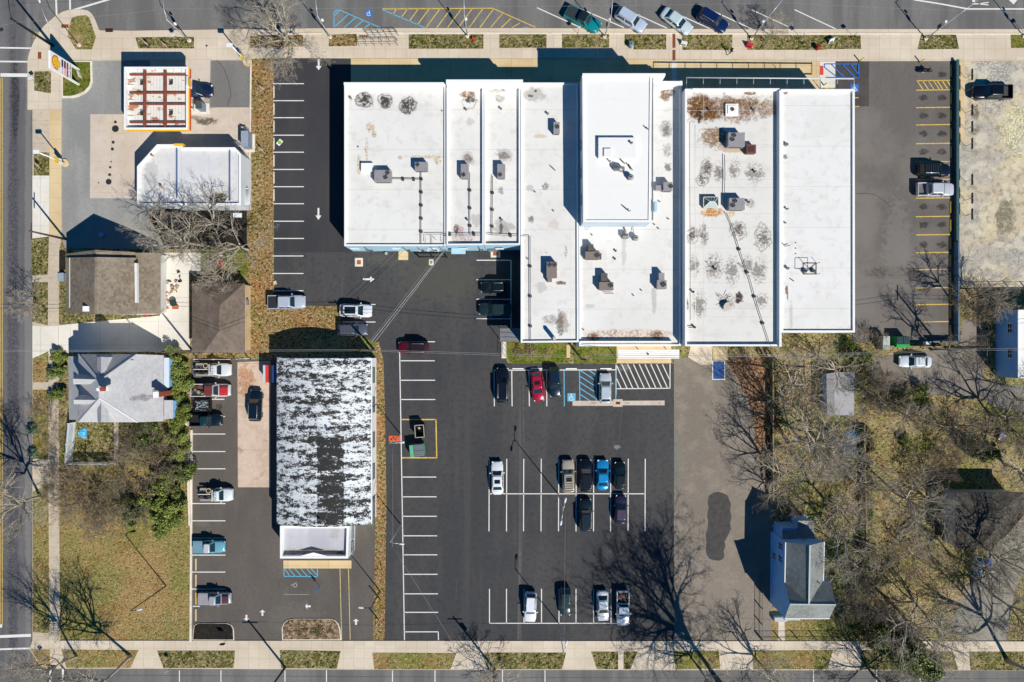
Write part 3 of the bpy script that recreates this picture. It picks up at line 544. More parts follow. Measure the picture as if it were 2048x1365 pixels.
M('white_roof_centre', col(226, 224, 219), WR(('s', 1330, 190, 12, 14, BN, .9, 5.0, 1., 1.8), ('s', 1345, 186, 8, 8, BK, .8, 5., 1.2, 2), ('s', 1332, 258, 14, 20, GY, .8, 5.0, 1., 1.6), ('s', 1332, 262, 8, 12, BK, .5, 5., 1.5, 2.2), ('s', 1334, 300, 9, 16, GY, .7, 5., 1.2, 1.6), ('s', 1336, 334, 8, 9, BK, .7, 5., 1.3, 2),
   ('s', 1248, 500, 5, 50, GY, .35, 5., .9), ('s', 1308, 600, 6, 32, GY, .5, 5., .8), ('s', 1258, 668, 100, 12, col(200, 180, 160), .85, 5., .35), ('s', 1186, 674, 16, 9, BN, .95, 5., .9, 2.2), ('s', 1316, 671, 15, 11, BN, .95, 5., .9, 2.2), ('s', 1216, 449, 18, 4, GY, .6, 5.), ('s', 1180, 612, 10, 6, GY, .4, 5.)), rough=.75, spec=.25)
M('white_roof_tower', col(232, 231, 227), (('n', .12, .4, .65, col(234, 232, 228), .8), ('n', .9, .55, .75, col(222, 219, 212), .4), ('j', 0, 5.6, 0, 2.1, .04, col(216, 212, 206), .5)), rough=.75, spec=.25)
h = []
for x, y, rx, ry in ((1412, 340, 10, 18), (1438, 345, 11, 20), (1470, 340, 12, 20), (1510, 345, 22, 20), (1408, 470, 10, 22), (1404, 360, 10, 12), (1384, 470, 10, 14), (1476, 462, 14, 16), (1526, 475, 14, 24), (1428, 535, 18, 28), (1465, 540, 16, 30), (1495, 530, 14, 22), (1520, 540, 16, 28), (1455, 605, 18, 16), (1525, 600, 14, 16), (1390, 530, 10, 22), (1400, 610, 16, 26)):
    q_ = (x*7+y*3) % 5; h += [('s', x, y, rx*(1.1+.1*q_), ry*(1.3-.08*q_), col(196, 190, 182), .7+.05*q_, 6.4, .6+.1*q_, .7), ('s', x+q_-2, y+2-q_, rx*.8, ry*(.6+.1*q_), col(96, 88, 82), .6+.08*q_, 6.4, 2.2, 2.0+.3*q_)]
    if q_ > 1: h += [('r', x, y, rx*1.3, ry*1.2, col(140, 132, 122), .6, 6.4)]
h += [('s', 1455, 218, 98, 30, BN, .9, 6.4, 1.0, .9), ('s', 1398, 214, 32, 32, col(112, 78, 42), 1., 6.4, .8, 1.2), ('s', 1420, 230, 24, 14, col(112, 74, 36), .9, 6.4, .8, 1.4), ('s', 1398, 232, 6, 16, col(44, 36, 28), .9, 6.4, .8, 2), ('s', 1490, 205, 40, 9, col(130, 100, 66), .8, 6.4, 1., 1.4), ('s', 1540, 215, 22, 20, col(150, 122, 90), .7, 6.4, 1.1, 1.4), ('s', 1500, 187, 14, 4, BN, .9, 6.4, .8, 1.8),
      ('s', 1430, 275, 36, 22, col(134, 102, 64), .9, 6.4, 1., 1.4), ('s', 1468, 300, 40, 8, col(176, 140, 92), .6, 6.4, 1.1, 1.4), ('s', 1425, 425, 26, 10, col(186, 128, 54), .9, 6.4, .8, 1.8), ('s', 1463, 426, 10, 10, TNN, .8, 6.4, 1., 1.8), ('s', 1478, 596, 9, 13, col(70, 54, 46), 1., 6.4, .8, 2), ('s', 1374, 608, 4, 14, BN, .9, 6.4, 1., 2), ('s', 1500, 405, 12, 10, GY, .7, 6.4), ('j', 0, 4.6, 0, 1.4, .05, col(190, 186, 180), .7), ('j', 13.2, 0, -25.6, 0, .06, col(196, 192, 186), .7)]
M('white_roof_stained', col(222, 219, 212), WR(*h), rough=.75, spec=.25)
M('white_roof_east', col(228, 226, 222), WR(('s', 1571, 184, 6, 8, BN, .85, 6.9, .8, 2), ('s', 1571, 314, 5, 6, BK, .8, 6.9, .8, 2), ('s', 1573, 580, 4, 10, BN, .9, 6.9, .9, 2), ('s', 1575, 591, 2, 10, BN, .8, 6.9, .9, 2), ('s', 1582, 630, 4, 30, GY, .4, 6.9, 1.), ('j', 5.3, 0, .4, 0, .04, col(214, 210, 204), .5)), rough=.75, spec=.25)
M('parapet_white', col(238, 237, 234), (('n', .8, .5, .75, col(226, 222, 216), .5),), rough=.7, spec=.25)
M('stucco_blue', col(168, 204, 220), (('n', .5, .45, .7, col(146, 186, 206), .6), ('n', 3, .5, .7, col(190, 214, 222), .4)), rough=.8)
M('stucco_white', col(214, 218, 220), (('n', .5, .45, .7, col(196, 200, 204), .6),), rough=.8)
M('stucco_pale', col(196, 206, 214), (('n', .5, .45, .7, col(176, 190, 202), .6),), rough=.8)
M('glass_dark', col(26, 34, 40), (), rough=.12, spec=.6)
M('metal_grey', col(150, 150, 150), (('n', 2, .4, .7, col(124, 124, 126), .6),), rough=.45, metal=.4)
M('metal_pipe', col(104, 102, 98), (('n', 4, .4, .7, col(80, 76, 70), .6),), rough=.5, metal=.3)
M('black_rubber', col(26, 26, 27), (), rough=.8)
def shrinkpoly(P, d):
    """inset a convex-ish world polygon by d metres"""
    a = sum(P[i-1][0]*P[i][1]-P[i][0]*P[i-1][1] for i in range(len(P)))
    if a < 0: P = P[::-1]
    out = []; n = len(P)
    for i in range(n):
        p0, p1, p2 = Vector(P[i-1]), Vector(P[i]), Vector(P[(i+1) % n])
        d1, d2 = (p1-p0).normalized(), (p2-p1).normalized(); n1, n2 = Vector((-d1.y, d1.x)), Vector((-d2.y, d2.x))
        k = 1+n1.dot(n2); out.append(tuple(p1+(n1+n2)*d/max(k, .3)))
    return P, out
def block(root, pts, z, roofm, wallm, par=.25, pw=.22, z0=0., parm='parapet_white', wall_name='wall', pz=6.0):
    """flat-roofed block: walls, deck and parapet. pts are seen at the height of its parapet"""
    P = XY(pts, z+par); P, Q = shrinkpoly(P, pw)
    mb = MB().use(wallm)
    for i in range(len(P)):
        a, b = P[i-1], P[i]; mb.face([(a[0], a[1], z0), (b[0], b[1], z0), (b[0], b[1], z+par-.002), (a[0], a[1], z+par-.002)])
    mb.build(wall_name, root)
    MB().use(roofm).prism(Q, None, z).build('roof', root)
    mb = MB().use(parm)
    for i in range(len(P)):
        a, b, c, d = P[i-1], P[i], Q[i], Q[i-1]
        mb.face([(a[0], a[1], z+par), (b[0], b[1], z+par), (c[0], c[1], z+par), (d[0], d[1], z+par)])
        mb.face([(d[0], d[1], z+par), (c[0], c[1], z+par), (c[0], c[1], z), (d[0], d[1], z)])
    return mb.build('parapet', root)
def pbox(root, name, mat, x0, y0, x1, y1, z0, z1):
    """box whose top is seen at the pixel rectangle"""
    a, b = W(x0, y0, z1), W(x1, y1, z1)
    return MB().use(mat).box(((a.x+b.x)/2, (a.y+b.y)/2, (z0+z1)/2), (abs(b.x-a.x), abs(a.y-b.y), z1-z0)).build(name, root)
def vent(root, px, py, z, r=.17, h=.55, c=(150, 140, 130), cap=True):
    p = W(px, py, z+h); v = MB().use(plain(*c)); v.cyl((p.x, p.y, z), r*.6, h*.8, 10)
    if cap: v.tube([(p.x, p.y, z+h*.75), (p.x, p.y, z+h*.85), (p.x, p.y, z+h)], [r, r, r*.55], 10)
    v.use(plain(60, 56, 54)).disc((p.x, p.y, z+h+.004), r*.4, 8)
    return v.build('vent_pipe', root)
def pipe(root, pts, z, r=.05, blocks=True, name='roof_pipe', c='metal_pipe', step=1.9):
    b = MB().use(c); P = [W(x, y, z+.3) for x, y in pts]; b.tube(P, r, 6)
    if blocks:
        b.use(plain(66, 62, 58))
        for p, q in zip(P, P[1:]):
            L = (q-p).length; n = int(L/step)
            for i in range(1, n+1):
                c_ = p+(q-p)*(i/(n+.5)); b.box((c_.x, c_.y, z+.13), (.42, .3, .22), rz=math.atan2((q-p).y, (q-p).x)+math.pi/2)
    return b.build(name, root)
def window(root, p, q, z0, z1, out, frame=(226, 228, 230), name='window', div=2):
    """window between world points p,q on a wall; out: outward unit normal"""
    p, q, out = Vector(p), Vector(q), Vector(out); d = (q-p).normalized()
    c = (p+q)/2 + out*.03; L = (q-p).length
    m = Matrix((d, out, Vector((0, 0, 1)))).transposed()
    g = MB().use('glass_dark').box((c.x, c.y, (z0+z1)/2), (L, .05, z1-z0), rot=m).build(name, root)
    f = MB().use(plain(*frame)); o2 = c+out*.03
    for zz in (z0, z1): f.box((o2.x, o2.y, zz), (L+.16, .08, .1), rot=m)
    for k in range(div+1):
        e = p+(q-p)*k/div+out*.06; f.box((e.x, e.y, (z0+z1)/2), (.08 if 0 < k < div else .1, .076, z1-z0), rot=m)
    f.box((o2.x, o2.y, (z0+z1)/2), (L, .07, .05), rot=m)
    f.build('window_frame', g); return g
# --- west wing of the shops
b1 = thing('shop_building', 'long white flat roofed shop wing with three roof bays and pale blue rear wall', 'building', W(860, 340), None)
block(b1, rect(688.5, 165, 892, 492.5), 5.2, 'white_roof_west', 'stucco_blue', par=.3)
block(b1, [(893, 160.5), (967.5, 160.5), (967.5, 490.5), (893, 491)], 5.25, 'white_roof_strip', 'stucco_blue', par=.55, pw=.2)
block(b1, [(968.5, 160.5), (1040.5, 160), (1040.5, 490), (968.5, 490.5)], 5.2, 'white_roof_strip', 'stucco_blue', par=.5, pw=.2)
pbox(b1, 'front_parapet', 'parapet_white', 892, 159.5, 1046, 166, .0, 7.6); pbox(b1, 'front_parapet', 'parapet_white', 687.5, 165, 892, 170, .0, 6.2)
for x in (720, 800, 870, 930, 1000):
    p = W(x, 500, 0); y = W(x, 490.5, 5.5).y-.001
    window(b1, (p.x-.5, W(0, 492.5, 5.5).y, 0), (p.x+.5, W(0, 492.5, 5.5).y, 0), 2.6, 3.6, (0, -1, 0))
for x, w_ in ((742, 1.0), (905, 1.1), (985, 1.1)):
    p = W(x, 500, 0); MB().use(plain(120, 140, 152)).box((p.x, W(0, 492.5, 5.5).y-.05, 1.05), (w_, .09, 2.1)).build('back_door', b1)
mb = MB().use('stucco_blue'); a, b = W(903, 497, 3.2), W(931, 508.5, 3.2)
mb.box(((a.x+b.x)/2, (a.y+b.y)/2, 3.2), (b.x-a.x, a.y-b.y, .25)); mb.build('door_canopy', b1)
mb = MB().use('metal_pipe')
for x, zt in ((737, 4.9), (812, 5.0), (840, 4.6), (866, 5.1), (884, 5.1), (960, 4.8)):
    p = W(x, 500, 2); yy = W(0, 492.5, 5.5).y-.12; mb.tube([(p.x, yy, .1), (p.x, yy, zt)], .05, 5)
    mb.box((p.x+.35, yy, 1.6), (.35, .14, .5))
mb.build('wall_conduits', b1)
for x in (840, 856, 870, 876):
    p = W(x, 505, 1.5); m = MB().use(plain(214, 206, 190)); m.box((p.x, p.y+.25, 1.45), (.32, .25, .4)); m.tube([(p.x, p.y+.25, .05), (p.x, p.y+.25, 1.3)], .06, 6); m.build('gas_meter', b1)
pipe(b1, [(842, 490), (842, 345)], 5.2); pipe(b1, [(784, 358), (838, 359)], 5.2, step=1.7); pipe(b1, [(939, 345), (940, 470)], 5.25, step=2.2); pipe(b1, [(985, 352), (984, 470)], 5.2, step=2.4)
pipe(b1, [(850, 486), (851, 469), (972, 468), (984, 470), (1040, 472)], 5.3, r=.04, step=3.2); pipe(b1, [(884, 486), (884, 472), (960, 472)], 5.3, r=.035, blocks=False); pipe(b1, [(864, 490), (863, 473), (872, 480)], 5.3, r=.04, blocks=False)
for x, y in ((932, 219), (1002, 217), (935, 440), (1004, 440), (701, 196)): vent(b1, x, y, 5.2)
vent(b1, 716, 294, 5.2, r=.1, h=.2, c=(60, 58, 56)); vent(b1, 884, 222, 5.2, r=.08, h=.2, c=(60, 58, 56))
# roof hatch curb near the first unit
pbox(b1, 'roof_hatch', 'parapet_white', 722, 326.5, 746, 343, 5.2, 5.75)
# --- middle bay
b2 = thing('shop_building', 'narrow white roof bay half in the blue shadow of the taller white block beside it', 'building', W(1098, 420), None)
block(b2, [(1041.5, 165.5), (1126, 165.5), (1156.5, 166), (1157.5, 685), (1041.5, 686)], 5.2, 'white_roof_middle', 'stucco_blue', par=.3, pw=.24)
pipe(b2, [(1040, 472), (1060, 473), (1061, 683)], 5.2, step=4.2)
for x, y in ((1096, 227),): vent(b2, x, y, 5.2)
for x, y in ((1070, 384), (1055, 518), (1107, 422)): vent(b2, x, y, 5.2, r=.1, h=.3, c=(70, 66, 62))
pbox(b2, 'roof_chimney', plain(186, 190, 194), 1106.5, 674, 1112, 680.5, 5.2, 7.2)
pipe(b2, [(1102, 333), (1111, 342)], 5.2, r=.07, blocks=False)
# metal entrance awning on its west side
r = thing('metal_awning', 'ribbed grey metal awning beside the short railed ramp', 'awning', W(1020, 672), None)
a, b = W(1000, 657, 3), W(1040, 683.5, 3); mb = MB().use('metal_grey').box(((a.x+b.x)/2, (a.y+b.y)/2, 3.0), (b.x-a.x, a.y-b.y, .12))
for i in range(9): mb.box(((a.x+b.x)/2, b.y+.1+i*(a.y-b.y-.2)/8, 3.08), (b.x-a.x, .05, .05))
mb.build('roof_panel', r)
for y in (a.y-.1, b.y+.1): MB().use('metal_grey').tube([(a.x+.1, y, 0), (a.x+.1, y, 2.94)], .05, 6).build('post', r)
mb = MB().use('kerb_concrete').prism(XY([(1002.5, 684), (1013, 684), (1013, 717), (1003, 717)]), 0, .16); mb.build('ramp_kerb', kind='structure')
mb = MB().use('metal_pipe')
for x in (1003, 1012):
    P = [W(x, y, .95) for y in (684, 715)]; mb.tube(P, .03, 5)
    for y in (684, 694, 704, 715): q = W(x, y, 0); q2 = W(x, y, .95); mb.tube([(q2.x, q2.y, .1), q2], .025, 5)
mb.build('handrail', label='pair of grey steel handrails on the short ramp beside the grass bed', cat='handrail', org=W(1008, 700))
# --- central building with the tall block
b3 = thing('shop_building', 'white building with a tall block standing on its low flat roof', 'building', W(1240, 400), None)
block(b3, [(1157.8, 166), (1344.5, 163), (1364, 162), (1362.5, 693), (1158.5, 693)], 5.0, 'white_roof_centre', 'stucco_white', par=.3, pw=.26)
pbox(b3, 'front_parapet', 'parapet_white', 1305, 162.5, 1365, 171, 0, 5.9)
pbox(b3, 'cross_parapet', 'parapet_white', 1160, 682.5, 1346, 684.2, 5., 5.7)
# tall block
block(b3, [(1164.5, 147.5), (1304.5, 147.5), (1301.5, 445), (1166.5, 445)], 8.75, 'white_roof_tower', 'stucco_pale', par=.14, pw=.3, z0=0, wall_name='tower_wall')
pbox(b3, 'tower_front', 'parapet_white', 1165, 147, 1331, 151.5, .0, 9.1)
MB().use('stucco_white').prism(XY([(1305.5, 152), (1329, 152), (1316, 169), (1305.5, 169)], 7.2), 5.3, 7.2).build('tower_wing', b3)
pbox(b3, 'side_gutter', 'metal_grey', 1304.5, 156, 1306.5, 440, 8.2, 8.6)
xw = W(1166, 300, 8.8).x-.004
for y in (190, 235, 290, 345, 400):
    yy = W(0, y, 7).y; window(b3, (xw, yy-.8, 0), (xw, yy+.8, 0), 6.2, 7.6, (-1, 0, 0))
pbox(b3, 'raised_roof', 'white_roof_tower', 1197, 275.5, 1272, 316, 8.75, 9.35)
pbox(b3, 'roof_hatch', 'white_roof_tower', 1208, 297.5, 1223, 313, 9.35, 9.6)
vent(b3, 1264, 285.5, 9.35); pipe(b3, [(1213, 316), (1223, 327), (1226, 323)], 8.8, r=.08, blocks=False, c=MATS['metal_grey']); pipe(b3, [(1240, 318), (1250, 328)], 8.8, r=.08, blocks=False); pipe(b3, [(1256, 328), (1265, 341)], 8.8, r=.08, blocks=False)
pipe(b3, [(1247, 413), (1258, 423), (1261, 421)], 8.8, r=.08, blocks=False); pipe(b3, [(1291, 254), (1297, 260)], 8.8, r=.08, blocks=False)
# pipes and vents on the low roof
for x, y in ((1231.5, 502), (1230, 518)): vent(b3, x, y, 5., r=.16, h=.35, c=(90, 86, 80))
for x, y in ((1184, 470), (1309, 449), (1317, 457), (1337, 438), (1283, 581), (1267, 591), (1319, 403), (1167, 660)): vent(b3, x, y, 5., r=.1, h=.28, c=(70, 66, 62))
pipe(b3, [(1246, 450), (1253, 466)], 5., r=.07, blocks=False); pipe(b3, [(1265, 450), (1267, 464)], 5., r=.05, blocks=False); pipe(b3, [(1171, 461), (1183, 452)], 5., r=.03, blocks=False)
pipe(b3, [(1208, 587), (1228, 588)], 5., r=.04, blocks=False)
# outside stair at the corner of the tall block
mb = MB().use('stucco_blue')
for i in range(7):
    p = W(1167+i*1.9, 446.5-i*1.6, 5.4+i*.45); mb.box((p.x, p.y, 5.2+i*.24), (.32, .9, .5+i*.3))
p = W(1180, 434, 7.2); mb.box((p.x, p.y, 7.0), (.9, .6, .35)); mb.build('roof_stair', b3)
mb = MB().use('metal_pipe'); mb.tube([W(1165, 446, 5.9), W(1182, 430, 7.9)], .04, 5); mb.tube([W(1169, 447, 5.8), W(1183, 436, 7.9)], .04, 5); mb.build('stair_rail', b3)
MB().use('stucco_blue').box((W(1310, 414, 6).x, W(1310, 414, 6).y, 5.9), (.35, 1.25, 1.2)).build('wall_cabinet', b3)
# white entrance canopy in the south
r = thing('entrance_canopy', 'long white ribbed metal canopy over the south entrance above the hatched bay', 'canopy', W(1297, 705), None)
a, b = W(1236, 699.5, 3.4), W(1358.5, 717.5, 3.4); mb = MB().use('parapet_white').box(((a.x+b.x)/2, (a.y+b.y)/2, 3.3), (b.x-a.x, a.y-b.y, .2))
for i in range(5): mb.box(((a.x+b.x)/2, b.y+.06+i*(a.y-b.y-.12)/4, 3.43), (b.x-a.x-.006*i, .05, .08))
mb.build('roof_panel', r)
for x in (a.x+.2, (a.x+b.x)/2, b.x-.2): MB().use('parapet_white').tube([(x, b.y+.15, 0), (x, b.y+.15, 3.2)], .07, 8).build('post', r)
p = W(1296, 708.5, 3.5); MB().use('black_rubber').tube([(p.x, p.y, 3.4), (p.x, p.y, 3.6)], .12, 8).build('drain_cap', r)
# --- stained roof building
b4 = thing('shop_building', 'flat roofed building whose white roof is covered in brown and grey stains', 'building', W(1460, 420), None)
block(b4, [(1370, 178), (1559.5, 178), (1559.5, 693), (1370, 693)], 6.4, 'white_roof_stained', 'stucco_white', par=.5, pw=.25)
pbox(b4, 'front_parapet', 'parapet_white', 1385, 177, 1560, 180.5, 0, 7.0)
for x, y, c in ((1421, 219, (120, 110, 100)), (1509, 219, (130, 120, 108)), (1512, 343, (150, 150, 150)), (1432, 538, (90, 90, 92)), (1499, 404, (120, 116, 110)), (1387, 584, (80, 76, 72)), (1390, 655, (80, 76, 72)), (1459, 291, (110, 110, 110))): vent(b4, x, y, 6.4, c=c)
p = W(1465, 219, 6.9); mb = MB().use('parapet_white').box((p.x, p.y, 6.55), (1.7, 1.6, .35)); mb.box((p.x, p.y, 6.78), (1.2, 1.1, .12)); mb.use(plain(126, 92, 70)).cyl((p.x, p.y, 6.84), .25, .12, 12); mb.use('black_rubber').disc((p.x, p.y, 6.964), .12, 10); mb.build('roof_curb', b4)
pipe(b4, [(1452, 425), (1462, 447), (1468, 466), (1484, 515), (1500, 560), (1514, 610), (1532, 665), (1540, 690)], 6.4, r=.045, step=2.6)
pipe(b4, [(1448, 405), (1450, 350), (1449, 310)], 6.4, r=.05, blocks=False); pipe(b4, [(1377, 655), (1392, 655)], 6.4, r=.06, blocks=False)
mb = MB().use(plain(236, 232, 224)); mb.tube([W(1390, 250, 7.2), W(1390, 340, 7.2), W(1391, 520, 7.2), W(1391, 650, 7.2)], .035, 5); mb.build('roof_pipe', b4)
# open frame of rails over the front
mb = MB().use(plain(206, 206, 208))
for y in (155.5, 178): mb.tube([W(1373, y, 5.5), W(1708, y+2.5, 5.5)], .09, 6)
for i in range(11):
    x = 1373+i*33.5; mb.tube([W(x, 155.5, 5.5), W(x, 178, 5.5)], .05, 6)
mb.tube([W(1626, 160, 5.5), W(1640, 178, 5.5)], .05, 6); mb.build('awning_frame', b4)
# --- east building
b5 = thing('shop_building', 'clean white flat roofed building beside the yellow striped east parking lot', 'building', W(1640, 420), None)
block(b5, [(1562, 178.5), (1709.5, 178.5), (1710, 665.5), (1562.5, 665.5)], 6.9, 'white_roof_east', 'stucco_white', par=.28, pw=.28)
pbox(b5, 'roof_wall', 'parapet_white', 1558.8, 181, 1563.3, 694, 0, 7.25)
for x, y, r_, h_ in ((1574, 289, .28, .5), (1576, 418, .16, .5), (1577, 537, .22, .5), (1571.5, 446, .14, .3)): vent(b5, x, y, 6.9, r=r_, h=h_, c=(150, 160, 160))
for x, y in ((1592, 486), (1592, 497), (1592, 508)): vent(b5, x, y, 6.9, r=.07, h=.12, c=(60, 58, 56))
pipe(b5, [(1563, 485), (1570, 493), (1580, 491)], 6.9, r=.05, blocks=False); pipe(b5, [(1584, 560), (1588, 563)], 6.9, r=.07, blocks=False)
xe = W(1709.8, 0, 7).x+.15
mb = MB().use('metal_pipe')
for y in (250, 405, 549, 600): q = W(0, y, 6.5); MB().use('metal_pipe').box((xe, q.y, 6.3), (.3, .35, .5)).build('rain_head', b5)
mb = MB().use('metal_pipe'); mb.tube([(xe, W(0, 200, 6).y, 6.6), (xe, W(0, 655, 6).y, 6.6)], .04, 5); mb.build('gutter', b5)
# --- rooftop machines
M('unit_grey', col(158, 154, 156), (('n', 2, .45, .7, col(138, 134, 136), .5),), rough=.5, metal=.15)
M('unit_tan', col(140, 126, 118), (('n', 2, .45, .7, col(124, 112, 104), .5),), rough=.5, metal=.15)
def fan(root, c, r, z):
    m = MB().use('black_rubber'); m.cyl((c[0], c[1], z-.01), r, .03, 20); m.use('metal_grey')
    ring = [(c[0]+r*math.cos(t*math.pi/10), c[1]+r*math.sin(t*math.pi/10), z+.05) for t in range(21)]
    m.tube(ring, .025, 5, cap=False); m.use(plain(40, 40, 42)); m.cyl((c[0], c[1], z+.02), r*.25, .05, 10)
    o = m.build('fan', root); b = MB().use(plain(176, 176, 178))
    for k in range(4):
        a = k*math.pi/2+.5; u = Vector((math.cos(a), math.sin(a), 0)); v = Vector((-u.y, u.x, 0)); q = Vector((c[0], c[1], z+.035))
        b.face([q+u*r*.25-v*.01, q+u*r*.8-v*r*.03, q+u*r*.85+v*r*.12, q+u*r*.28+v*r*.06])
    b.build('fan_blades', o)
def ac(x0, y0, x1, y1, z, h, fans, label, m='unit_grey', extra=None):
    cx, cy = (x0+x1)/2, (y0+y1)/2; p = W(cx, cy, z+h); a, b = W(x0, y0, z+h), W(x1, y1, z+h); w, d = b.x-a.x, a.y-b.y
    r = thing('rooftop_unit', label, 'air conditioner', (p.x, p.y, z), 'rooftop air conditioning units')
    c = MB().use(m).box((p.x, p.y, z+.2+(h-.2)/2), (w, d, h-.2)); c.box((p.x, p.y, z+h+.01), (w+.06, d+.06, .06))
    c.use('metal_pipe')
    for k in range(5): c.box((p.x, p.y-d/2-.012, z+.4+k*(h-.6)/5), (w*.8, .02, .05))
    c.build('cabinet', r)
    MB().use(plain(110, 106, 100)).box((p.x, p.y, z+.1), (w*.92, d*.92, .2)).build('base_frame', r)
    for fx, fy, fr in fans: q = W(fx, fy, z+h); fan(r, (q.x, q.y), fr, z+h+.05)
    if extra:
        for (ex0, ey0, ex1, ey1, eh, em) in extra:
            a, b = W(ex0, ey0, z+eh), W(ex1, ey1, z+eh); e = MB().use(em); e.box(((a.x+b.x)/2, (a.y+b.y)/2, z+eh/2+.05), (b.x-a.x, a.y-b.y, eh-.1)); e.build('duct', r)
    return r
ac(749, 341, 782, 364, 5.2, 1.15, [(775, 346, .3), (771, 355, .3)], 'grey two fan rooftop unit joined to a pipe on the west roof bay')
ac(830, 325, 855, 342, 5.2, 1.1, [(835, 330, .28)], 'grey rooftop unit standing above the long pipe on the west roof bay')
ac(922, 329, 937, 357, 5.2, 1.0, [(927, 350, .28)], 'small grey rooftop unit below the reddish brown stain on the second roof bay')
ac(995, 329, 1010, 357, 5.2, 1.0, [(1000, 350, .28)], 'small grey rooftop unit below a black stain on the third roof bay')
ac(1107.5, 245, 1119, 267, 5.2, 1.1, [(1114, 254, .3)], 'narrow grey unit at the edge of the tower shadow on the middle bay', extra=None)
ac(1093.5, 524.5, 1113.5, 556, 5.2, 1.15, [(1099, 530, .32), (1109, 530, .32)], 'tan rooftop unit with two fans side by side on the middle bay', 'unit_tan', [(1095, 556, 1104, 564, .9, 'unit_tan')])
ac(1171, 504, 1199, 519, 5.0, 1.2, [(1194, 511, .34)], 'wide tan unit with one fan nearest the foot of the tall block stair', 'unit_tan', [(1176, 489, 1187, 502, 1.1, 'metal_pipe'), (1200, 507, 1203, 519, .6, 'metal_pipe')])
ac(1199, 565, 1226.5, 580.5, 5.0, 1.2, [(1221, 571, .34)], 'wide tan unit with one fan standing among bare white roof, south of its tan twin', 'unit_tan', [(1202, 547, 1215, 563, 1.1, 'metal_pipe')])
ac(1315, 561, 1333, 578, 5.0, 1.2, [(1326, 569, .38)], 'square grey unit with a large curved duct near the blue gap between roofs', 'unit_grey', [(1318, 546, 1329, 561, 1.2, 'unit_grey')])
ac(1327, 365, 1344, 382, 5.0, 1.2, [(1341, 373, .3)], 'grey unit with a slatted duct squeezed beside the east wall of the tall block', 'unit_grey', [(1312, 371, 1326, 380, .9, 'unit_grey')])
ac(1457, 266, 1489, 293, 6.4, 1.3, [(1467, 271, .32), (1464, 279, .32)], 'large pale grey unit with two fans beside the brown stain on the stained roof')
ac(1459, 397, 1489, 420, 6.4, 1.2, [(1469, 402, .32), (1465, 411, .32)], 'pale grey unit with two fans right of the glazed skylight')
ac(1493.5, 290, 1511.5, 307, 6.4, .9, [], 'small rusty red brown cabinet with open top below the large unit on the stained roof', plain(118, 72, 58), [(1496, 293, 1509, 304, .98, plain(80, 52, 46))])
ac(1246, 472, 1257, 477, 5.0, .8, [], 'small grey louvred box just south of the tall block', 'unit_grey', [(1246, 467.5, 1256, 472, .9, 'metal_pipe')])
def mushroom(px, py, z, r, h, label, c=(150, 150, 150)):
    p = W(px, py, z+h); t = thing('roof_fan', label, 'exhaust fan', (p.x, p.y, z), 'round exhaust fans')
    MB().use('metal_grey').box((p.x, p.y, z+.2), (r*1.3, r*1.3, .4)).build('curb', t)
    MB().use(plain(*c)).tube([(p.x, p.y, z+.4), (p.x, p.y, z+h*.7), (p.x, p.y, z+h*.9), (p.x, p.y, z+h)], [r*.7, r, r*.9, r*.3], 14).build('hood', t)
    MB().use('black_rubber').disc((p.x, p.y, z+h+.006), r*.28, 10).build('cap', t)
mushroom(1272, 476, 5.0, .42, .9, 'round exhaust fan right of the louvred box south of the tall block')
mushroom(1262, 354, 8.8, .42, .8, 'round exhaust fan on the roof of the tall block beside the curved duct')
p = W(1240, 339, 9.6); t = thing('duct_elbow', 'curved silver duct elbow on the tall block roof', 'duct', (p.x, p.y, 8.8))
MB().use('metal_grey').tube([(p.x-.5, p.y+.3, 8.8), (p.x-.5, p.y+.3, 9.3), (p.x-.1, p.y+.1, 9.6), (p.x+.4, p.y, 9.5)], .38, 12).build('elbow', t)
MB().use('black_rubber').box((p.x+.5, p.y-.05, 9.4), (.12, .7, .7)).build('mouth', t)
# glazed skylight
t = thing('skylight', 'glazed hip roofed skylight on the stained roof left of a grey unit', 'skylight', W(1423, 404, 6.4))
a, b = W(1408, 394, 7.2), W(1438, 415, 7.2); zc = 7.0
MB().use(plain(150, 146, 136)).box(((a.x+b.x)/2, (a.y+b.y)/2, 6.7), (b.x-a.x, a.y-b.y, .6)).build('curb', t)
cx, cy = (a.x+b.x)/2, (a.y+b.y)/2; r1, r2 = (a.x+.7, cy, 7.5), (b.x-.7, cy, 7.5); q = [(a.x, b.y, zc), (b.x, b.y, zc), (b.x, a.y, zc), (a.x, a.y, zc)]
m = MB().use(plain(176, 186, 180, .3)); m.face([q[0], q[1], r2, r1]); m.use(plain(70, 96, 92, .2)); m.face([q[2], q[3], r1, r2]); m.face([q[1], q[2], r2]); m.face([q[3], q[0], r1]); m.build('glazing', t)
m = MB().use(plain(226, 228, 222))
for s, e in ((q[0], r1), (q[3], r1), (q[1], r2), (q[2], r2), (r1, r2), (q[0], q[1]), (q[1], q[2]), (q[2], q[3]), (q[3], q[0])): m.bar(Vector(s)+Vector((0, 0, .02)), Vector(e)+Vector((0, 0, .02)), .07, .06)
for k in range(1, 4):
    x = r1[0]+(r2[0]-r1[0])*k/4; m.bar((x, cy, 7.52), (a.x+(b.x-a.x)*k/4, a.y, zc+.02), .05, .05)
m.build('glazing_bars', t)
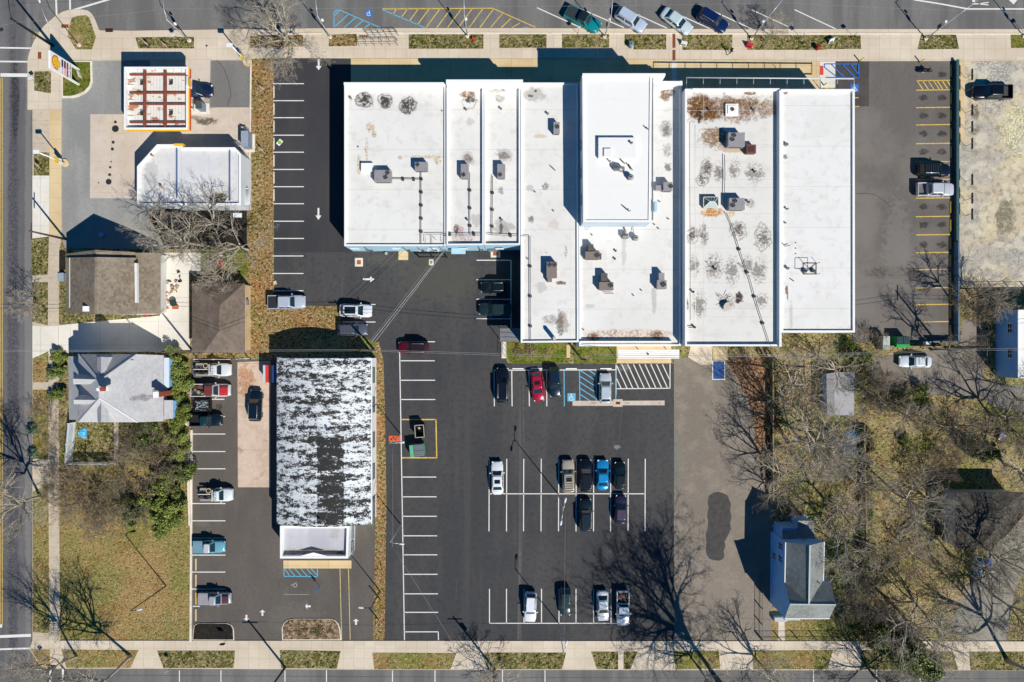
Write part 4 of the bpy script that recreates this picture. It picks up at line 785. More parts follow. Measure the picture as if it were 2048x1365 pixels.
# steel frame platform on the east roof
t = thing('antenna_frame', 'square black steel mounting frame with crossed bars on the east roof', 'frame', W(1619, 537, 6.9))
m = MB().use(plain(70, 66, 62))
c4 = [(1607, 527), (1633, 527), (1633, 549), (1607, 549)]
for z in (7.0, 8.0):
    for i in range(4): m.tube([W(*c4[i-1], z), W(*c4[i], z)], .035, 5)
for x, y in c4: m.tube([W(x, y, 6.9), (W(x, y, 6.9).x, W(x, y, 6.9).y, 8.0)], .035, 5)
m.tube([W(1607, 527, 7), W(1633, 549, 7)], .035, 5); m.tube([W(1633, 527, 7), W(1607, 549, 7)], .035, 5); m.build('frame', t)
for x, y in ((1611, 542), (1628, 542)): p = W(x, y, 7.3); MB().use(plain(80, 78, 76)).box((p.x, p.y, 7.15), (.45, .4, .3)).build('ballast_block', t)
# collapsed dish debris on the stained roof
p = W(1448, 604, 6.9); t = thing('satellite_dish', 'fallen satellite dish with tangled bracket beside the dark stain on the stained roof', 'satellite dish', (p.x, p.y, 6.4))
m = MB().use(plain(176, 168, 156)); m.tube([(p.x+.3, p.y-.6, 6.55), (p.x+.42, p.y-.66, 6.75)], [.15, .62], 14); m.build('dish', t)
m = MB().use(plain(96, 88, 78)); rn = random.Random(3)
for _ in range(16):
    a = Vector((p.x+rn.uniform(-.6, .9), p.y+rn.uniform(-.4, .8), 6.45+rn.random()*.4)); m.tube([a, a+Vector((rn.uniform(-.6, .6), rn.uniform(-.6, .6), rn.uniform(-.05, .3)))], .03, 4)
m.build('bracket', t)
# ---------------------------------------------------------------- black steel barrier, pad behind the loading wall
t = thing('steel_barrier', 'low black steel pipe barrier with sloped ends guarding the gas meters behind the shops', 'barrier', W(865, 515))
m = MB().use('black_rubber'); m.tube([W(829, 506, .1), W(838, 514, .9), W(893, 514, .9), W(889, 508, .1)], .09, 8); m.build('rail', t)
for x in (838, 865, 893): q = W(x, 514, .9); MB().use('black_rubber').cyl((q.x, q.y, 0), .08, .9, 8).build('post', t)
sheet('concrete_pad', [rect(797, 500, 816.5, 520.5)], .09, 'plaza_concrete', z0=0)
t = thing('floodlight', 'small round lamp fixture standing near the loading wall', 'lamp', W(772, 507)); p = W(772, 507, .5)
MB().use('metal_pipe').cyl((p.x, p.y, 0), .05, .4, 6).build('stem', t); MB().use(plain(170, 168, 160)).tube([(p.x, p.y, .4), (p.x, p.y, .55)], [.25, .18], 12).build('head', t)
# ---------------------------------------------------------------- fuel canopy
M('canopy_deck', col(228, 224, 212), (('n', .5, .45, .7, col(206, 206, 204), .6), ('j', .42, 0, 0, 0, .05, col(170, 174, 180), .7), ('n', 1.3, .56, .64, col(176, 100, 50), .9, (.6, 1.)), ('n', .3, .6, .72, col(198, 150, 100), .4)), rough=.5)
M('rust_beam', col(132, 74, 58), (('n', 1.5, .45, .7, col(96, 52, 46), .7), ('n', 4, .56, .7, col(176, 96, 50), .6)), rough=.75)
t = thing('fuel_canopy', 'square white fuel station canopy with open top and rust red beams', 'canopy', W(312, 192))
ZT = 5.6
a, b = W(248, 134, ZT), W(375, 258.5, ZT); x0, x1, y0, y1 = a.x, b.x, b.y, a.y; zf = 4.7
MB().use('canopy_deck').box(((x0+x1)/2, (y0+y1)/2, 4.85), (x1-x0-.3, y1-y0-.3, .1)).build('deck', t)
def fascia(name, px, py, lx, ly, mat, z0_, z1_): return MB().use(mat).box((px, py, (z0_+z1_)/2), (lx, ly, z1_-z0_)).build(name, t)
for nm, px, py, lx, ly in (('fascia', (x0+x1)/2, y1-.1, x1-x0, .2), ('fascia', (x0+x1)/2, y0+.1, x1-x0, .2), ('fascia', x0+.1, (y0+y1)/2, .2, y1-y0-.4), ('fascia', x1-.1, (y0+y1)/2, .2, y1-y0-.4)): fascia(nm, px, py, lx, ly, 'parapet_white', 4.7, ZT)
fascia('yellow_band', (x0+x1)/2, y0-.04, x1-x0-.02, .1, plain(240, 186, 30), 4.85, 5.35); fascia('yellow_band', x1+.04, (y0+y1)/2, .1, y1-y0-.04, plain(240, 186, 30), 5.05, 5.4); fascia('red_band', x1+.05, (y0+y1)/2, .12, y1-y0-.06, plain(206, 44, 36), 4.75, 5.04)
m = MB().use('rust_beam')
for px in (289, 330): q = W(px, 190, 5.4); m.box((q.x, (y0+y1)/2, 5.3), (.3, y1-y0-.7, .3))
for py in (149, 185.5, 208, 244.5): q = W(300, py, 5.2); m.box(((x0+x1)/2, q.y, 5.08), (x1-x0-1.0, .22, .26))
m.build('beams', t)
m = MB().use(plain(190, 200, 208))
for px in (256, 274, 292, 310, 328, 346, 362): q = W(px, 140, 5.5); m.tube([(q.x, y1-.25, 5.45), (q.x, y1-1.0, 4.95)], .05, 5)
for py in (160, 170, 190, 200, 220, 232):
    q = W(256, py, 5.1); m.tube([(x0+.25, q.y, 5.1), (x0+1.0, q.y, 5.0)], .04, 5)
m.build('braces', t)
m = MB().use(plain(60, 60, 62))
for px, py in ((283, 164), (341, 164), (283, 225), (341, 225)):
    q = W(px, py, 5.1); m.tube([(q.x-.3, q.y+.4, 4.95), (q.x+.3, q.y+.3, 5.05), (q.x+.1, q.y-.4, 5.05), (q.x-.3, q.y-.3, 4.95)], .04, 5); m.box((q.x, q.y, 4.94), (.5, .5, .07))
m.build('wiring_boxes', t)
for px, py in ((283, 150), (341, 150), (283, 235), (341, 235)): q = W(px, py, 5); MB().use('parapet_white').box((q.x, q.y, 2.4), (.35, .35, 4.8)).build('column', t)
q = (x1+.06, W(0, 165, 5.4).y)
def shell(name, org, u, v, s, parent, nrm):
    """fan shaped emblem: red edge, yellow ribbed fan; u to the right, v up"""
    org, u, v, nrm = Vector(org), Vector(u), Vector(v), Vector(nrm)
    def fanp(k):
        P = []
        for i in range(25):
            a = R(-28+236*i/24); r_ = s*k*(.5+.02*math.cos(i*math.pi)); P.append((math.cos(a)*r_*1.06, math.sin(a)*r_*.98+.06*s))
        P += [(-.2*s*k, -.26*s*k), (-.24*s*k, -.44*s*k), (.24*s*k, -.44*s*k), (.2*s*k, -.26*s*k)]
        return P
    m = MB().use(plain(204, 32, 36)); m.face([org+u*x+v*y+nrm*.02 for x, y in fanp(1.0)])
    m.use(plain(250, 206, 20)); m.face([org+u*x+v*y+nrm*.03 for x, y in fanp(.86)])
    m.use(plain(204, 32, 36))
    for i in range(7):
        a = R(90+(i-3)*24); d = u*math.cos(a)+v*math.sin(a); e = u*-math.sin(a)+v*math.cos(a); o = org-v*.24*s+nrm*.036
        m.face([o+d*.16*s-e*.008*s, o+d*.62*s-e*.018*s, o+d*.62*s+e*.018*s, o+d*.16*s+e*.008*s])
    return m.build(name, parent)
MB().use('parapet_white').box((x1+.1, q[1], 5.3), (.16, 1.3, 1.3)).build('emblem_panel', t)
shell('emblem', (x1+.18, q[1], 5.3), (0, 1, 0), (0, 0, 1), 1.15, t, (1, 0, 0))
# fuel pump showing at the canopy's east edge
p = W(400, 212, 1.3); t = thing('fuel_pump', 'grey fuel dispenser with curled hose at the east edge of the canopy', 'fuel pump', (p.x, p.y, 0))
MB().use(plain(126, 140, 152)).box((p.x, p.y, .95), (.75, 1.0, 1.6)).build('cabinet', t); MB().use(plain(70, 80, 88)).box((p.x, p.y, 1.78), (.85, 1.1, .08)).build('lid', t)
MB().use(plain(224, 220, 208)).box((p.x-.8, p.y, .07), (3.2, 1.5, .14)).build('plinth', t)
m = MB().use('black_rubber'); m.tube([(p.x-.4, p.y, 1.2), (p.x-.9, p.y+.3, 1.3), (p.x-1.2, p.y-.1, .6), (p.x-1.6, p.y+.1, .4), (p.x-1.9, p.y-.3, .2)], .04, 5); m.build('hose', t)
m = MB().use(plain(226, 226, 222)); m.tube([(p.x-1.4, p.y-.3, .14), (p.x-1.4, p.y-.3, 1.)], .12, 8); m.build('bollard', t)
# ---------------------------------------------------------------- shop kiosk beside the canopy
M('kiosk_roof', col(216, 215, 212), (('n', .3, .4, .65, col(202, 202, 200), .7), ('n', 1.4, .5, .75, col(178, 176, 172), .5), ('s', 437, 396, 22, 12, col(62, 56, 38), 1., 3.6, .5, 1.6), ('s', 300, 345, 14, 40, col(176, 172, 166), .5, 3.6), ('s', 380, 330, 50, 50, col(206, 206, 214), .5, 3.6), ('j', 3.8, 0, 0, 0, .05, col(170, 176, 190), .6)), rough=.7)
t = thing('station_shop', 'white flat roofed station shop with one cut corner south of the fuel canopy', 'building', W(380, 350))
block(t, [(314, 289), (365, 289), (365, 295), (470, 295), (482, 308), (482, 411), (274, 411), (274, 333)], 3.5, 'kiosk_roof', 'stucco_white', par=.3, pw=.3)
pbox(t, 'front_sign', plain(240, 190, 40), 348, 287.5, 366, 292, 3.2, 4.0); pbox(t, 'roof_divider', plain(90, 110, 150), 352, 297, 353.5, 396, 3.5, 3.75); pbox(t, 'roof_divider', plain(90, 110, 150), 458, 300, 459.5, 402, 3.5, 3.75)
for x, y in ((320, 372), (302, 310)): vent(t, x, y, 3.5, c=(190, 120, 80))
# fenced machine at its southeast corner
t = thing('machine_cage', 'white open railed cage around machinery at the corner of the station shop', 'cage', W(487, 395))
m = MB().use(plain(230, 230, 228))
cc = [(477, 375), (497, 378), (499, 409), (478, 409)]
for z in (.1, 1.2, 2.2):
    for i in range(4): m.tube([W(*cc[i-1], z), W(*cc[i], z)], .05, 5)
for x, y in cc: m.tube([W(x, y, 0), (W(x, y, 0).x, W(x, y, 0).y, 2.3)], .05, 5)
for k in range(6): m.tube([W(490+k*1.5, 379, 2.2), W(491+k*1.5, 408, 2.2)], .03, 4)
m.build('rails', t); p = W(485, 392, 1); MB().use('metal_grey').box((p.x, p.y, .6), (.8, 1.5, 1.2)).build('machine', t)
t = thing('air_station', 'grey upright cabinet with a small roof on a pad east of the fuel canopy', 'cabinet', W(489, 281)); p = W(489.5, 278, 1.8)
MB().use(plain(128, 142, 162)).box((p.x, p.y, .95), (.9, 2.1, 1.7)).build('cabinet', t); MB().use(plain(150, 160, 176)).box((p.x, p.y, 1.84), (1.0, 2.2, .08)).build('lid', t); MB().use('kerb_concrete').box((p.x+.1, p.y-.1, .05), (1.4, 2.6, .1)).build('pad', t)
for x, y, lb in ((492, 258, 'white leaning panel above the grey cabinet at the forecourt edge'), (475, 288, 'white leaning panel below left of the grey cabinet at the forecourt edge')):
    p = W(x, y, .6); MB().use(plain(224, 220, 210)).box((p.x, p.y, .6), (1.0, .1, 1.1), rot=Matrix.Rotation(R(-40), 3, 'Z') @ Matrix.Rotation(R(25), 3, 'X')).build('sign_board', label=lb, cat='sign', org=(p.x, p.y, 0), group='leaning panels at the forecourt edge')
# ---------------------------------------------------------------- houses with pitched roofs
def poly_roof(root, name, mat, faces, thick=.12):
    """faces: list of lists of (px,py,z); a solid roof skin with thickness"""
    m = MB().use(mat)
    for f in faces:
        P = [W(*q) for q in f]; n = (P[1]-P[0]).cross(P[2]-P[0])
        if n.z < 0: P = P[::-1]
        m.face(P); m.face([p-Vector((0, 0, thick)) for p in P[::-1]])
        for i in range(len(P)): a, b = P[i-1], P[i]; m.face([a-Vector((0, 0, thick)), b-Vector((0, 0, thick)), b, a])
    return m.build(name, root)
def walls(root, mat, pts, name='wall'):
    """pts: (px,py,z_top) world footprint from the eave points, inset slightly"""
    m = MB().use(mat); P = [W(*q) for q in pts]
    c = sum(P, Vector())/len(P)
    P = [Vector((c.x+(p.x-c.x)*.965, c.y+(p.y-c.y)*.965, p.z-.1)) for p in P]
    a_ = sum(P[i-1].x*P[i].y-P[i].x*P[i-1].y for i in range(len(P)))
    for i in range(len(P)):
        a, b = P[i-1], P[i]; f = [(a.x, a.y, 0), (b.x, b.y, 0), b, a]; m.face(f if a_ > 0 else f[::-1])
    m.build(name, root); return P
M('brown_shingle', col(142, 130, 114), (('g', .22, .34, col(104, 92, 78), .8), ('n', .3, .42, .65, col(156, 144, 128), .5), ('n', 2, .5, .72, col(112, 102, 88), .5)), rough=.9, bump=(12, .03))
M('brown_shingle_b', col(120, 106, 94), (('g', .2, .34, col(96, 84, 74), .8), ('n', .3, .42, .65, col(136, 122, 108), .6), ('n', 2, .5, .72, col(98, 86, 76), .5)), rough=.9, bump=(12, .03))
M('grey_shingle', col(184, 183, 184), (('g', .2, .34, col(166, 165, 166), .7), ('n', .3, .42, .65, col(196, 195, 196), .5), ('n', 2, .5, .72, col(160, 160, 162), .4), ('s', 283, 796, 16, 8, col(110, 108, 112), .7, 5.2, 1., 1.4)), rough=.85, bump=(12, .02))
M('dark_shingle', col(136, 140, 138), (('g', .2, .34, col(104, 108, 108), .8), ('n', .3, .42, .65, col(148, 152, 148), .6), ('n', 2, .5, .72, col(112, 116, 114), .5)), rough=.42, spec=.5, bump=(12, .02))
M('siding_white', col(214, 214, 210), (('n', .6, .4, .7, col(196, 198, 196), .5),), rough=.7)
M('siding_blue', col(136, 192, 246), (('n', .6, .4, .7, col(112, 170, 234), .5),), rough=.7)
M('brick_red', col(170, 86, 60), (('g', .09, .22, col(130, 60, 44), .8), ('n', 4, .5, .7, col(196, 116, 84), .6)), rough=.9)
# brown shingled house
t = thing('brown_house', 'gabled house with brown grey shingle roof and front wall facing the west road', 'house', W(226, 566))
ry, rh = 191, 8.6
poly_roof(t, 'roof', 'brown_shingle', [[(132, 516, 5.1), (ry, 514.5, rh), (ry, 628.5, rh), (132, 627, 5.1)], [(ry, 514.5, rh), (272, 516, 5.5), (272, 630, 5.5), (ry, 628.5, rh)], [(270.5, 506, 5.1), (320.5, 506, 2.4), (320.5, 628, 2.4), (270.5, 628, 5.1)]])
poly_roof(t, 'front_gable_roof', 'brown_shingle', [[(132, 508, 4.6), (ry, 500.5, 8.0), (ry, 514, 8.0), (132, 514, 4.6)], [(ry, 500.5, 8.0), (270, 505, 5.0), (270, 514, 5.0), (ry, 514, 8.0)]])
walls(t, 'siding_white', [(133, 506, 5.), (191, 502, 8.2), (271, 504, 5.), (320, 506, 2.3), (320, 627, 2.3), (271, 629, 5.), (191, 628, 8.5), (133, 627, 5.0)])
m = MB().use(plain(232, 230, 224)); m.bar(W(273, 527, 5.9), W(274, 606, 5.9), .3, .5); m.build('roof_step', t)
m = MB().use(plain(206, 202, 190)); m.bar(W(139.5, 516, 5.6), W(139.5, 616, 5.6), .12, .1); m.build('gutter', t)
m = MB().use('brown_shingle'); m.bar(W(ry, 515, rh+.04), W(ry, 628, rh+.04), .25, .06); m.build('ridge_cap', t)
p = W(171, 618, 8.0); MB().use('brick_red').box((p.x, p.y, 7.1), (.7, .6, 1.5)).build('chimney', t); MB().use('parapet_white').box((p.x, p.y, 7.88), (.85, .7, .1)).build('chimney_cap', t)
yw = W(0, 504, 4.8).y
for x in (160, 215, 250): q = W(x, 500, 2); window(t, (q.x-.5, W(200, 503, 5).y+.3, 0), (q.x+.5, W(200, 503, 5).y+.3, 0), 1.2, 2.5, (0, 1, 0))
m = MB().use(plain(150, 160, 170)); q = W(123, 555, .3); m.box((q.x, q.y, .2), (1.0, 1.2, .4)); m.box((q.x+.2, q.y, .5), (.6, 1.2, .3)); m.build('front_steps', t)
m = MB().use('dark_bed').prism(XY(rect(118, 502, 131, 540)), 0, .06); m.build('planting_bed', kind='structure')
# hipped garage
t = thing('garage', 'hip roofed brown garage with pale side wall west of the leaf covered verge', 'garage', W(438, 640))
e = 2.6; poly_roof(t, 'roof', 'brown_shingle_b', [[(384, 567, e), (489, 567, e), (439, 611.5, 4.3)], [(489, 567, e), (489, 706, e), (438, 662, 4.3), (439, 611.5, 4.3)], [(438, 662, 4.3), (489, 706, e), (408, 706, 3.34)], [(384, 567, e), (439, 611.5, 4.3), (438, 662, 4.3), (408, 706, 3.34), (384, 706, e)]])
walls(t, 'plaza_concrete', [(384, 567, e), (489, 567, e), (489, 704, e), (384, 699, e)])
MB().use('plaza_concrete').box((W(492, 640, 1).x, W(492, 636, 1).y, 1.0), (.3, 8.6, 2.0)).build('side_wall', t); p = W(493, 605, 1.6); MB().use('metal_grey').box((p.x, p.y, 1.6), (.5, .8, .6)).build('wall_meter', t)
# grey hip roofed house
t = thing('grey_house', 'large pale grey hip roofed house with four small gabled dormers and brick chimney', 'house', W(240, 776))
zr, ze, z3 = 8.8, 5.6, 3.0
poly_roof(t, 'roof', 'grey_shingle', [[(157, 709, ze), (274, 709, ze), (199, 762, zr)], [(199, 762, zr), (274, 709, ze), (327, 711, z3), (327, 843, z3), (275, 845, ze), (199, 797, zr)], [(157, 845, ze), (199, 797, zr), (275, 845, ze)], [(157, 709, ze), (199, 762, zr), (199, 797, zr), (157, 845, ze)]])
poly_roof(t, 'porch_roof', 'grey_shingle', [[(136.5, 713, 3.2), (157.5, 713, 4.4), (157.5, 840, 4.4), (138, 840, 3.2)]])
poly_roof(t, 'side_porch_roof', 'grey_shingle', [[(328, 801, 3.4), (346, 801, 3.0), (346, 838, 3.0), (328, 838, 3.4)]]); poly_roof(t, 'side_porch_roof', MATS['stucco_pale'], [[(328, 716, 2.9), (338, 716, 2.5), (338, 776, 2.5), (328, 776, 2.9)]])
walls(t, 'siding_white', [(157, 709, ze), (274, 709, ze), (275, 845, ze), (157, 845, ze)]); walls(t, 'siding_white', [(272, 711, z3), (327, 711, z3), (327, 843, z3), (272, 843, z3)], 'rear_wall'); walls(t, 'siding_blue', [(137, 713, 3.0), (157, 713, 3.0), (157, 839, 3.0), (138, 839, 3.0)], 'porch_wall'); walls(t, 'siding_blue', [(329, 802, 3.), (345, 802, 3.), (345, 837, 3.), (329, 837, 3.)], 'side_porch_wall'); walls(t, 'siding_blue', [(329, 717, 2.5), (338, 717, 2.5), (338, 775, 2.5), (329, 775, 2.5)], 'side_porch_wall')
def dormer(apex, l, r, zap, zlow, back):
    # ridge from apex (outer end) to back point; l and r: outer eave ends
    poly_roof(t, 'dormer_roof', 'grey_shingle', [[(*l[:2], zlow), (*apex, zap), (*back, zap+.05), (*l[2:], zlow)], [(*r[:2], zlow), (*apex, zap), (*back, zap+.05), (*r[2:], zlow)]], .1)
    P = [W(*l[:2], zlow-.05), W(*apex, zap-.05), W(*r[:2], zlow-.05), W(*r[2:], zlow-.05), W(*l[2:], zlow-.05)]
    m = MB().use('siding_white'); L0 = 1.4
    for a, b in ((P[0], P[4]), (P[2], P[3])): m.face([a-Vector((0, 0, L0)), b-Vector((0, 0, L0)), b, a])
    m.face([P[0]-Vector((0, 0, L0)), P[2]-Vector((0, 0, L0)), P[2], P[1], P[0]]); m.build('dormer_wall', t)
dormer((146, 758), (148, 750, 188, 750), (147, 769, 190, 769), 8.3, 7.4, (195, 759.5)); dormer((147, 800), (156, 792, 190, 792), (148, 809, 186, 809), 8.3, 7.4, (194, 800.5))
dormer((202, 714), (194, 715, 194, 748), (213, 715, 214, 742), 8.2, 7.4, (202, 755)); dormer((202, 845), (195, 844, 194, 812), (216, 844, 214, 814), 8.2, 7.4, (202, 806))
m = MB().use(plain(204, 204, 208))
for a, b in (((199, 762, zr), (274, 709, ze)), ((199, 797, zr), (275, 845, ze)), ((199, 762, zr), (157, 709, ze)), ((199, 797, zr), (157, 845, ze)), ((199, 762, zr), (199, 797, zr))): m.bar(W(*a)+Vector((0, 0, .03)), W(*b)+Vector((0, 0, .03)), .16, .06)
m.build('ridge_caps', t)
p = W(203, 779, 10.3); MB().use('brick_red').box((p.x, p.y, 9.6), (.5, .5, 1.4)).build('chimney', t); m = MB().use('parapet_white').box((p.x+.3, p.y, 9.3), (.3, .6, .8)); p2 = W(195.5, 779.5, 10.2); m.cyl((p2.x, p2.y, 8.6), .22, 1.6, 10); m.build('flue', t)
p = W(313, 790, 5.8); MB().use('brick_red').box((-47.92, p.y, 2.9), (.62, .66, 5.7)).build('chimney', t); MB().use('parapet_white').box((-47.92, p.y, 5.8), (.74, .78, .12)).build('chimney_cap', t)
p = W(304, 788, 4.2); m = MB().use('dark_shingle'); m.box((p.x, p.y, 3.98), (.9, 1.1, .3), rot=Matrix.Rotation(R(22), 3, 'Y')); m.build('roof_saddle', t); vent(t, 262, 720, 6.6, r=.12, h=.6)
# blue house with dark roof
t = thing('blue_house', 'two storey pale blue house with dark shingle roof and cross gable at its south end', 'house', W(1590, 1140))
ee, rr = 5.6, 7.8
poly_roof(t, 'roof', 'dark_shingle', [[(1571.5, 1084.5, ee), (1620.5, 1091, rr), (1617.5, 1208, rr), (1570, 1165, ee)], [(1570, 1165, ee), (1617.5, 1208, rr), (1580, 1208.5, rr)], [(1620.5, 1091, rr), (1648, 1084, ee), (1646, 1162, ee), (1618.5, 1207.5, rr)]])
poly_roof(t, 'cross_gable_roof', 'dark_shingle', [[(1646, 1162.5, ee), (1661, 1163, ee), (1672, 1209.5, rr), (1618.5, 1208.5, rr)], [(1580, 1209, rr), (1672, 1210, rr), (1659, 1237, ee), (1569, 1237, ee)]])
poly_roof(t, 'rear_roof', 'dark_shingle', [[(1564, 1061, 3.6), (1596, 1061, 3.6), (1596, 1042, 3.6), (1627, 1042, 3.4), (1630, 1080, 3.8), (1566, 1081, 4.0)]])
P = [W(1571.5, 1086, ee), W(1648, 1085, ee), W(1646.5, 1162, ee), W(1660, 1163, ee), W(1659, 1236, ee), W(1570, 1236, ee)]
m = MB().use('siding_blue')
for i in range(6):
    a, b = P[i-1], P[i]; m.face([(b.x, b.y, 0), (a.x, a.y, 0), (a.x, a.y, ee-.1), (b.x, b.y, ee-.1)])
a, b, c_ = W(1571.5, 1086, ee), W(1648, 1085, ee), W(1620, 1091.5, rr-.1); m.face([(a.x, a.y, ee-.1), (b.x, b.y, ee-.1), (c_.x, a.y, rr-.12)])
for x, xx in ((P[5].x, -1), (P[3].x, 1)):
    ys = W(0, 1165, ee).y, W(0, 1237, ee).y, W(0, 1209, rr).y; m.face([(x, ys[0], ee-.1), (x, ys[1], ee-.1), (x, ys[2], rr-.1)])
m.build('wall', t)
a, b = W(1564, 1061, 3.6), W(1630, 1080, 3.6); MB().use('siding_blue').box(((a.x+b.x)/2, (a.y+b.y)/2+.1, 1.7), (b.x-a.x-.3, a.y-b.y+.4, 3.4)).build('rear_wall', t); a, b = W(1597, 1043, 3.2), W(1626, 1062, 3.2); MB().use('siding_blue').box(((a.x+b.x)/2, (a.y+b.y)/2+.1, 1.5), (b.x-a.x-.3, a.y-b.y, 3.0)).build('rear_wall', t)
for y0_ in (1092, 1118, 1205):
    q = W(1560, y0_, 3.8); window(t, (P[0].x-.01, q.y-.45, 0), (P[0].x-.01, q.y+.45, 0), 3.3, 4.5, (-1, 0, 0), frame=(180, 200, 226))
for y0_ in (1112, 1180, 1205): q = W(1560, y0_, 1.5); window(t, (P[0].x-.01, q.y-.45, 0), (P[0].x-.01, q.y+.45, 0), 1.0, 2.2, (-1, 0, 0), frame=(180, 200, 226))
q = W(1607, 1085, 4.6); window(t, (q.x-.4, P[0].y+.01, 0), (q.x+.4, P[0].y+.01, 0), 4.0, 4.9, (0, 1, 0), frame=(180, 200, 226))
m = MB().use(plain(170, 184, 180)); m.bar(W(1620, 1091, rr+.02), W(1618, 1208, rr+.02), .2, .06); m.bar(W(1580, 1209, rr+.02), W(1672, 1210, rr+.02), .14, .06)
m.build('ridge_caps', t)
for g0, g1 in (((1571, 1085), (1569.5, 1165)), ((1569, 1237.5), (1659, 1237.5)), ((1648.5, 1084), (1646.5, 1162))): MB().use(plain(222, 226, 230)).bar(W(*g0, ee), W(*g1, ee), .12, .12).build('gutter', t)
vent(t, 1640, 1168, 6.4, r=.12, h=.6)
m = MB().use(plain(170, 176, 180))
q = W(1562, 1240, .8); m.box((q.x, q.y, .4), (1.8, .6, .8)); q = W(1584, 1238, .8); m.box((q.x, q.y, .5), (2.2, .3, 1.)); m.build('front_porch', t)
# shed among the trees, east-edge building, neighbour's dark roof
t = thing('yard_shed', 'low pale grey roofed shed under bare branches in the eastern back yard', 'shed', W(1682, 800))
poly_roof(t, 'roof', plain(160, 160, 164), [[(1668, 745, 2.4), (1709, 745, 2.2), (1708, 831, 2.2), (1668, 831, 2.4)], [(1653, 748, 2.1), (1668, 746, 2.4), (1668, 831, 2.4), (1654, 831, 2.1)]]); walls(t, 'siding_blue', [(1655, 748, 2.), (1707, 746, 2.), (1706, 829, 2.), (1656, 829, 2.)])
t = thing('white_roof_building', 'pale blue walled building with white metal roof at the east picture edge', 'building', W(2060, 690))
block(t, [(2036, 620), (2250, 620), (2250, 757), (2036, 757)], 4.2, 'white_roof_tower', 'siding_blue', par=.2, pw=.2)
for y in (657, 707): q = W(2020, y, 3.); window(t, (W(2036, 0, 4.4).x-.01, q.y-.65, 0), (W(2036, 0, 4.4).x-.01, q.y+.65, 0), 2.5, 3.4, (-1, 0, 0))
t = thing('dark_roof_house', 'dark hip roofed house among bare trees at the east picture edge', 'house', W(2000, 1040))
M('black_roof', col(74, 70, 64), (('n', .8, .4, .65, col(56, 54, 50), .8), ('n', 3, .5, .62, col(120, 110, 92), .5)), rough=.9)
poly_roof(t, 'roof', 'black_roof', [[(1912, 985, 3.4), (2048, 985, 3.4), (1990, 1030, 4.4)], [(1912, 985, 3.4), (1990, 1030, 4.4), (1990, 1060, 4.4), (1955, 1100, 3.4), (1912, 1100, 3.4)], [(2048, 985, 3.4), (2048, 1030, 3.4), (2010, 1075, 3.4), (1955, 1100, 3.4), (1990, 1060, 4.4), (1990, 1030, 4.4)]]); walls(t, 'siding_white', [(1914, 987, 3.3), (2044, 987, 3.3), (2044, 1030, 3.3), (2008, 1072, 3.3), (1958, 1098, 3.3), (1914, 1098, 3.3)])
# ---------------------------------------------------------------- workshop with the patched barrel roof
m_ = bpy.data.materials.new('peeling_roof'); m_.use_nodes = True; nt_ = NT(m_.node_tree); bs = m_.node_tree.nodes['Principled BSDF']; bs.inputs['Roughness'].default_value = .8; bs.inputs['Specular IOR Level'].default_value = .2
sp = nt_.n('ShaderNodeSeparateXYZ', [nt_.pos]); cz = W(650, 870, 5)
dx = nt_.math('ABSOLUTE', nt_.math('SUBTRACT', sp.outputs[0], cz.x-.2))
cen = nt_.ramp(dx, 1.0, 4.0, .02, 0.004)
a_ = nt_.noise(1.5, 3, .5, (.62, 1.5)); b_ = nt_.noise(4.6, 4, .85, (.8, 1.3)); 
row = nt_.math('SINE', nt_.math('MULTIPLY', sp.outputs[1], 2*math.pi/1.72)); lowf = nt_.noise(.16, 2, .5)
f_ = nt_.math('ADD', nt_.math('ADD', nt_.math('MULTIPLY', a_, .46), nt_.math('MULTIPLY', b_, .62)), nt_.math('ADD', cen, nt_.math('MULTIPLY', row, .03)))
f_ = nt_.math('ADD', f_, nt_.math('MULTIPLY', nt_.math('SUBTRACT', lowf, .5), .07))
# squared patches where whole sheets are bare
cell = nt_.n('ShaderNodeTexWhiteNoise', [nt_.vm('FLOOR', nt_.vm('DIVIDE', nt_.pos, (3.3, 1.72, 1e6)))]).outputs[0]
f_ = nt_.math('ADD', f_, nt_.math('MULTIPLY', nt_.math('SUBTRACT', cell, .5), .045))
cp = W(661, 962, 5.4); dd = nt_.vm('ABSOLUTE', nt_.vm('MULTIPLY', nt_.vm('SUBTRACT', nt_.pos, (cp.x, cp.y, 0)), (1/1.7, 1/5.6, 0))); ds = nt_.n('ShaderNodeSeparateXYZ', [dd]); mx = nt_.math('MAXIMUM', ds.outputs[0], ds.outputs[1])
f_ = nt_.math('ADD', f_, nt_.ramp(mx, 1.12, .94, 0., .085))
fac = nt_.ramp(f_, .545, .556)
wt = nt_.mix(nt_.ramp(nt_.noise(.5, 4, .6, (.4, 1.6)), .4, .65), col(222, 226, 227), col(204, 209, 212)); dk = nt_.mix(nt_.noise(4), col(36, 36, 36), col(60, 60, 58))
m_.node_tree.links.new(nt_.mix(fac, wt, dk), bs.inputs['Base Color']); MATS['peeling_roof'] = m_
t = thing('workshop', 'long workshop with arched roof of peeling white paint over black', 'building', W(650, 900))
zs, zc_ = 3.8, 5.6
def arch(py, n=24, x0=553.5, x1=743.5):
    a, b = W(x0, py, zs).x, W(x1, py, zs).x; c = (a+b)/2; hw = (b-a)/2; return [(c-hw*math.cos(math.pi*i/n*1.0) if False else a+(b-a)*i/n, zs+(zc_-zs)*(1-((i/n-.5)*2)**2)) for i in range(n+1)]
yN, yS = W(0, 717, 4.6).y, W(0, 1051, 4.6).y
A_ = arch(0); m = MB().use('peeling_roof')
for (xa, za), (xb, zb) in zip(A_, A_[1:]): m.face([(xa, yS, za), (xb, yS, zb), (xb, yN, zb), (xa, yN, za)], sm=True)
m.build('roof', t, recalc=True)
m = MB().use('parapet_white'); xa, xb = A_[0][0]+.1, A_[-1][0]-.1
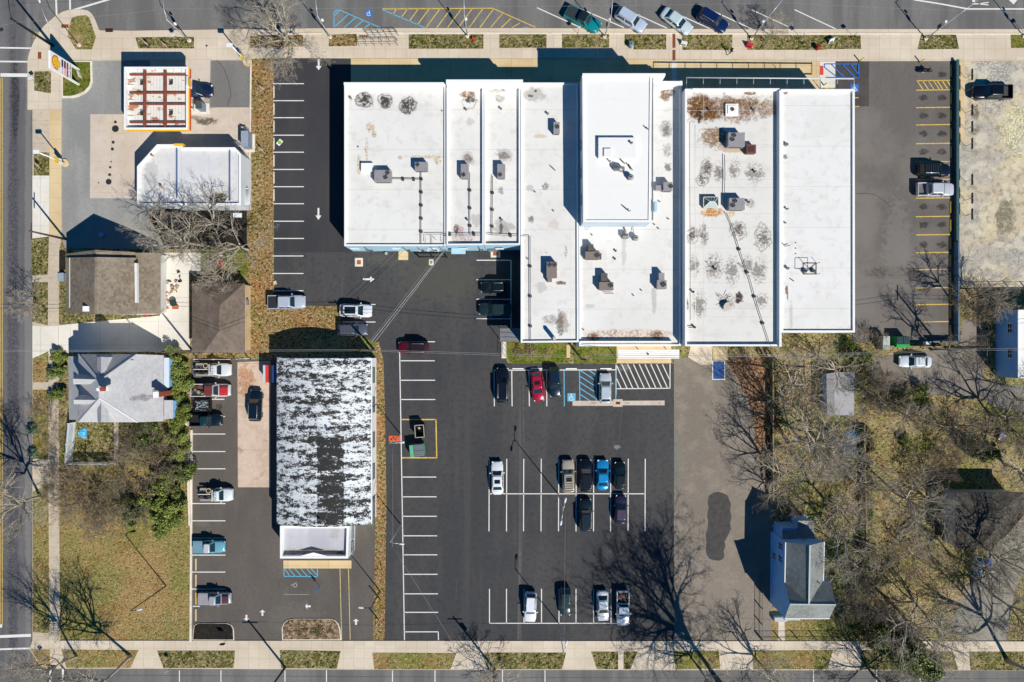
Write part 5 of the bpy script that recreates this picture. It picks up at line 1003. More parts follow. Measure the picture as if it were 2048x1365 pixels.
m.face([(xb, yS+.05, 0), (xb, yN-.05, 0), (xb, yN-.05, zs), (xb, yS+.05, zs)]); m.face([(xa, yN-.05, 0), (xa, yS+.05, 0), (xa, yS+.05, zs), (xa, yN-.05, zs)])
for y, s in ((yN-.05, 1), (yS+.05, -1)):
    P = [(xa, y, 0), (xb, y, 0)]+[(x, y, z-.02) for x, z in A_[::-1]]; m.face(P[::-1] if s > 0 else P)
m.build('wall', t)
m = MB().use('parapet_white'); m.bar((xb+.08, yS, zs+.02), (xb+.08, yN, zs+.02), .14, .12); m.build('gutter', t)
m = MB().use(plain(96, 130, 196)); m.bar((xa, yN+.06, zs+.1), (xb, yN+.06, zs+.1), .14, .4); m.build('north_trim', t)
for y in (751, 810, 880, 943, 1008, 1040):
    q = W(748, y, 2).y; window(t, (xb+.01, q-1.0, 0), (xb+.01, q+1.0, 0), 1.5, 2.8, (1, 0, 0), div=3, frame=(120, 126, 132))
for x, y in ((652, 857), (637, 1040)): vent(t, x, y, 5.4, r=.14, h=.7, c=(70, 90, 160))
M('annex_roof', col(186, 186, 192), (('n', .2, .4, .62, col(168, 168, 176), .7, (2.5, .4)), ('s', 625, 1110, 90, 16, col(160, 144, 128), .85, 3.4, .35, 1.2), ('s', 670, 1066, 14, 12, col(160, 156, 152), .6, 3.4), ('s', 680, 1108, 14, 6, col(90, 84, 60), .9, 3.4, 1., 2.4), ('n', 1.5, .5, .72, col(172, 170, 170), .5)), rough=.75)
t2 = thing('workshop_annex', 'low flat roofed annex with white parapet at the south end of the arched workshop', 'building', W(630, 1085))
block(t2, [(560, 1052.5), (698, 1052.5), (696, 1117.5), (560, 1117.5)], 3.3, 'annex_roof', 'stucco_white', par=.75, pw=.3)
m = MB().use('parapet_white'); a, b = W(600, 1107, 4.), W(655, 1107, 4.); yb_ = W(0, 1117, 4.05).y+.3; m.face([(a.x, yb_, 4.056), (b.x, yb_, 4.056), ((a.x+b.x)/2, yb_+.5, 4.1)]); m.build('parapet_peak', t2)
xb2 = W(698, 0, 4.05).x+.01
for y in (1058, 1072, 1090, 1102): q = W(700, y, 2).y; window(t2, (xb2, q-.4, 0), (xb2, q+.4, 0), 1.4, 2.5, (1, 0, 0), frame=(150, 156, 160))
# striped awning kiosk against the workshop
t = thing('drinks_machine', 'tall red, white and blue striped vending cabinet beside the north end of the workshop', 'vending machine', W(538, 748)); 
for k, (x0_, x1_, c) in enumerate(((526, 530.5, (190, 206, 212)), (530.5, 537, (220, 52, 50)), (537, 545.5, (34, 34, 40)), (545.5, 551, (34, 96, 170)))):
    pbox(t, ('side_panel', 'front_panel', 'display_panel', 'back_panel')[k], plain(*c), x0_, 731, x1_, 765.5, 0, 2.2)
# ---------------------------------------------------------------- vehicles
def rrect(x0, x1, hw, z, r, n=3):
    P = []
    for cx, cy, a0 in ((x1-r, hw-r, 0), (x0+r, hw-r, 90), (x0+r, -hw+r, 180), (x1-r, -hw+r, 270)):
        for i in range(n+1): a = R(a0+90*i/n); P.append(Vector((cx+r*math.cos(a), cy+r*math.sin(a), z)))
    return P
TYRE = None
def wheel_meshes():
    global TYRE
    if TYRE: return TYRE
    a = MB().use('black_rubber'); a.tube([(0, -.11, 0), (0, -.09, 0), (0, .09, 0), (0, .11, 0)], [.28, .34, .34, .28], 16)
    b = MB().use(plain(170, 172, 176, .3, .6)); b.tube([(0, -.115, 0), (0, .115, 0)], .19, 10); b.use('black_rubber')
    for s in (-1, 1):
        for k in range(5):
            t_ = k*2*math.pi/5; b.box((.11*math.cos(t_), s*.117, .11*math.sin(t_)), (.05, .008, .05))
    TYRE = (a.mesh('tyre'), b.mesh('rim')); return TYRE
SPEC = {  # xf,xb: cabin base ends as share of length; fs,rs: slopes; roof, belt
 'sedan': (.235, -.37, .75, .72, 1.42, .90), 'suv': (.225, -.465, .62, .34, 1.70, 1.02), 'hatch': (.245, -.46, .8, .5, 1.52, .95),
 'pickup': (.215, -.13, .60, .18, 1.80, 1.08), 'crew': (.235, -.21, .60, .18, 1.82, 1.10), 'truck': (.27, .02, .5, .12, 1.9, 1.15)}
def paintm(c, rough=.28):
    k = 'car_paint_%d_%d_%d' % c
    if k not in MATS: M(k, col(*c), (('n', .9, .4, .7, col(*[x*.92 for x in c]), .4), ('n', 8, .55, .75, col(*[min(255, x*1.05+6) for x in c]), .25)), rough=rough, spec=.5, coat=.5, metal=.15)
    return MATS[k]
def car(kind, px, py, ang, c, label, L=4.6, Wd=1.84, roof=None, hood=None, opts=(), cat='car', name=None, group='parked vehicles', bed=(40, 40, 42)):
    p = W(px, py, .9); t = thing(name or ('parked_pickup' if kind in ('pickup', 'crew') else 'parked_car'), label, cat, (p.x, p.y, .03), group, rz=-R(ang))
    xf, xb, fs, rs, zr, zb = SPEC[kind]; xf *= L; xb *= L; hw = Wd/2; pm = paintm(c)
    pick = kind in ('pickup', 'crew', 'truck'); loc = lambda m, n, par=t: part(n, m.mesh(n), par)
    # lower body: plan outline with rounded ends, tumblehome at the shoulder
    b = MB().use(pm); rings = []
    x_end = xb-.06 if pick else -L/2
    hz = zb-.02
    xs = [L/2-.0, L/2-.05, L/2-.22, L/2-.6, xf+.35, xf-.1, 0 if not pick else (xf+xb)/2, xb if not pick else xb+.02, x_end+.5 if not pick else x_end, x_end+.12 if not pick else None, x_end if not pick else None]
    xs = sorted(set(x for x in xs if x is not None), reverse=True)
    for x in xs:
        u = abs(2*x/L); w = hw*(1-.30*max(0, (u-.72)/.28)**2.4)
        if not pick and x < 0: w = hw*(1-.22*max(0, (u-.78)/.22)**2.6)
        if x > xf-.1: f = min(1, max(0, (x-xf)/(L/2-xf))); top = hz-.20*f**1.6-(.14 if f > .97 else 0)
        elif x < xb+.1 and not pick: f = min(1, max(0, (xb-x)/(L/2+xb+1e-6))) if kind == 'sedan' else 0; top = hz-(.06*f)-(.1 if x < -L/2+.06 else 0)
        else: top = hz
        bot = .30 if abs(x) > L/2-.3 else .22
        rings.append([Vector(q) for q in ((x, -w*.92, bot), (x, -w, bot+.18), (x, -w*.995, top-.2), (x, -w*.93, top-.05), (x, -w*.72, top+.015), (x, 0, top+.04), (x, w*.72, top+.015), (x, w*.93, top-.05), (x, w*.995, top-.2), (x, w, bot+.18), (x, w*.92, bot))])
    b.loft(rings); 
    if kind in ('pickup', 'crew'):
        # cargo bed
        x0, x1 = -L/2+.03, xb-.05; zt = zb-.02
        for s in (-1, 1): b.box(((x0+x1)/2, s*(hw-.07), (.45+zt)/2), (x1-x0, .12, zt-.45))
        b.box((x0+.04, 0, (.45+zt)/2), (.08, Wd-.26, zt-.45)); b.box((x1-.03, 0, (.45+zt)/2), (.06, Wd-.26, zt-.45))
        b.use(plain(60, 60, 62)).box(((x0+x1)/2, 0, .34), (x1-x0, Wd-.2, .12))
    loc(b, 'body')
    if kind in ('pickup', 'crew'):
        bd = MB().use(plain(*bed))
        if 'cover' in opts: bd.box(((x0+x1)/2, 0, zt-.01), (x1-x0-.14, Wd-.28, .06)); [bd.box((x0+.25+(x1-x0-.5)*k/3, 0, zt+.025), (.03, Wd-.3, .012)) for k in range(4)]
        else:
            bd.box(((x0+x1)/2, 0, .56), (x1-x0-.14, Wd-.28, .06)); [bd.box(((x0+x1)/2, (k-3)*.2, .60), (x1-x0-.16, .05, .02)) for k in range(7)]
        loc(bd, 'bed_cover' if 'cover' in opts else 'cargo_bed')
        if 'topper' in opts:
            tp = MB().use(paintm(c)); tp.loft([rrect(x0, x1+.02, hw-.05, zt, .1), rrect(x0+.08, x1+.02, hw-.14, zt+.55, .12), rrect(x0+.2, x1-.04, hw-.28, zt+.62, .1)]); loc(tp, 'bed_cap')
        if 'load' in opts:
            ld = MB(); rn = random.Random(int(px)); 
            for k in range(26):
                ld.use(plain(*rn.choice(((60, 56, 52), (90, 84, 78), (150, 140, 120), (40, 40, 44), (120, 66, 50))))); ld.box((rn.uniform(x0+.25, x1-.25), rn.uniform(-hw+.35, hw-.35), .66+rn.random()*.3), (rn.uniform(.15, .6), rn.uniform(.1, .5), rn.uniform(.06, .3)), rz=rn.uniform(0, 3))
            loc(ld, 'bed_load')
    if kind == 'truck':
        ch = MB().use(plain(46, 46, 48)); x0, x1 = -L/2, xb-.1
        for s in (-1, 1): ch.box(((x0+x1)/2, s*.42, .62), (x1-x0, .12, .2))
        for k in range(5): ch.box((x0+.2+(x1-x0-.4)*k/4, 0, .6), (.1, .9, .14))
        loc(ch, 'chassis_frame')
        gr = MB().use(plain(150, 148, 144)); gr.box(((x0+x1)/2+.1, -.78, .75), ((x1-x0)*.8, .3, .12)); gr.box(((x0+x1)/2+.1, .78, .75), ((x1-x0)*.8, .3, .12)); gr.use(plain(216, 216, 214)); gr.box(((x0+x1)/2, .05, .85), ((x1-x0)*.95, .1, .1)); gr.box((x1-.15, 0, 1.3), (.1, Wd*.85, .5))
        gr.use(plain(200, 180, 140)); gr.tube([(x1-.9, .55, .86), (x1-.9, .55, .92)], .38, 14); gr.use(plain(40, 38, 36)); gr.tube([(x1-.9, .55, .92), (x1-.9, .55, .95)], .26, 12); loc(gr, 'deck_gear')
    # cabin
    ch_, ct = hw*.93, hw*.74; cb = MB().use(pm); zt_ = zr-.05
    base = rrect(xb, xf, ch_, zb-.04, .18); mid = rrect(xb+rs*.93, xf-fs*.93, ct+.03, zt_-.03, .2); top = rrect(xb+rs+.10, xf-fs-.12, ct-.10, zr, .16)
    cb.loft([base, mid], cap=False); loc(cb, 'cabin')
    rf = MB().use(paintm(roof) if roof else pm); rf.loft([[q+Vector((0, 0, .0)) for q in mid], [q+Vector((0, 0, .03)) for q in rrect(xb+rs, xf-fs-.02, ct-.01, zt_, .18)], top]); ro = loc(rf, 'roof')
    if 'sunroof' in opts: m = MB().use('glass_dark'); m.box((xf-fs-.75, 0, zr+.005), (.55, .8, .03)); loc(m, 'sunroof', ro)
    if 'panorama' in opts: m = MB().use('glass_dark'); m.box(((xb+rs+xf-fs)/2, 0, zr+.006), ((xf-fs-xb-rs)*.8, ct*1.4, .03)); loc(m, 'glass_roof', ro)
    if 'rails' in opts:
        m = MB().use(plain(190, 190, 192, .3, .5))
        for s in (-1, 1): m.tube([(xb+rs+.1, s*(ct-.06), zr-.01), (xb+rs+.2, s*(ct-.06), zr+.06), (xf-fs-.3, s*(ct-.06), zr+.06), (xf-fs-.2, s*(ct-.06), zr-.01)], .025, 5)
        loc(m, 'roof_rails', ro)
    if 'rack' in opts:
        m = MB().use(plain(70, 70, 72))
        for k in range(6): m.box((xb+rs+.25+k*.32, 0, zr+.05), (.05, ct*1.6, .03))
        loc(m, 'roof_ribs', ro)
    def glass(name, A, B, C_, D, off):
        g = MB().use('glass_car'); n = (B-A).cross(D-A).normalized(); ce = (A+B+C_+D)/4
        Q = [ce+(q-ce)*.93+n*.016 for q in (A, B, C_, D)]; g.face(Q); g.face([q-n*.02 for q in Q[::-1]]); loc(g, name)
    V_ = Vector; zl = zb+.0; zu = zt_-.06
    def lerp(a, b_, k): return a+(b_-a)*k
    k1, k0 = .93, .03
    ff = lambda k, y: V_((lerp(xf, xf-fs*.93, k), y, lerp(zb-.04, zt_-.03, k)))
    bb = lambda k, y: V_((lerp(xb, xb+rs*.93, k), y, lerp(zb-.04, zt_-.03, k)))
    w0, w1 = ch_-.1, ct-.08
    glass('windshield', ff(k0, -w0), ff(k0, w0), ff(k1, w1), ff(k1, -w1), 1)
    glass('rear_window', bb(k0+.1, w0), bb(k0+.1, -w0), bb(k1, -w1), bb(k1, w1), 1)
    ss = lambda k, x, s: V_((x, s*lerp(ch_, ct+.03, k), lerp(zb-.04, zt_-.03, k)))
    n_ = 1 if kind in ('pickup', 'truck') else 2
    for s in (-1, 1):
        xa, xz = xf-.22, xb+.15; ua, uz = xf-fs*.93-.06, xb+rs*.93+.06
        for k in range(n_):
            a0, a1 = lerp(xa, xz, (k+.02)/n_), lerp(xa, xz, (k+.97)/n_); u0, u1 = lerp(ua, uz, (k+.02)/n_), lerp(ua, uz, (k+.97)/n_)
            q = [ss(.14, a0, s), ss(.14, a1, s), ss(.9, u1, s), ss(.9, u0, s)]
            if s > 0: glass('side_window', q[1], q[0], q[3], q[2], 1)
            else: glass('side_window', q[0], q[1], q[2], q[3], 1)
    # hood in its own colour or a shut line
    if hood:
        m = MB().use(paintm(hood)); m.loft([[V_((x, y*hw*.8, zb-.02-.20*max(0, (x-xf)/(L/2-xf))**1.6+.03+(.02 if abs(y) < .5 else 0))) for y in (-1, -.4, .4, 1)] for x in (xf+.12, (xf+L/2)/2, L/2-.3)], cap=False); loc(m, 'hood')
    if 'vents' in opts:
        m = MB().use(plain(60, 60, 60)); [m.box((xb+rs+.25, y, zr+.03), (.12, .1, .05)) for y in (-.5, -.2, .2, .5)]; loc(m, 'marker_lights', ro)
    for s in (-1, 1):
        m = MB().use(plain(232, 236, 238, .15)); m.box((L/2-.13, s*hw*.66, .66), (.2, .3, .13), rz=-s*.35); loc(m, 'headlight')
        if kind != 'truck': m = MB().use(plain(120, 20, 22, .2)); m.box((-L/2+.07, s*hw*.74, .78 if not pick else .8), (.1, .18 if not pick else .1, .2), rz=s*.15); loc(m, 'tail_light')
        m = MB().use(pm if 'dark' not in opts else plain(40, 40, 42)); m.box((xf-.35, s*(hw+.1), zb+.05), (.14, .22, .14), rz=s*.3); loc(m, 'mirror')
    m = MB().use(plain(48, 48, 50)); m.box((L/2-.02, 0, .42), (.1, Wd*.62, .16)); loc(m, 'bumper'); m = MB().use(plain(48, 48, 50)); m.box((-L/2+.02, 0, .42), (.1, Wd*.62, .16)); loc(m, 'bumper')
    ty, ri = wheel_meshes()
    for x in (L*.31, -L*.30):
        for s in (-1, 1):
            w = part('wheel', ty, t); w.location = (x, s*(hw-.09), .33); r_ = part('rim', ri, w)
    return t
M('glass_car', col(30, 52, 58), (('n', 1.5, .4, .7, col(16, 24, 30), .7),), rough=.06, spec=.8, coat=.3)
U = 'black'
# kerbside along the north street
car('pickup', 1166, 38, 29, (14, 132, 140), 'teal pickup with black bed and roof parked slantwise on the north street', 5.3, 1.95, roof=(34, 40, 44), opts=('cover',), cat='pickup', group='cars parked slantwise on the north street', bed=(44, 54, 56))
car('suv', 1262, 39, 32, (186, 200, 218), 'pale silver wagon second in the slanted row on the north street', 4.7, 1.86, opts=('rails',), group='cars parked slantwise on the north street')
car('sedan', 1354, 41, 37, (200, 216, 220), 'pale silver four door car third in the slanted row on the north street', 4.9, 1.84, group='cars parked slantwise on the north street')
car('suv', 1426, 40, 31, (14, 36, 84), 'dark blue wagon last in the slanted row on the north street', 4.6, 1.84, opts=('rails',), group='cars parked slantwise on the north street')
car('sedan', 390, 180, 0, (24, 36, 66), 'dark navy car half under the east edge of the fuel canopy', 4.8, 1.84, roof=(40, 52, 84))
car('crew', 573, 604.5, -1, (186, 196, 208), 'silver pickup with black bed cover parked against the leaf covered verge', 5.3, 1.96, opts=('cover',), cat='pickup', bed=(40, 42, 46))
car('hatch', 711, 621.5, 2, (232, 234, 236), 'white crossover with black glass roof west of the main lot entrance', 4.6, 1.84, opts=('panorama',))
car('suv', 705, 659.5, 0, (86, 90, 104), 'slate grey wagon parked just below the white crossover', 4.2, 1.72, opts=('rack',))
car('suv', 827, 696, 181, (92, 14, 30), 'maroon wagon parked under the power lines at the top of the long stall row', 4.3, 1.74, roof=(46, 30, 36), opts=('rails',))
car('suv', 988, 575, 180, (16, 30, 34), 'black wagon in the shade west of the middle shop bay, upper of two', 3.7, 1.6, opts=('rails',))
car('suv', 990, 619, 180, (34, 52, 56), 'dark green grey wagon parked below the black one west of the middle bay', 4.5, 1.8)
car('suv', 1005, 771, -90, (12, 22, 34), 'black large wagon at the left end of the stalls below the grass bed', 4.9, 1.86, opts=('rails',))
car('hatch', 1075, 773, 83, (166, 18, 52), 'red crossover parked beside a dark blue car below the grass bed', 4.2, 1.72, opts=('sunroof',))
car('suv', 1109, 764, 86, (14, 38, 54), 'dark blue car between the red crossover and the empty disabled stall', 4.2, 1.74)
car('hatch', 1211, 777, -90, (190, 200, 210), 'silver wagon in the disabled stall beside the white hatched area', 4.2, 1.74)
car('sedan', 994.5, 957, -91, (234, 236, 238), 'white four door car with sunroof alone at the left end of the centre row', 4.7, 1.74, opts=('sunroof',))
car('suv', 1137, 953, -92, (178, 168, 150), 'tan wagon with sunroof and roof ribs in the centre row', 4.6, 1.8, opts=('sunroof', 'rack'))
car('suv', 1172, 952, -90, (12, 18, 30), 'black wagon between the tan wagon and the bright blue car', 4.5, 1.8)
car('sedan', 1205.5, 951, -90, (16, 136, 196), 'bright blue small car in the centre row', 4.3, 1.74)
car('hatch', 1240, 952, -90, (14, 22, 28), 'black small car at the right end of the centre row beside the bright blue car', 3.8, 1.64)
car('suv', 1171.5, 1031, -90, (18, 34, 42), 'dark wagon behind the black wagon in the lower centre row', 4.5, 1.8)
car('hatch', 1241.5, 1020, -88, (42, 38, 66), 'dark purple car with pale pink tail in the lower centre row', 4.0, 1.66, roof=(70, 60, 84))
car('suv', 1061, 1215, 92, (232, 236, 240), 'white wagon at the left of the south row', 4.2, 1.74, opts=('rails',))
car('hatch', 1131, 1204, 90, (36, 56, 62), 'dark grey green car second in the south row', 4.0, 1.6)
car('sedan', 1206, 1213, 88, (216, 224, 228), 'pale silver four door car beside the white pickup in the south row', 4.3, 1.72)
car('pickup', 1246, 1217, 90, (228, 234, 240), 'white pickup with open black bed at the right end of the south row', 4.9, 1.82, opts=('load',), cat='pickup', bed=(34, 30, 30))
# small west lot
car('truck', 424, 740, 0, (226, 228, 228), 'white tow truck cab with bare frame at the top of the small west lot', 5.4, 1.86, opts=('vents',), cat='truck', name='tow_truck')
car('pickup', 421, 781, 0, (214, 206, 206), 'white pickup with red striped hood and brown roof in the small west lot', 5.6, 1.84, roof=(124, 62, 58), hood=(196, 52, 56), opts=('load',), cat='pickup', bed=(40, 40, 42))
car('pickup', 411, 841, 0, (18, 32, 44), 'black pickup beside the dark trailer in the small west lot', 4.5, 1.66, roof=(20, 60, 66), cat='pickup', bed=(30, 30, 32))
car('suv', 510, 812, -88, (16, 32, 46), 'black wagon standing on the pinkish concrete slab', 4.4, 1.8, opts=('rails',))
car('truck', 430, 990, 0, (224, 232, 234), 'white tow truck with bare dark rear deck alone midway down the small west lot', 5.0, 1.86, opts=('vents',), cat='truck', name='tow_truck')
car('pickup', 418, 1094, 0, (112, 170, 190), 'pale blue pickup with white cab roof in the small west lot', 4.5, 1.7, roof=(206, 206, 214), opts=('cover',), cat='pickup', bed=(112, 150, 164))
car('pickup', 429, 1198, 0, (170, 172, 178), 'grey pickup with maroon hood near the planted island in the small west lot', 4.6, 1.66, hood=(92, 56, 62), opts=('cover',), cat='pickup', bed=(150, 150, 156))
# east lot and beyond
car('crew', 1985, 184, 180, (12, 16, 26), 'black pickup on the pale gravel yard beyond the east wall', 5.6, 1.96, opts=(), cat='pickup', bed=(70, 72, 70))
car('suv', 1868, 340, 0, (16, 26, 38), 'dark wagon with roof ribs in the yellow lined east lot above the silver pickup', 4.6, 1.8, opts=('rack',))
car('crew', 1871, 379, 0, (196, 200, 208), 'silver pickup with open ribbed bed in the yellow lined east lot', 5.2, 1.9, cat='pickup', bed=(110, 108, 106))
car('sedan', 1832, 723.5, 181, (216, 224, 232), 'pale car with teal rear window parked below the dumpsters on the back driveway', 4.6, 1.72)
car('hatch', 1957, 1132, 90, (190, 208, 214), 'small pale car with shiny roof under bare branches in the far east yard', 2.6, 1.1)
# covered trailer with scrap
t = thing('scrap_trailer', 'dark open trailer heaped with scrap metal between the two pickups of the small west lot', 'trailer', W(404, 812)); p = W(404, 811, .9)
MB().use('black_rubber').box((p.x, p.y, .5), (2.4, 1.7, .3)).build('deck', t)
m = MB().use('black_rubber'); [m.bar((p.x-1.2, p.y+s*.85, 1.0), (p.x+1.2, p.y+s*.85, 1.0), .08, .1) for s in (-1, 1)]; [m.bar((p.x+s*1.2, p.y-.85, 1.0), (p.x+s*1.2, p.y+.85, 1.0), .08, .1) for s in (-1, 1)]; m.build('rim_rail', t)
m = MB(); rn = random.Random(8)
for k in range(80): m.use(plain(*rn.choice(((40, 44, 46), (70, 76, 78), (130, 138, 140), (190, 196, 196), (54, 70, 76))))); m.bar((p.x+rn.uniform(-1, 1), p.y+rn.uniform(-.7, .7), .7+rn.random()*.4), (p.x+rn.uniform(-1, 1), p.y+rn.uniform(-.7, .7), .7+rn.random()*.4), rn.uniform(.03, .1), .05)
m.build('scrap_load', t)
for s in (-1, 1): w = MB().use('black_rubber').tube([(p.x+.2, p.y+s*.98, .35), (p.x+.2, p.y+s*1.12, .35)], .33, 14).build('wheel', t)
# motorcycle in the east lot
p = W(1852, 141, .6); t = thing('motorcycle', 'black motorcycle parked near the yellow hatching of the east lot', 'motorcycle', (p.x, p.y, 0))
for x in (-.72, .72): m = MB().use('black_rubber'); m.tube([(p.x+x, p.y-.06, .32), (p.x+x, p.y+.06, .32)], .32, 14); m.build('wheel', t)
m = MB().use(plain(30, 30, 34, .3)); m.loft([rrect(p.x-.5, p.x+.35, .16, .5, .08), rrect(p.x-.4, p.x+.4, .2, .75, .1), rrect(p.x-.2, p.x+.35, .14, .95, .1)]); 
for q in range(3): pass
m2 = MB().use(plain(30, 30, 34, .3)); cy = p.y
m2.box((p.x-.05, cy, .62), (1.0, .3, .5)); m2.tube([(p.x+.1, cy, .85), (p.x+.3, cy, 1.0), (p.x+.5, cy, .9)], [.14, .2, .12], 8); m2.build('body', t)
MB().use(plain(20, 20, 20)).tube([(p.x-.65, cy, .88), (p.x-.3, cy, .84), (p.x, cy, .86)], [.1, .15, .1], 8).build('seat', t)
MB().use('metal_grey').tube([(p.x+.3, cy-.38, 1.05), (p.x+.45, cy, 1.1), (p.x+.3, cy+.38, 1.05)], .025, 5).build('handlebar', t)
MB().use('metal_grey').tube([(p.x+.45, cy, 1.05), (p.x+.72, cy, .32)], .04, 5).build('fork', t)
MB().use('metal_grey').tube([(p.x-.6, cy-.2, .35), (p.x, cy-.2, .3)], .06, 6).build('exhaust', t)
# ---------------------------------------------------------------- fences and walls
def fence(name, label, pts, h, mat, step=2.4, kind='panel', thick=.1, cat='fence', group=None, post=None):
    P = [W(*q) for q in pts]; t = thing(name, label, cat, (P[0].x, P[0].y, 0), group)
    for a, b in zip(P, P[1:]):
        d = b-a; L = d.length; n = max(1, round(L/step)); u = d/n
        m = MB().use(mat)
        if kind == 'panel':
            m.bar(a+Vector((0, 0, h/2)), b+Vector((0, 0, h/2)), thick, h); m.bar(a+Vector((0, 0, h)), b+Vector((0, 0, h)), thick*1.8, .07); m.build('panel', t)
        elif kind == 'picket':
            k = int(L/.16)
            for i in range(k): q = a+d*(i+.5)/k; m.box((q.x, q.y, h/2), (.11, .04, h), rz=math.atan2(d.y, d.x))
            for z in (.4, h-.3): m.bar(a+Vector((0, 0, z)), b+Vector((0, 0, z)), .07, .1)
            m.build('panel', t)
        else:
            for z in (h, .15): m.tube([a+Vector((0, 0, z)), b+Vector((0, 0, z))], .03, 4)
            k = int(L/.25)
            for i in range(k):
                q = a+d*i/k; r = a+d*min(1, (i+1)/k); m.tube([q+Vector((0, 0, .1)), r+Vector((0, 0, h))], .006, 3, cap=False); m.tube([r+Vector((0, 0, .1)), q+Vector((0, 0, h))], .006, 3, cap=False)
            m.build('mesh', t)
        for i in range(n+1): q = a+u*i; MB().use(post or mat).box((q.x, q.y, h/2+.04), (.12, .12, h+.08)).build('post', t)
    return t
M('fence_green', col(64, 92, 96), (('n', .8, .4, .7, col(50, 76, 82), .6), ('j', 0, .3, 0, 0, .02, col(30, 44, 48), .7)), rough=.8)
M('fence_slate', col(104, 126, 146), (('n', .8, .4, .7, col(84, 106, 126), .6),), rough=.8)
M('fence_white', col(222, 226, 226), (('n', 1, .4, .7, col(204, 210, 212), .6),), rough=.6)
M('fence_wood', col(150, 130, 104), (('n', 1.5, .4, .7, col(116, 98, 78), .7),), rough=.85)
fence('lot_wall', 'low dark green wall along the upper east side of the yellow lined lot', [(1909, 124), (1909, 484)], .75, 'fence_green', thick=.22, cat='wall')
fence('lot_wall', 'taller blue green panel fence along the lower east side of the yellow lined lot', [(1908, 486), (1908, 684), (1857, 684)], 1.1, 'fence_slate', thick=.12, cat='fence')
sheet('wall_strip', [[(1913, 123.5), (1929, 123.5), (1929, 284), (1917, 284), (1913, 300)]], .05, 'plaza_concrete', z0=0)
fence('yard_fence', 'white slatted panel fence around the corner of the blue tarp yard', [(152, 845), (145, 925), (232, 925)], 1.9, 'fence_white', kind='picket')
fence('chain_fence', 'thin wire fence in front of the blue house along the south pavement', [(1521, 1275), (1700, 1275)], 1.2, 'metal_pipe', kind='chain', cat='fence')
fence('chain_fence', 'thin wire fence running north to south between the old lot and the blue house', [(1520, 1150), (1519, 1275)], 1.2, 'metal_pipe', kind='chain')
fence('chain_fence', 'thin wire fence along the far side of the gravel yard', [(1922, 578), (2150, 580)], 1.4, 'metal_pipe', kind='chain')
fence('board_fence', 'long weathered board fence between the two eastern back yards', [(1722, 850), (1728, 1140)], 1.0, 'fence_wood')
fence('board_fence', 'weathered board fence between the old lot and the yard beside the blue house', [(1541, 720), (1541, 1000)], 1.1, 'fence_wood')
fence('board_fence', 'low board fence behind the small west lot at its north edge', [(396, 719), (470, 719), (498, 717)], 1.2, 'fence_white', kind='chain')
fence('dumpster_fence', 'pale low wall behind the green dumpster', [(1760, 693), (1876, 694)], 1.1, 'fence_wood')
# pairs of lamps or sign posts on the gravel side of the east wall
for i, y in enumerate((157, 184, 227, 260, 293, 364, 401, 432)):
    p = W(1930, y); t = thing('barrier_post', '%s thin post with dark panel from the north beyond the east wall' % ('first', 'second', 'third', 'fourth', 'fifth', 'sixth', 'seventh', 'eighth')[i], 'post', (p.x, p.y, 0), 'posts with panels beyond the east wall')
    MB().use('metal_grey').tube([(p.x, p.y, 0), (p.x, p.y, 1.7)], .035, 6).build('pole', t)
    MB().use(plain(40, 44, 46)).box((p.x+.08, p.y, 1.45), (.06, 1.55, .35)).build('panel', t)
# ---------------------------------------------------------------- wheel stops
def stop(px, py, vert, mat, label, group, L=1.65):
    p = W(px, py); m = MB().use(mat); l = L/2; w = .09
    f = (lambda a, b: (p.x+b, p.y+a)) if vert else (lambda a, b: (p.x+a, p.y+b))
    m.loft([[Vector((*f(x, s*w*k), z)) for s, k, z in ((-1, 1, .02), (-1, .6, .15), (1, .6, .15), (1, 1, .02))] for x in (-l, l)], sm=False)
    m.build('wheel_stop', label=label, cat='wheel stop', group=group, org=(p.x, p.y, 0), recalc=True)
ORD = 'first second third fourth fifth sixth seventh eighth ninth tenth eleventh twelfth thirteenth'.split()
M('yellow_stop', col(214, 176, 66), (('n', 3, .45, .7, col(170, 140, 70), .7),), rough=.8)
for i, y in enumerate([185, 219, 253.5, 288, 322, 356, 391]): stop(548, y, True, 'kerb_concrete', '%s pale wheel stop from the north along the leaf covered verge' % ORD[i], 'pale wheel stops along the verge')
for i, y in enumerate([142, 197.5, 232, 268, 305, 415, 451.5, 487, 522, 556, 592.5, 626, 662]): stop(1900.5 if y > 380 else 1902, y, True, 'yellow_stop', '%s yellow wheel stop from the north along the east wall' % ORD[i], 'yellow wheel stops along the east wall')
for i, x in enumerate([1036, 1073, 1142.5, 1211.5, 1006]): stop(x, 737.5 if x != 1006 else 738, False, 'parapet_white', ('white wheel stop left of the red crossover', 'white wheel stop in front of the red crossover', 'white wheel stop heading the empty disabled stall', 'white wheel stop in front of the silver wagon', 'white wheel stop in front of the large black wagon')[i], 'white wheel stops below the grass bed', 1.6)
for y in (1129, 1161, 1197, 1230): stop(392, y, True, 'plaza_concrete' if y != 1197 else 'yellow_stop', {1129: 'pale tan wheel stop below the pale blue pickup', 1161: 'pale tan wheel stop above the grey pickup', 1197: 'yellowish wheel stop behind the tail of the grey pickup', 1230: 'pale tan wheel stop beside the dark planted island'}[y], 'tan wheel stops in the small west lot', 1.7)
p = W(550.5, 566); MB().use('plaza_concrete').box((p.x, p.y, .1), (.45, .5, .15), rz=.3).build('broken_stop', label='short broken tan piece of wheel stop above the silver pickup', cat='wheel stop', org=(p.x, p.y, 0))
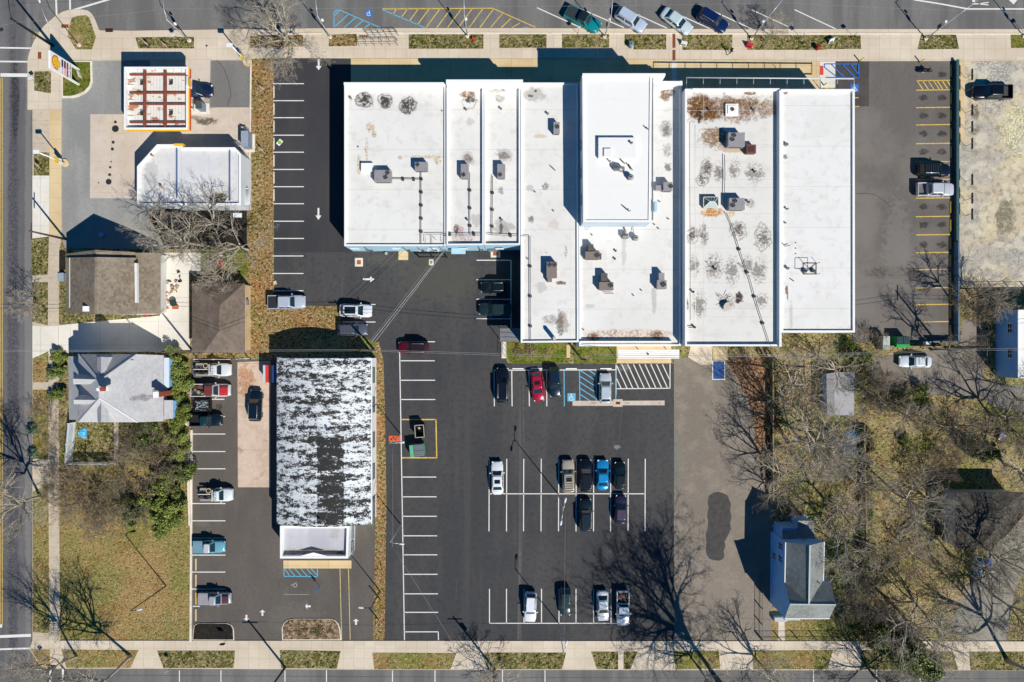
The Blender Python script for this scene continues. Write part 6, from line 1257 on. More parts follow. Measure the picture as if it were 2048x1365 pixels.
# ---------------------------------------------------------------- lamps, poles, wires
def head(m, p, d, L=.75, w=.3):
    d = Vector(d).normalized(); s = Vector((-d.y, d.x, 0)); m.loft([[p+d*a+s*b*w/2*k+Vector((0, 0, z)) for b, z in ((-1, 0), (-.8, .1), (.8, .1), (1, 0), (.7, -.06), (-.7, -.06))] for a, k in ((0, .35), (L*.35, .9), (L*.8, 1), (L, .5))])
def street_lamp(px, py, h, heads, label, cat='street lamp', c=(206, 208, 210), r=.09, base=True, group='tall lot lamps', name='street_lamp', armz=.25):
    p = W(px, py); t = thing(name, label, cat, (p.x, p.y, 0), group); mt = plain(*c, .4, .4)
    MB().use(mt).tube([(p.x, p.y, 0), (p.x, p.y, h)], [r, r*.6], 8).build('pole', t)
    if base: MB().use('kerb_concrete').cyl((p.x, p.y, 0), .26, .35, 12).build('base', t)
    for (dx, dy) in heads:
        e = Vector((p.x+dx, p.y+dy, h+armz)); MB().use(mt).tube([(p.x, p.y, h-.15), (p.x+dx*.4, p.y+dy*.4, h+armz*.8), e], .045, 6).build('arm', t)
        m = MB().use(plain(214, 218, 220, .4)); head(m, e, (dx, dy, 0)); m.build('lamp_head', t)
    return t
for px, py, dx, lb in ((380, 83, -.3, 'white street lamp with long arm on the north pavement, the westernmost one'), (661, 76, -.1, 'white street lamp with long arm beside the west entrance drive on the north pavement'), (935, 74, 0, 'white street lamp with long arm beside the red hydrant'), (1209, 75, .2, 'white street lamp with long arm between the teal pickup and the silver wagon'), (1502, 79, 2.6, 'white street lamp with long arm near the small bare street tree'), (1850, 79, 4.3, 'white street lamp with long slanting arm right of the east driveway'), (2046, 74, .3, 'white street lamp at the northeast picture corner')):
    t = street_lamp(px, py, 6.8, [(dx*.9, 2.9)], lb, group='white lamps along the north street', armz=.6)
    p = W(px, py); MB().use(plain(50, 54, 60)).box((p.x-.15, p.y+.25, 3.6), (.1, .5, .8)).build('banner_bracket', t); MB().use('parapet_white').cyl((p.x+.1, p.y+.4, 4.4), .16, .35, 10).build('pole_camera', t)
street_lamp(1116, 988, 9.9, [(.2, 1.0), (-.2, -1.1)], 'tall two headed lamp standing on the centre parking line', base=False); street_lamp(1117, 1246, 9.9, [(.25, 1.1)], 'tall lamp standing on the south parking line beside the white wagon', base=False)
street_lamp(802, 1050, 8.7, [(1.1, -.1)], 'tall lamp beside the long stall row near the south end of the workshop', base=False); street_lamp(801, 869, 8.7, [(1.2, .1)], 'tall lamp beside the yellow dumpster box', base=False)
street_lamp(760, 1182, 6.4, [(-.9, .1)], 'lamp on the leafy strip beside the yellow post', base=False, c=(60, 60, 62)); street_lamp(332, 1172, 9.3, [(.95, .2)], 'tall dark lamp post on the brown lawn', base=False, c=(50, 50, 50))
street_lamp(107, 92.5, 8.5, [(-.2, 3.0)], 'thick black traffic signal mast at the northwest street corner', cat='signal mast', c=(34, 36, 40), r=.22, base=False, name='signal_mast')
street_lamp(160, 92, 7.0, [(-.8, 2.6)], 'pale lamp in the triangular planted bed at the northwest corner', group='white lamps along the north street', r=.07)
for px, py, lb, ax in ((131, 327, 'white forecourt lamp with yellow sign at the west edge of the fuel station', 0), (495, 126, 'white forecourt lamp with yellow sign at the northeast edge of the fuel station', 0)):
    p = W(px, py); t = thing('forecourt_lamp', lb, 'lamp', (p.x, p.y, 0), 'forecourt lamps with yellow signs')
    MB().use('plaza_concrete').cyl((p.x, p.y, 0), .55, .25, 18).build('base', t); MB().use('parapet_white').tube([(p.x, p.y, .2), (p.x, p.y, 5.8)], .09, 8).build('pole', t)
    MB().use(plain(236, 196, 34)).box((p.x, p.y-.04, 2.0), (.14, .8, .9)).build('yellow_sign', t); MB().use('parapet_white').box((p.x, p.y-.04, 1.2), (.12, .8, .6)).build('white_sign', t); MB().use(plain(230, 232, 234)).box((p.x-.2, p.y+.05, 5.8), (.8, .5, .2)).build('lamp_head', t)
def utility(px, py, h, label, arms=(), tr=False, group='wooden utility poles'):
    p = W(px, py); t = thing('utility_pole', label, 'utility pole', (p.x, p.y, 0), group)
    MB().use('pole_wood').tube([(p.x, p.y, 0), (p.x, p.y, h)], [.17, .11], 8).build('pole', t)
    for z, a in arms: MB().use('pole_wood').bar((p.x-math.cos(a)*1.1, p.y-math.sin(a)*1.1, z), (p.x+math.cos(a)*1.1, p.y+math.sin(a)*1.1, z), .1, .12).build('crossarm', t)
    if tr: MB().use(plain(170, 174, 176)).cyl((p.x+.35, p.y, h-2.2), .26, .9, 12).build('transformer', t)
    return t
M('pole_wood', col(92, 78, 64), (('n', 3, .4, .7, col(66, 56, 46), .7),), rough=.9)
utility(748, 700, 9.0, 'wooden utility pole at the north tip of the leafy strip beside the workshop', ((8.6, 0),)); utility(1881, 694, 10.2, 'wooden utility pole behind the dumpsters at the foot of the east lot', ((9.8, 1.57),))
utility(1163, 718, 7.0, 'short wooden utility pole between the two grass beds south of the shops'); utility(571, 1334, 8.5, 'wooden utility pole on the south pavement at the west end of a grass plot', ((8.1, 0),), group='utility poles on the south pavement')
utility(989, 1337, 9.4, 'wooden utility pole at the south kerb below the long stall row', ((9.0, 0),), True, 'utility poles on the south pavement'); utility(132, 479, 7.6, 'wooden utility pole on the west pavement beside the driveway of the fuel station', ((7.2, 1.57),)); utility(386, 703, 9.0, 'wooden utility pole at the corner between garage and small west lot', ((8.6, 0),))
utility(1560, 730, 8.6, 'wooden utility pole at the north end of the brown leaf bank', ((8.2, 1.57),))
M('wire', col(150, 150, 150), (), rough=.6)
def wire(label, pts, r=.022, sag=.5, mat='wire', group='overhead power lines'):
    P = [W(*q) for q in pts]; out = []
    for a, b in zip(P, P[1:]):
        for k in range(9):
            t_ = k/9; q = a+(b-a)*t_; q = q-Vector((0, 0, sag*4*t_*(1-t_))); out.append(q)
    out.append(P[-1]); m = MB().use(mat).tube(out, r, 4)
    return m.build('power_line', label=label, cat='power line', group=group, org=P[0])
wire('upper grey power line running west to east across the whole picture', [(-300, 701, 8.7), (330, 701, 8.8), (720, 699.5, 8.7), (1178, 713, 6.6), (1620, 709, 8.2), (1977, 698, 9.9), (2500, 696, 9.5)]); wire('lower grey power line running west to east across the whole picture', [(-300, 703, 8.2), (330, 703.5, 8.3), (720, 702, 8.2), (1178, 717, 6.2), (1620, 712, 7.8), (1977, 701, 9.4), (2500, 699, 9.)])
wire('thin line from the short pole to the east building', [(1178, 709, 6.9), (1400, 712, 7.), (1620, 714, 7.5)]); wire('dashed pale cable from the west shop bay down to the pole beside the workshop', [(893, 494, 5.6), (744, 683, 7.6)], .022, .3, 'fence_white'); wire('thin pale cable beside the dashed one from the west shop bay', [(897, 492, 5.5), (750, 684, 7.4)], .018, .3, 'fence_white'); wire('third cable from the west shop bay to the pole beside the workshop', [(889, 490, 5.6), (740, 682, 8.2)], .018, .3, 'wire')
wire('thin cable from the tall lamp beside the workshop to the south pole', [(785, 1095, 8.6), (960, 1375, 8.6)], .018, .3); wire('cable between the two headed lamp and the south lamp', [(1131, 1022, 9.6), (1128, 1309, 9.6)], .014, .2); wire('cable from the yellow box lamp to the lamp south of it', [(785, 890, 8.6), (785, 1095, 8.6)], .014, .2)
wire('thin line above the north street', [(-100, 66, 8.2), (32, 45, 8.2), (336, 18, 7.), (940, 13, 7.), (1560, 6, 7.4), (2200, 30, 7.2)], .012, .3); wire('thin line above the south pavement', [(100, 1380, 8.), (530, 1390, 8.2), (988, 1410, 9.), (1600, 1400, 9.), (2300, 1400, 9.)], .014, .6)
wire('thin line from the grey house to the corner pole', [(250, 705, 6.), (330, 702, 8.4)], .012, .1)
# price sign beside the street corner
t = thing('price_sign', 'tall white price sign with yellow fan emblem at the northwest street corner', 'sign', W(159, 155))
xs_, ya, yb = W(159, 155).x, W(159, 139).y, W(159, 172).y
MB().use('parapet_white').box((xs_, (ya+yb)/2, 4.25), (.28, ya-yb, 4.5)).build('cabinet', t)
for y in (ya-.12, yb+.12): MB().use('parapet_white').box((xs_, y, 1.0), (.28, .24, 2.0)).build('leg', t)
fx = xs_+.145; shell('emblem', (fx, (ya+yb)/2, 5.3), (0, 1, 0), (0, 0, 1), 1.75, t, (1, 0, 0))
for i, (z, c1, c2) in enumerate(((4.05, (20, 36, 72), (216, 190, 206)), (3.5, (24, 28, 52), (220, 176, 196)), (2.95, (176, 24, 52), (196, 60, 84)))):
    MB().use(plain(*c1)).box((fx+.01, (ya+yb)/2+.42, z), (.03, .95, .34)).build('price_panel', t); MB().use(plain(*c2)).box((fx+.01, (ya+yb)/2-.6, z), (.03, .95, .34)).build('price_panel', t)
def text(s, name, size, loc, u, v, mat, parent):
    cu = bpy.data.curves.new(name, 'FONT'); cu.body = s; cu.size = size; cu.align_x = 'CENTER'; cu.align_y = 'CENTER'; cu.extrude = .01
    o = bpy.data.objects.new(name, cu); C.objects.link(o); bpy.context.view_layer.update()
    me = bpy.data.meshes.new_from_object(o); bpy.data.objects.remove(o); u, v = Vector(u), Vector(v); n = u.cross(v)
    mt = Matrix((u, v, n)).transposed().to_4x4(); mt.translation = Vector(loc)-ORG[parent]; me.transform(mt); me.materials.clear(); me.materials.append(getm(mat)); return part(name, me, parent)
text('Food Mart', 'sign_lettering', .42, (fx+.02, (ya+yb)/2, 2.35), (0, 1, 0), (0, 0, 1), plain(30, 70, 130), t)
p = W(157, 149, .5); MB().use('parapet_white').box((p.x+.1, p.y, .45), (.08, .9, .7), rot=Matrix.Rotation(R(20), 3, 'Z')).build('lawn_sign', label='small white board standing on the bright green lawn below the price sign', cat='sign', org=(p.x, p.y, 0))
# small signs, boards, flags
def postsign(px, py, h, rz, label, c=(200, 40, 40), w=.55, hh=.55, group='small signs on posts', pc=(90, 92, 94)):
    p = W(px, py); t = thing('post_sign', label, 'sign', (p.x, p.y, 0), group); MB().use(plain(*pc)).tube([(p.x, p.y, 0), (p.x, p.y, h)], .03, 6).build('pole', t)
    MB().use(plain(*c)).box((p.x, p.y, h-hh/2), (w, .04, hh), rz=R(rz)).build('sign_panel', t)
for px, py, lb in ((1155, 69, 'thin post sign behind the tail of the teal pickup'), (1363, 72, 'thin post sign right of the brick strip beside a silver car'), (1600, 78, 'thin post sign on the grass plot above the white board'), (1704, 75, 'thin post sign at the east end of the long grass plot'), (360, 83, 'thin post sign beside the westernmost street lamp'), (80, 168, 'thin post sign on the small plot west of the price sign'), (2044, 64, 'thin post sign near the northeast picture corner'), (97, 1315, 'thin post sign at the southwest corner grass'), (349, 1329, 'thin white post sign at the west end of a south grass plot')): postsign(px, py, 2.3, 30, lb, (210, 212, 214))
postsign(456, 1277, 2.3, 0, 'dark red stop sign post beside the dark planted island', (110, 24, 30), .7, .7); postsign(640, 1173, 2.0, 90, 'blue disabled parking sign beside the faded symbol', (40, 120, 200), .45, .9)
for px, py, lb, c in ((1366, 89, 'white folding board on the pavement right of the brick strip', (226, 226, 222)), (1496.5, 92.5, 'red folding board near the small bare street tree', (206, 34, 62)), (1660, 83, 'white tilted folding board on the long grass plot', (220, 224, 226))):
    p = W(px, py); t = thing('folding_board', lb, 'sign', (p.x, p.y, 0), 'folding boards on the north pavement')
    for s in (-1, 1): MB().use(plain(*c)).box((p.x, p.y+s*.2, .5), (.85, .04, 1.0), rot=Matrix.Rotation(R(25 if px > 1600 else -12), 3, 'Z') @ Matrix.Rotation(R(-s*-20), 3, 'X')).build('board', t)
    MB().use(plain(*[x*.6 for x in c])).box((p.x, p.y-.36, .55), (.5, .02, .3), rot=Matrix.Rotation(R(25 if px > 1600 else -12), 3, 'Z') @ Matrix.Rotation(R(-20), 3, 'X')).build('lettering_block', t)
for px, py, lb, a in ((1262, 89, 'round grey litter bin beside a grass plot on the north pavement', (120, 150, 176)), (1638, 93.5, 'red topped round planter beside the long grass plot', (176, 48, 44))):
    p = W(px, py, .9); t = thing('litter_bin', lb, 'bin', (p.x, p.y, .12)); MB().use(plain(*([x*.8 for x in a]))).tube([(p.x, p.y, .12), (p.x, p.y, .95)], [.27, .33], 16).build('body', t); MB().use(plain(*a)).tube([(p.x, p.y, .95), (p.x, p.y, 1.05)], [.34, .2], 16).build('lid', t); MB().use('black_rubber').disc((p.x, p.y, 1.055), .12, 10).build('opening', t)
p = W(946, 77, .5); t = thing('fire_hydrant', 'small bright red round hydrant at the foot of a white lamp', 'hydrant', (p.x, p.y, .12)); MB().use(plain(220, 36, 40)).tube([(p.x, p.y, .1), (p.x, p.y, .6), (p.x, p.y, .75)], [.17, .17, .06], 12).build('body', t); MB().use(plain(200, 30, 36)).tube([(p.x-.25, p.y, .5), (p.x+.25, p.y, .5)], .08, 8).build('nozzles', t)
for px, py, lb in ((297, 90, 'small pinkish flag on the grass plot above the fuel canopy, left of two'), (334, 93, 'small pinkish flag on the grass plot above the fuel canopy, right of two'), (81, 330, 'small pale flag on the grass plot beside the forecourt lamp'), (526, 178, 'small pale flag on the leaf covered verge near its north end'), (525, 300, 'small pale flag on the leaf covered verge, lower of two')):
    p = W(px, py); t = thing('small_flag', lb, 'flag', (p.x, p.y, .1), 'small flags in the grass'); MB().use('metal_grey').tube([(p.x, p.y, .1), (p.x-.1, p.y, 1.5)], .02, 5).build('pole', t)
    m = MB(); 
    for k in range(5): m.use(plain(*((200, 60, 70) if k % 2 else (232, 226, 226)))); m.box((p.x-.1+.35, p.y-.2-.05*k, 1.4-k*.1), (.7, .03, .1), rz=-.6)
    m.build('cloth', t)
# railings of the small ramp on the north pavement
for (pts, lb) in (([(730, 62), (791, 59), (795, 67), (737, 70)], 'upper grey pipe railing frame on the north pavement'), ([(714, 79), (793, 77), (794, 87), (716, 88)], 'lower grey pipe railing frame on the north pavement')):
    m = MB().use(plain(120, 122, 126))
    for z in (.95, .55):
        for i in range(4):
            if i != 3 or z == .95: m.tube([W(*pts[i-1], z), W(*pts[i], z)], .03, 5)
    for k in range(6):
        a, b = W(*pts[0], .95), W(*pts[1], .95); q = a+(b-a)*k/5; m.tube([(q.x, q.y, .12), q], .03, 5); a, b = W(*pts[3], .95), W(*pts[2], .95); q2 = a+(b-a)*k/5; m.tube([(q2.x, q2.y, .12), q2], .03, 5); m.tube([q, q2], .025, 5)
    m.build('pipe_railing', label=lb, cat='railing', org=W(*pts[0], 0), group='pipe railings on the north pavement')
# bollards, yellow posts
for px, py, lb, c, h in ((1718, 124, 'yellow bollard at the corner of the blue hatching', (236, 206, 30), 1.3), (1839, 126, 'yellow bollard above the motorcycle', (236, 206, 30), 1.3), (1647, 172, 'short yellow post beside the rail frame', (226, 186, 40), .9), (761, 1200, 'yellow post on the leafy strip beside the lamp', (240, 196, 30), 2.6), (757.5, 1240, 'white post lying low on the leafy strip near its south end', (226, 226, 220), 2.2)):
    p = W(px, py); t = thing('bollard', lb, 'bollard', (p.x, p.y, 0)); MB().use(plain(*c)).tube([(p.x, p.y, 0), (p.x, p.y, h)], .09, 10).build('post', t); MB().use(plain(*[x*.85 for x in c])).tube([(p.x, p.y, h), (p.x, p.y, h+.06)], [.09, .03], 10).build('cap', t)
MB().use(plain(210, 70, 66)).box((W(1642.5, 142).x, W(0, 142).y, .142), (.5, 1.3, .012)).build('tactile_mat', label='red rubber mat on the white ramp pad beside the blue hatching', cat='mat', org=W(1642, 142))
# green lawn sign board lying in the stall
p = W(559.5, 285.5); t = thing('yard_board', 'small white board with a bright green disc lying in a stall of the entrance lane', 'sign', (p.x, p.y, .03)); MB().use('parapet_white').box((p.x, p.y, .06), (.6, .85, .04), rz=R(-40)).build('board', t); MB().use(plain(120, 190, 40)).cyl((p.x, p.y, .08), .27, .012, 18).build('disc', t); MB().use('metal_pipe').tube([(p.x+.3, p.y+.3, .06), (p.x+.65, p.y+.6, .06)], .02, 4).build('stake', t)
# dumpsters
def dumpster(x, y, w, d, h, rz, label, c, lid=(110, 116, 124), open_=False, band=None):
    p = W(x, y, h); t = thing('dumpster', label, 'dumpster', (p.x, p.y, .02), 'dumpsters', rz=R(rz)); loc = lambda m, n: part(n, m.mesh(n), t)
    m = MB().use(plain(*c))
    for s in (-1, 1): m.box((s*(w/2-.04), 0, h/2), (.08, d, h)); m.box((0, s*(d/2-.04), h/2), (w-.16, .08, h)); m.box((s*(w/2+.03), 0, h*.6), (.06, d*.9, .12))
    m.use(plain(24, 24, 26)).box((0, 0, .15), (w-.1, d-.1, .1)); loc(m, 'body')
    if open_:
        rn = random.Random(5); m = MB()
        for k in range(14): m.use(plain(*rn.choice(((200, 190, 176), (60, 50, 46), (90, 84, 80), (160, 150, 140))))); m.box((rn.uniform(-w/2+.3, w/2-.3), rn.uniform(-d/2+.3, d/2-.3), .3+rn.random()*.5), (.3, .2, .15), rz=rn.uniform(0, 3))
        loc(m, 'rubbish'); m = MB().use(plain(176, 166, 150)); [m.box((s*(w/2), 0, h), (.1, d+.1, .08)) for s in (-1, 1)]; [m.box((0, s*(d/2), h), (w, .1, .08)) for s in (-1, 1)]; loc(m, 'rim')
    else:
        for k in range(2):
            m = MB().use(plain(*lid)); m.box((w*.14, (k-.5)*d*.5, h+.06), (w*.68, d*.46, .06)); [m.box((w*.14, (k-.5)*d*.5+(j-.5)*d*.2, h+.1), (w*.64, .04, .04)) for j in (0, 1)]; loc(m, 'lid')
        m = MB().use(plain(*(band or c))); m.box((-w*.36, 0, h+.02), (w*.26, d*.96, .04)); loc(m, 'front_ledge')
    return t
dumpster(839, 863, 1.25, 1.7, 1.5, 4, 'open black dumpster with pale rim inside the yellow box', (30, 28, 28), open_=True); dumpster(833.5, 901.5, 2.0, 1.7, 1.5, 6, 'green dumpster with grey lids inside the yellow box', (70, 140, 100), band=(96, 176, 132))
dumpster(1772, 686, 1.9, 1.0, 1.6, 90, 'grey white dumpster left of the bright green one behind the east lot', (150, 160, 158), lid=(196, 200, 196)); dumpster(1806, 684, 1.5, 1.9, 1.5, 90, 'bright green dumpster at the foot of the east lot', (20, 150, 70), lid=(24, 60, 66), band=(24, 160, 76))
p = W(1854, 688, .5); MB().use('parapet_white').box((p.x, p.y, .45), (.7, .6, .8)).build('utility_cabinet', label='small white cabinet right of the bright green dumpster', cat='cabinet', org=(p.x, p.y, 0))
p = W(789.5, 877.5); t = thing('orange_plate', 'flat orange sign board lying beside the long stall line', 'sign', (p.x, p.y, .02)); MB().use(plain(226, 92, 34)).box((p.x, p.y, .06), (1.65, .85, .08)).build('board', t); m = MB().use(plain(70, 30, 22)); [m.box((p.x-.5+k*.32, p.y+(.15 if k % 2 else -.1), .105), (.2, .28, .01)) for k in range(3)]; m.build('lettering_block', t)
# yard clutter
def clutter(px, py, label, cat, name, cols, size, n, seed, h=.4):
    p = W(px, py); t = thing(name, label, cat, (p.x, p.y, 0)); rn = random.Random(seed); 
    for j, c in enumerate(cols):
        m = MB().use(plain(*c))
        for k in range(n):
            x, y = p.x+rn.uniform(-1, 1)*size[0], p.y+rn.uniform(-1, 1)*size[1]; l = rn.uniform(.12, .45)
            if k % 2: m.box((x, y, rn.uniform(.08, h)), (l, l*.6, .1+rn.random()*.2), rz=rn.uniform(0, 3))
            else: m.tube([(x, y, .1), (x+rn.uniform(-.4, .4), y+rn.uniform(-.4, .4), .1+rn.random()*h)], rn.uniform(.03, .09), 6)
        m.build(('plastic_pieces', 'bright_pieces', 'dark_pieces', 'pale_pieces')[j % 4], t)
    return t
clutter(442, 529, 'bright red ride-on toy on the small green plot north of the garage', 'toy', 'toy_car', [(226, 20, 50), (180, 20, 40)], (.35, .45), 9, 1); clutter(438, 514, 'pink tricycle and toys on the small green plot north of the garage', 'toy', 'tricycle', [(220, 130, 140), (236, 216, 220), (60, 60, 66)], (.7, .35), 6, 2)
clutter(422, 527, 'pile of dark and pale folding chairs on the small green plot', 'chairs', 'folding_chairs', [(70, 70, 72), (200, 200, 200)], (.6, .5), 6, 3); clutter(350, 577, 'tan heap of boxes on the white concrete yard', 'boxes', 'box_heap', [(190, 160, 130), (150, 120, 96), (214, 196, 170)], (.6, .6), 6, 4)
clutter(333, 604, 'orange and yellow children slide on the white concrete yard', 'slide', 'play_slide', [(222, 130, 60), (236, 196, 90), (60, 66, 66), (230, 226, 220)], (.35, 1.4), 6, 5); clutter(330, 586, 'small red toy in the white concrete yard beside the brown house', 'toy', 'red_toy', [(210, 40, 56)], (.2, .2), 5, 6); clutter(358, 553, 'black bicycle leaning in the white concrete yard', 'bicycle', 'bicycle', [(40, 40, 42)], (.3, .8), 8, 7)
clutter(333, 563, 'pale garden cart on the white concrete yard', 'cart', 'garden_cart', [(200, 200, 198), (60, 60, 62)], (.5, .4), 6, 8)
p = W(348, 610, .5); t = thing('garden_sculpture', 'green and orange round table on the white concrete yard', 'table', (p.x, p.y, 0)); MB().use(plain(40, 66, 56)).tube([(p.x-.1, p.y+.3, .55), (p.x-.1, p.y+.3, .62)], .5, 16).build('tabletop', t); MB().use(plain(200, 110, 66)).box((p.x+.1, p.y-.35, .3), (.7, .5, .5)).build('seat', t); MB().use('metal_pipe').cyl((p.x-.1, p.y+.3, 0), .06, .55, 8).build('leg', t)
p = W(296, 630); MB().use(plain(214, 40, 60)).box((p.x, p.y, .25), (.6, .4, .5)).build('storage_box', label='small red box on the grass edge south of the brown house', cat='box', org=(p.x, p.y, 0))
def tarp(px, py, rx, ry, label, c, seed, h=.3):
    p = W(px, py); rn = random.Random(seed); m = MB().use(M('tarp_%d' % seed, col(*c), (('n', 2.5, .4, .65, col(min(255, c[0]*1.5+30), min(255, c[1]*1.25+20), min(255, c[2]*1.1+20)), .8), ('n', 4, .5, .7, col(c[0]*.5, c[1]*.5, c[2]*.6), .7)), rough=.4)); n = 18; prev = None
    for j in range(7):
        f = 1-j/6; ring = []
        for i in range(n):
            a = 2*math.pi*i/n; q = f*(1+.3*math.sin(3*a+seed)*.6+rn.uniform(-.08, .08)); ring.append(Vector((p.x+math.cos(a)*rx/14*q, p.y+math.sin(a)*ry/14*q, .03+h*(1-f)**.5*rn.uniform(.4, 1))))
        if prev:
            for i in range(n): m.face([prev[i-1], prev[i], ring[i], ring[i-1]])
        prev = ring
    return m.build('tarp', label=label, cat='tarp', org=(p.x, p.y, 0))
tarp(166, 867, 9, 10, 'crumpled bright blue tarp on the grass inside the white fence', (60, 160, 214), 11); tarp(1703, 872, 13, 16, 'torn blue tarp strips over brush at the edge of the back yard', (40, 110, 160), 12); tarp(1700, 902, 16, 13, 'blue and tan tarp over a round frame below the torn blue strips', (90, 160, 190), 13, .6); tarp(1549, 925, 6, 10, 'small blue and pink toy heap beside the board fence', (190, 110, 160), 14, .5)
clutter(1549, 828, 'small red and white boxes beside the board fence in the back yard', 'boxes', 'box_heap', [(216, 60, 56), (226, 226, 222)], (.35, .5), 5, 15); clutter(1789, 781, 'pinkish brick heap under the evergreen in the back yard', 'bricks', 'brick_heap', [(170, 130, 126), (220, 220, 220)], (.5, .4), 6, 16)
clutter(1560, 1040, 'pale and blue garden furniture north of the blue house', 'furniture', 'garden_furniture', [(200, 206, 214), (60, 110, 160), (40, 44, 48)], (1.6, .8), 6, 17, .7); clutter(1600, 1028, 'red brown stacked chairs on the patch north of the blue house', 'chairs', 'stacked_chairs', [(170, 96, 66), (224, 214, 200)], (.8, .9), 9, 18, .5)
p = W(2006, 873, .6); MB().use(plain(204, 196, 204)).box((p.x, p.y, .5), (.8, 1.4, .2), rz=R(-25)).build('garden_table', label='pale rectangular table top beside the dark shed shadow at the east edge', cat='table', org=(p.x, p.y, 0))
p = W(1978, 1128, .4); MB().use(plain(50, 80, 170)).box((p.x, p.y, .3), (.5, 1.1, .5)).build('blue_bin', label='blue bin right of the small pale car in the far east yard', cat='bin', org=(p.x, p.y, 0))
p = W(208, 471); t = thing('plastic_drum', 'round blue lidded drum in the shadow north of the brown house', 'drum', (p.x, p.y, 0)); MB().use(plain(110, 150, 220)).tube([(p.x, p.y, 0), (p.x, p.y, .8)], .28, 14).build('body', t); MB().use(plain(150, 180, 236)).tube([(p.x, p.y, .8), (p.x, p.y, .84)], .3, 14).build('lid', t)
p = W(475, 431, .5); MB().use(plain(226, 230, 236)).box((p.x, p.y, .5), (1.2, .6, .25)).build('white_tank', label='white oblong tank under branches south of the station shop', cat='tank', org=(p.x, p.y, 0))
# steps from ramp etc. Dark sheltered boxes behind the kiosk
p = W(330, 435, 1.2); t = thing('dark_truck_body', 'dark box under the branches between station shop and brown house', 'container', (p.x, p.y, 0)); MB().use(plain(36, 38, 44)).box((p.x+.6, p.y, .8), (3.4, 1.6, 1.4)).build('box', t); MB().use(plain(50, 52, 58)).box((p.x+.6, p.y, 1.52), (3.5, 1.7, .06)).build('lid', t)
# walking person on the north pavement
def person(px, py, rz, label):
    p = W(px, py); J = {'pelvis': (0, 0, .95), 'spine': (0, 0, 1.2), 'chest': (.02, 0, 1.42), 'neck': (.04, 0, 1.55), 'head': (.06, 0, 1.66), 'crown': (.06, 0, 1.78), 'shl': (.02, .2, 1.45), 'ell': (-.12, .26, 1.2), 'hal': (-.04, .26, .95), 'shr': (.02, -.2, 1.45), 'elr': (.12, -.26, 1.2), 'har': (.26, -.24, 1.02),
      'hpl': (0, .1, .9), 'knl': (.2, .1, .52), 'anl': (.22, .1, .09), 'tol': (.4, .1, .04), 'hpr': (0, -.1, .9), 'knr': (-.08, -.1, .5), 'anr': (-.36, -.1, .16), 'tor': (-.22, -.1, .03)}
    E_ = [('pelvis', 'spine'), ('spine', 'chest'), ('chest', 'neck'), ('neck', 'head'), ('head', 'crown'), ('chest', 'shl'), ('shl', 'ell'), ('ell', 'hal'), ('chest', 'shr'), ('shr', 'elr'), ('elr', 'har'), ('pelvis', 'hpl'), ('hpl', 'knl'), ('knl', 'anl'), ('anl', 'tol'), ('pelvis', 'hpr'), ('hpr', 'knr'), ('knr', 'anr'), ('anr', 'tor')]
    rad = dict(pelvis=.15, spine=.14, chest=.16, neck=.06, head=.1, crown=.07, shl=.07, ell=.05, hal=.035, shr=.07, elr=.05, har=.035, hpl=.1, knl=.065, anl=.045, tol=.04, hpr=.1, knr=.065, anr=.045, tor=.04)
    K = list(J); me = bpy.data.meshes.new('person'); me.from_pydata([J[k] for k in K], [(K.index(a), K.index(b)) for a, b in E_], []); me.update()
    o = bpy.data.objects.new('person', me); C.objects.link(o); me.materials.append(plain(26, 28, 34)); o.modifiers.new('skin', 'SKIN'); me.skin_vertices or me.attributes
    if not me.skin_vertices: me.skin_vertices.new() if hasattr(me.skin_vertices, 'new') else None
    if me.skin_vertices:
        for i, k in enumerate(K): me.skin_vertices[0].data[i].radius = (rad[k], rad[k]); me.skin_vertices[0].data[i].use_root = (k == 'pelvis')
    sb = o.modifiers.new('sub', 'SUBSURF'); sb.levels = 1; sb.render_levels = 2
    bpy.context.view_layer.update(); ev = o.evaluated_get(bpy.context.evaluated_depsgraph_get()); m2 = bpy.data.meshes.new_from_object(ev); o.modifiers.clear(); o.data = m2
    o.location = (p.x, p.y, .13); o.rotation_euler = (0, 0, rz); tag(o, label, 'person')
    hm = MB().use(plain(34, 26, 22)); hm.tube([(.04, 0, 1.70), (.04, 0, 1.80), (.04, 0, 1.86)], [.115, .11, .04], 10); part('hair', hm.mesh('hair'), o)
    for s, k in ((1, 'hal'), (-1, 'har')):
        h_ = MB().use(plain(196, 150, 124)); q = Vector(J[k])
        for i in range(4): h_.tube([q+Vector((0, (i-1.5)*.018, -.03)), q+Vector((.02, (i-1.5)*.02, -.09)), q+Vector((.04, (i-1.5)*.018, -.12-.01*(1.5-abs(i-1.5))))], .009, 5)
        h_.tube([q+Vector((.01, 0, .0)), q+Vector((0, 0, -.05))], .035, 6); h_.tube([q+Vector((.03, 0, -.02)), q+Vector((.06, 0, -.06))], .01, 5); part('hand', h_.mesh('hand'), o)
person(1457, 109, R(20), 'person in dark clothes walking on the north pavement below a grass plot')
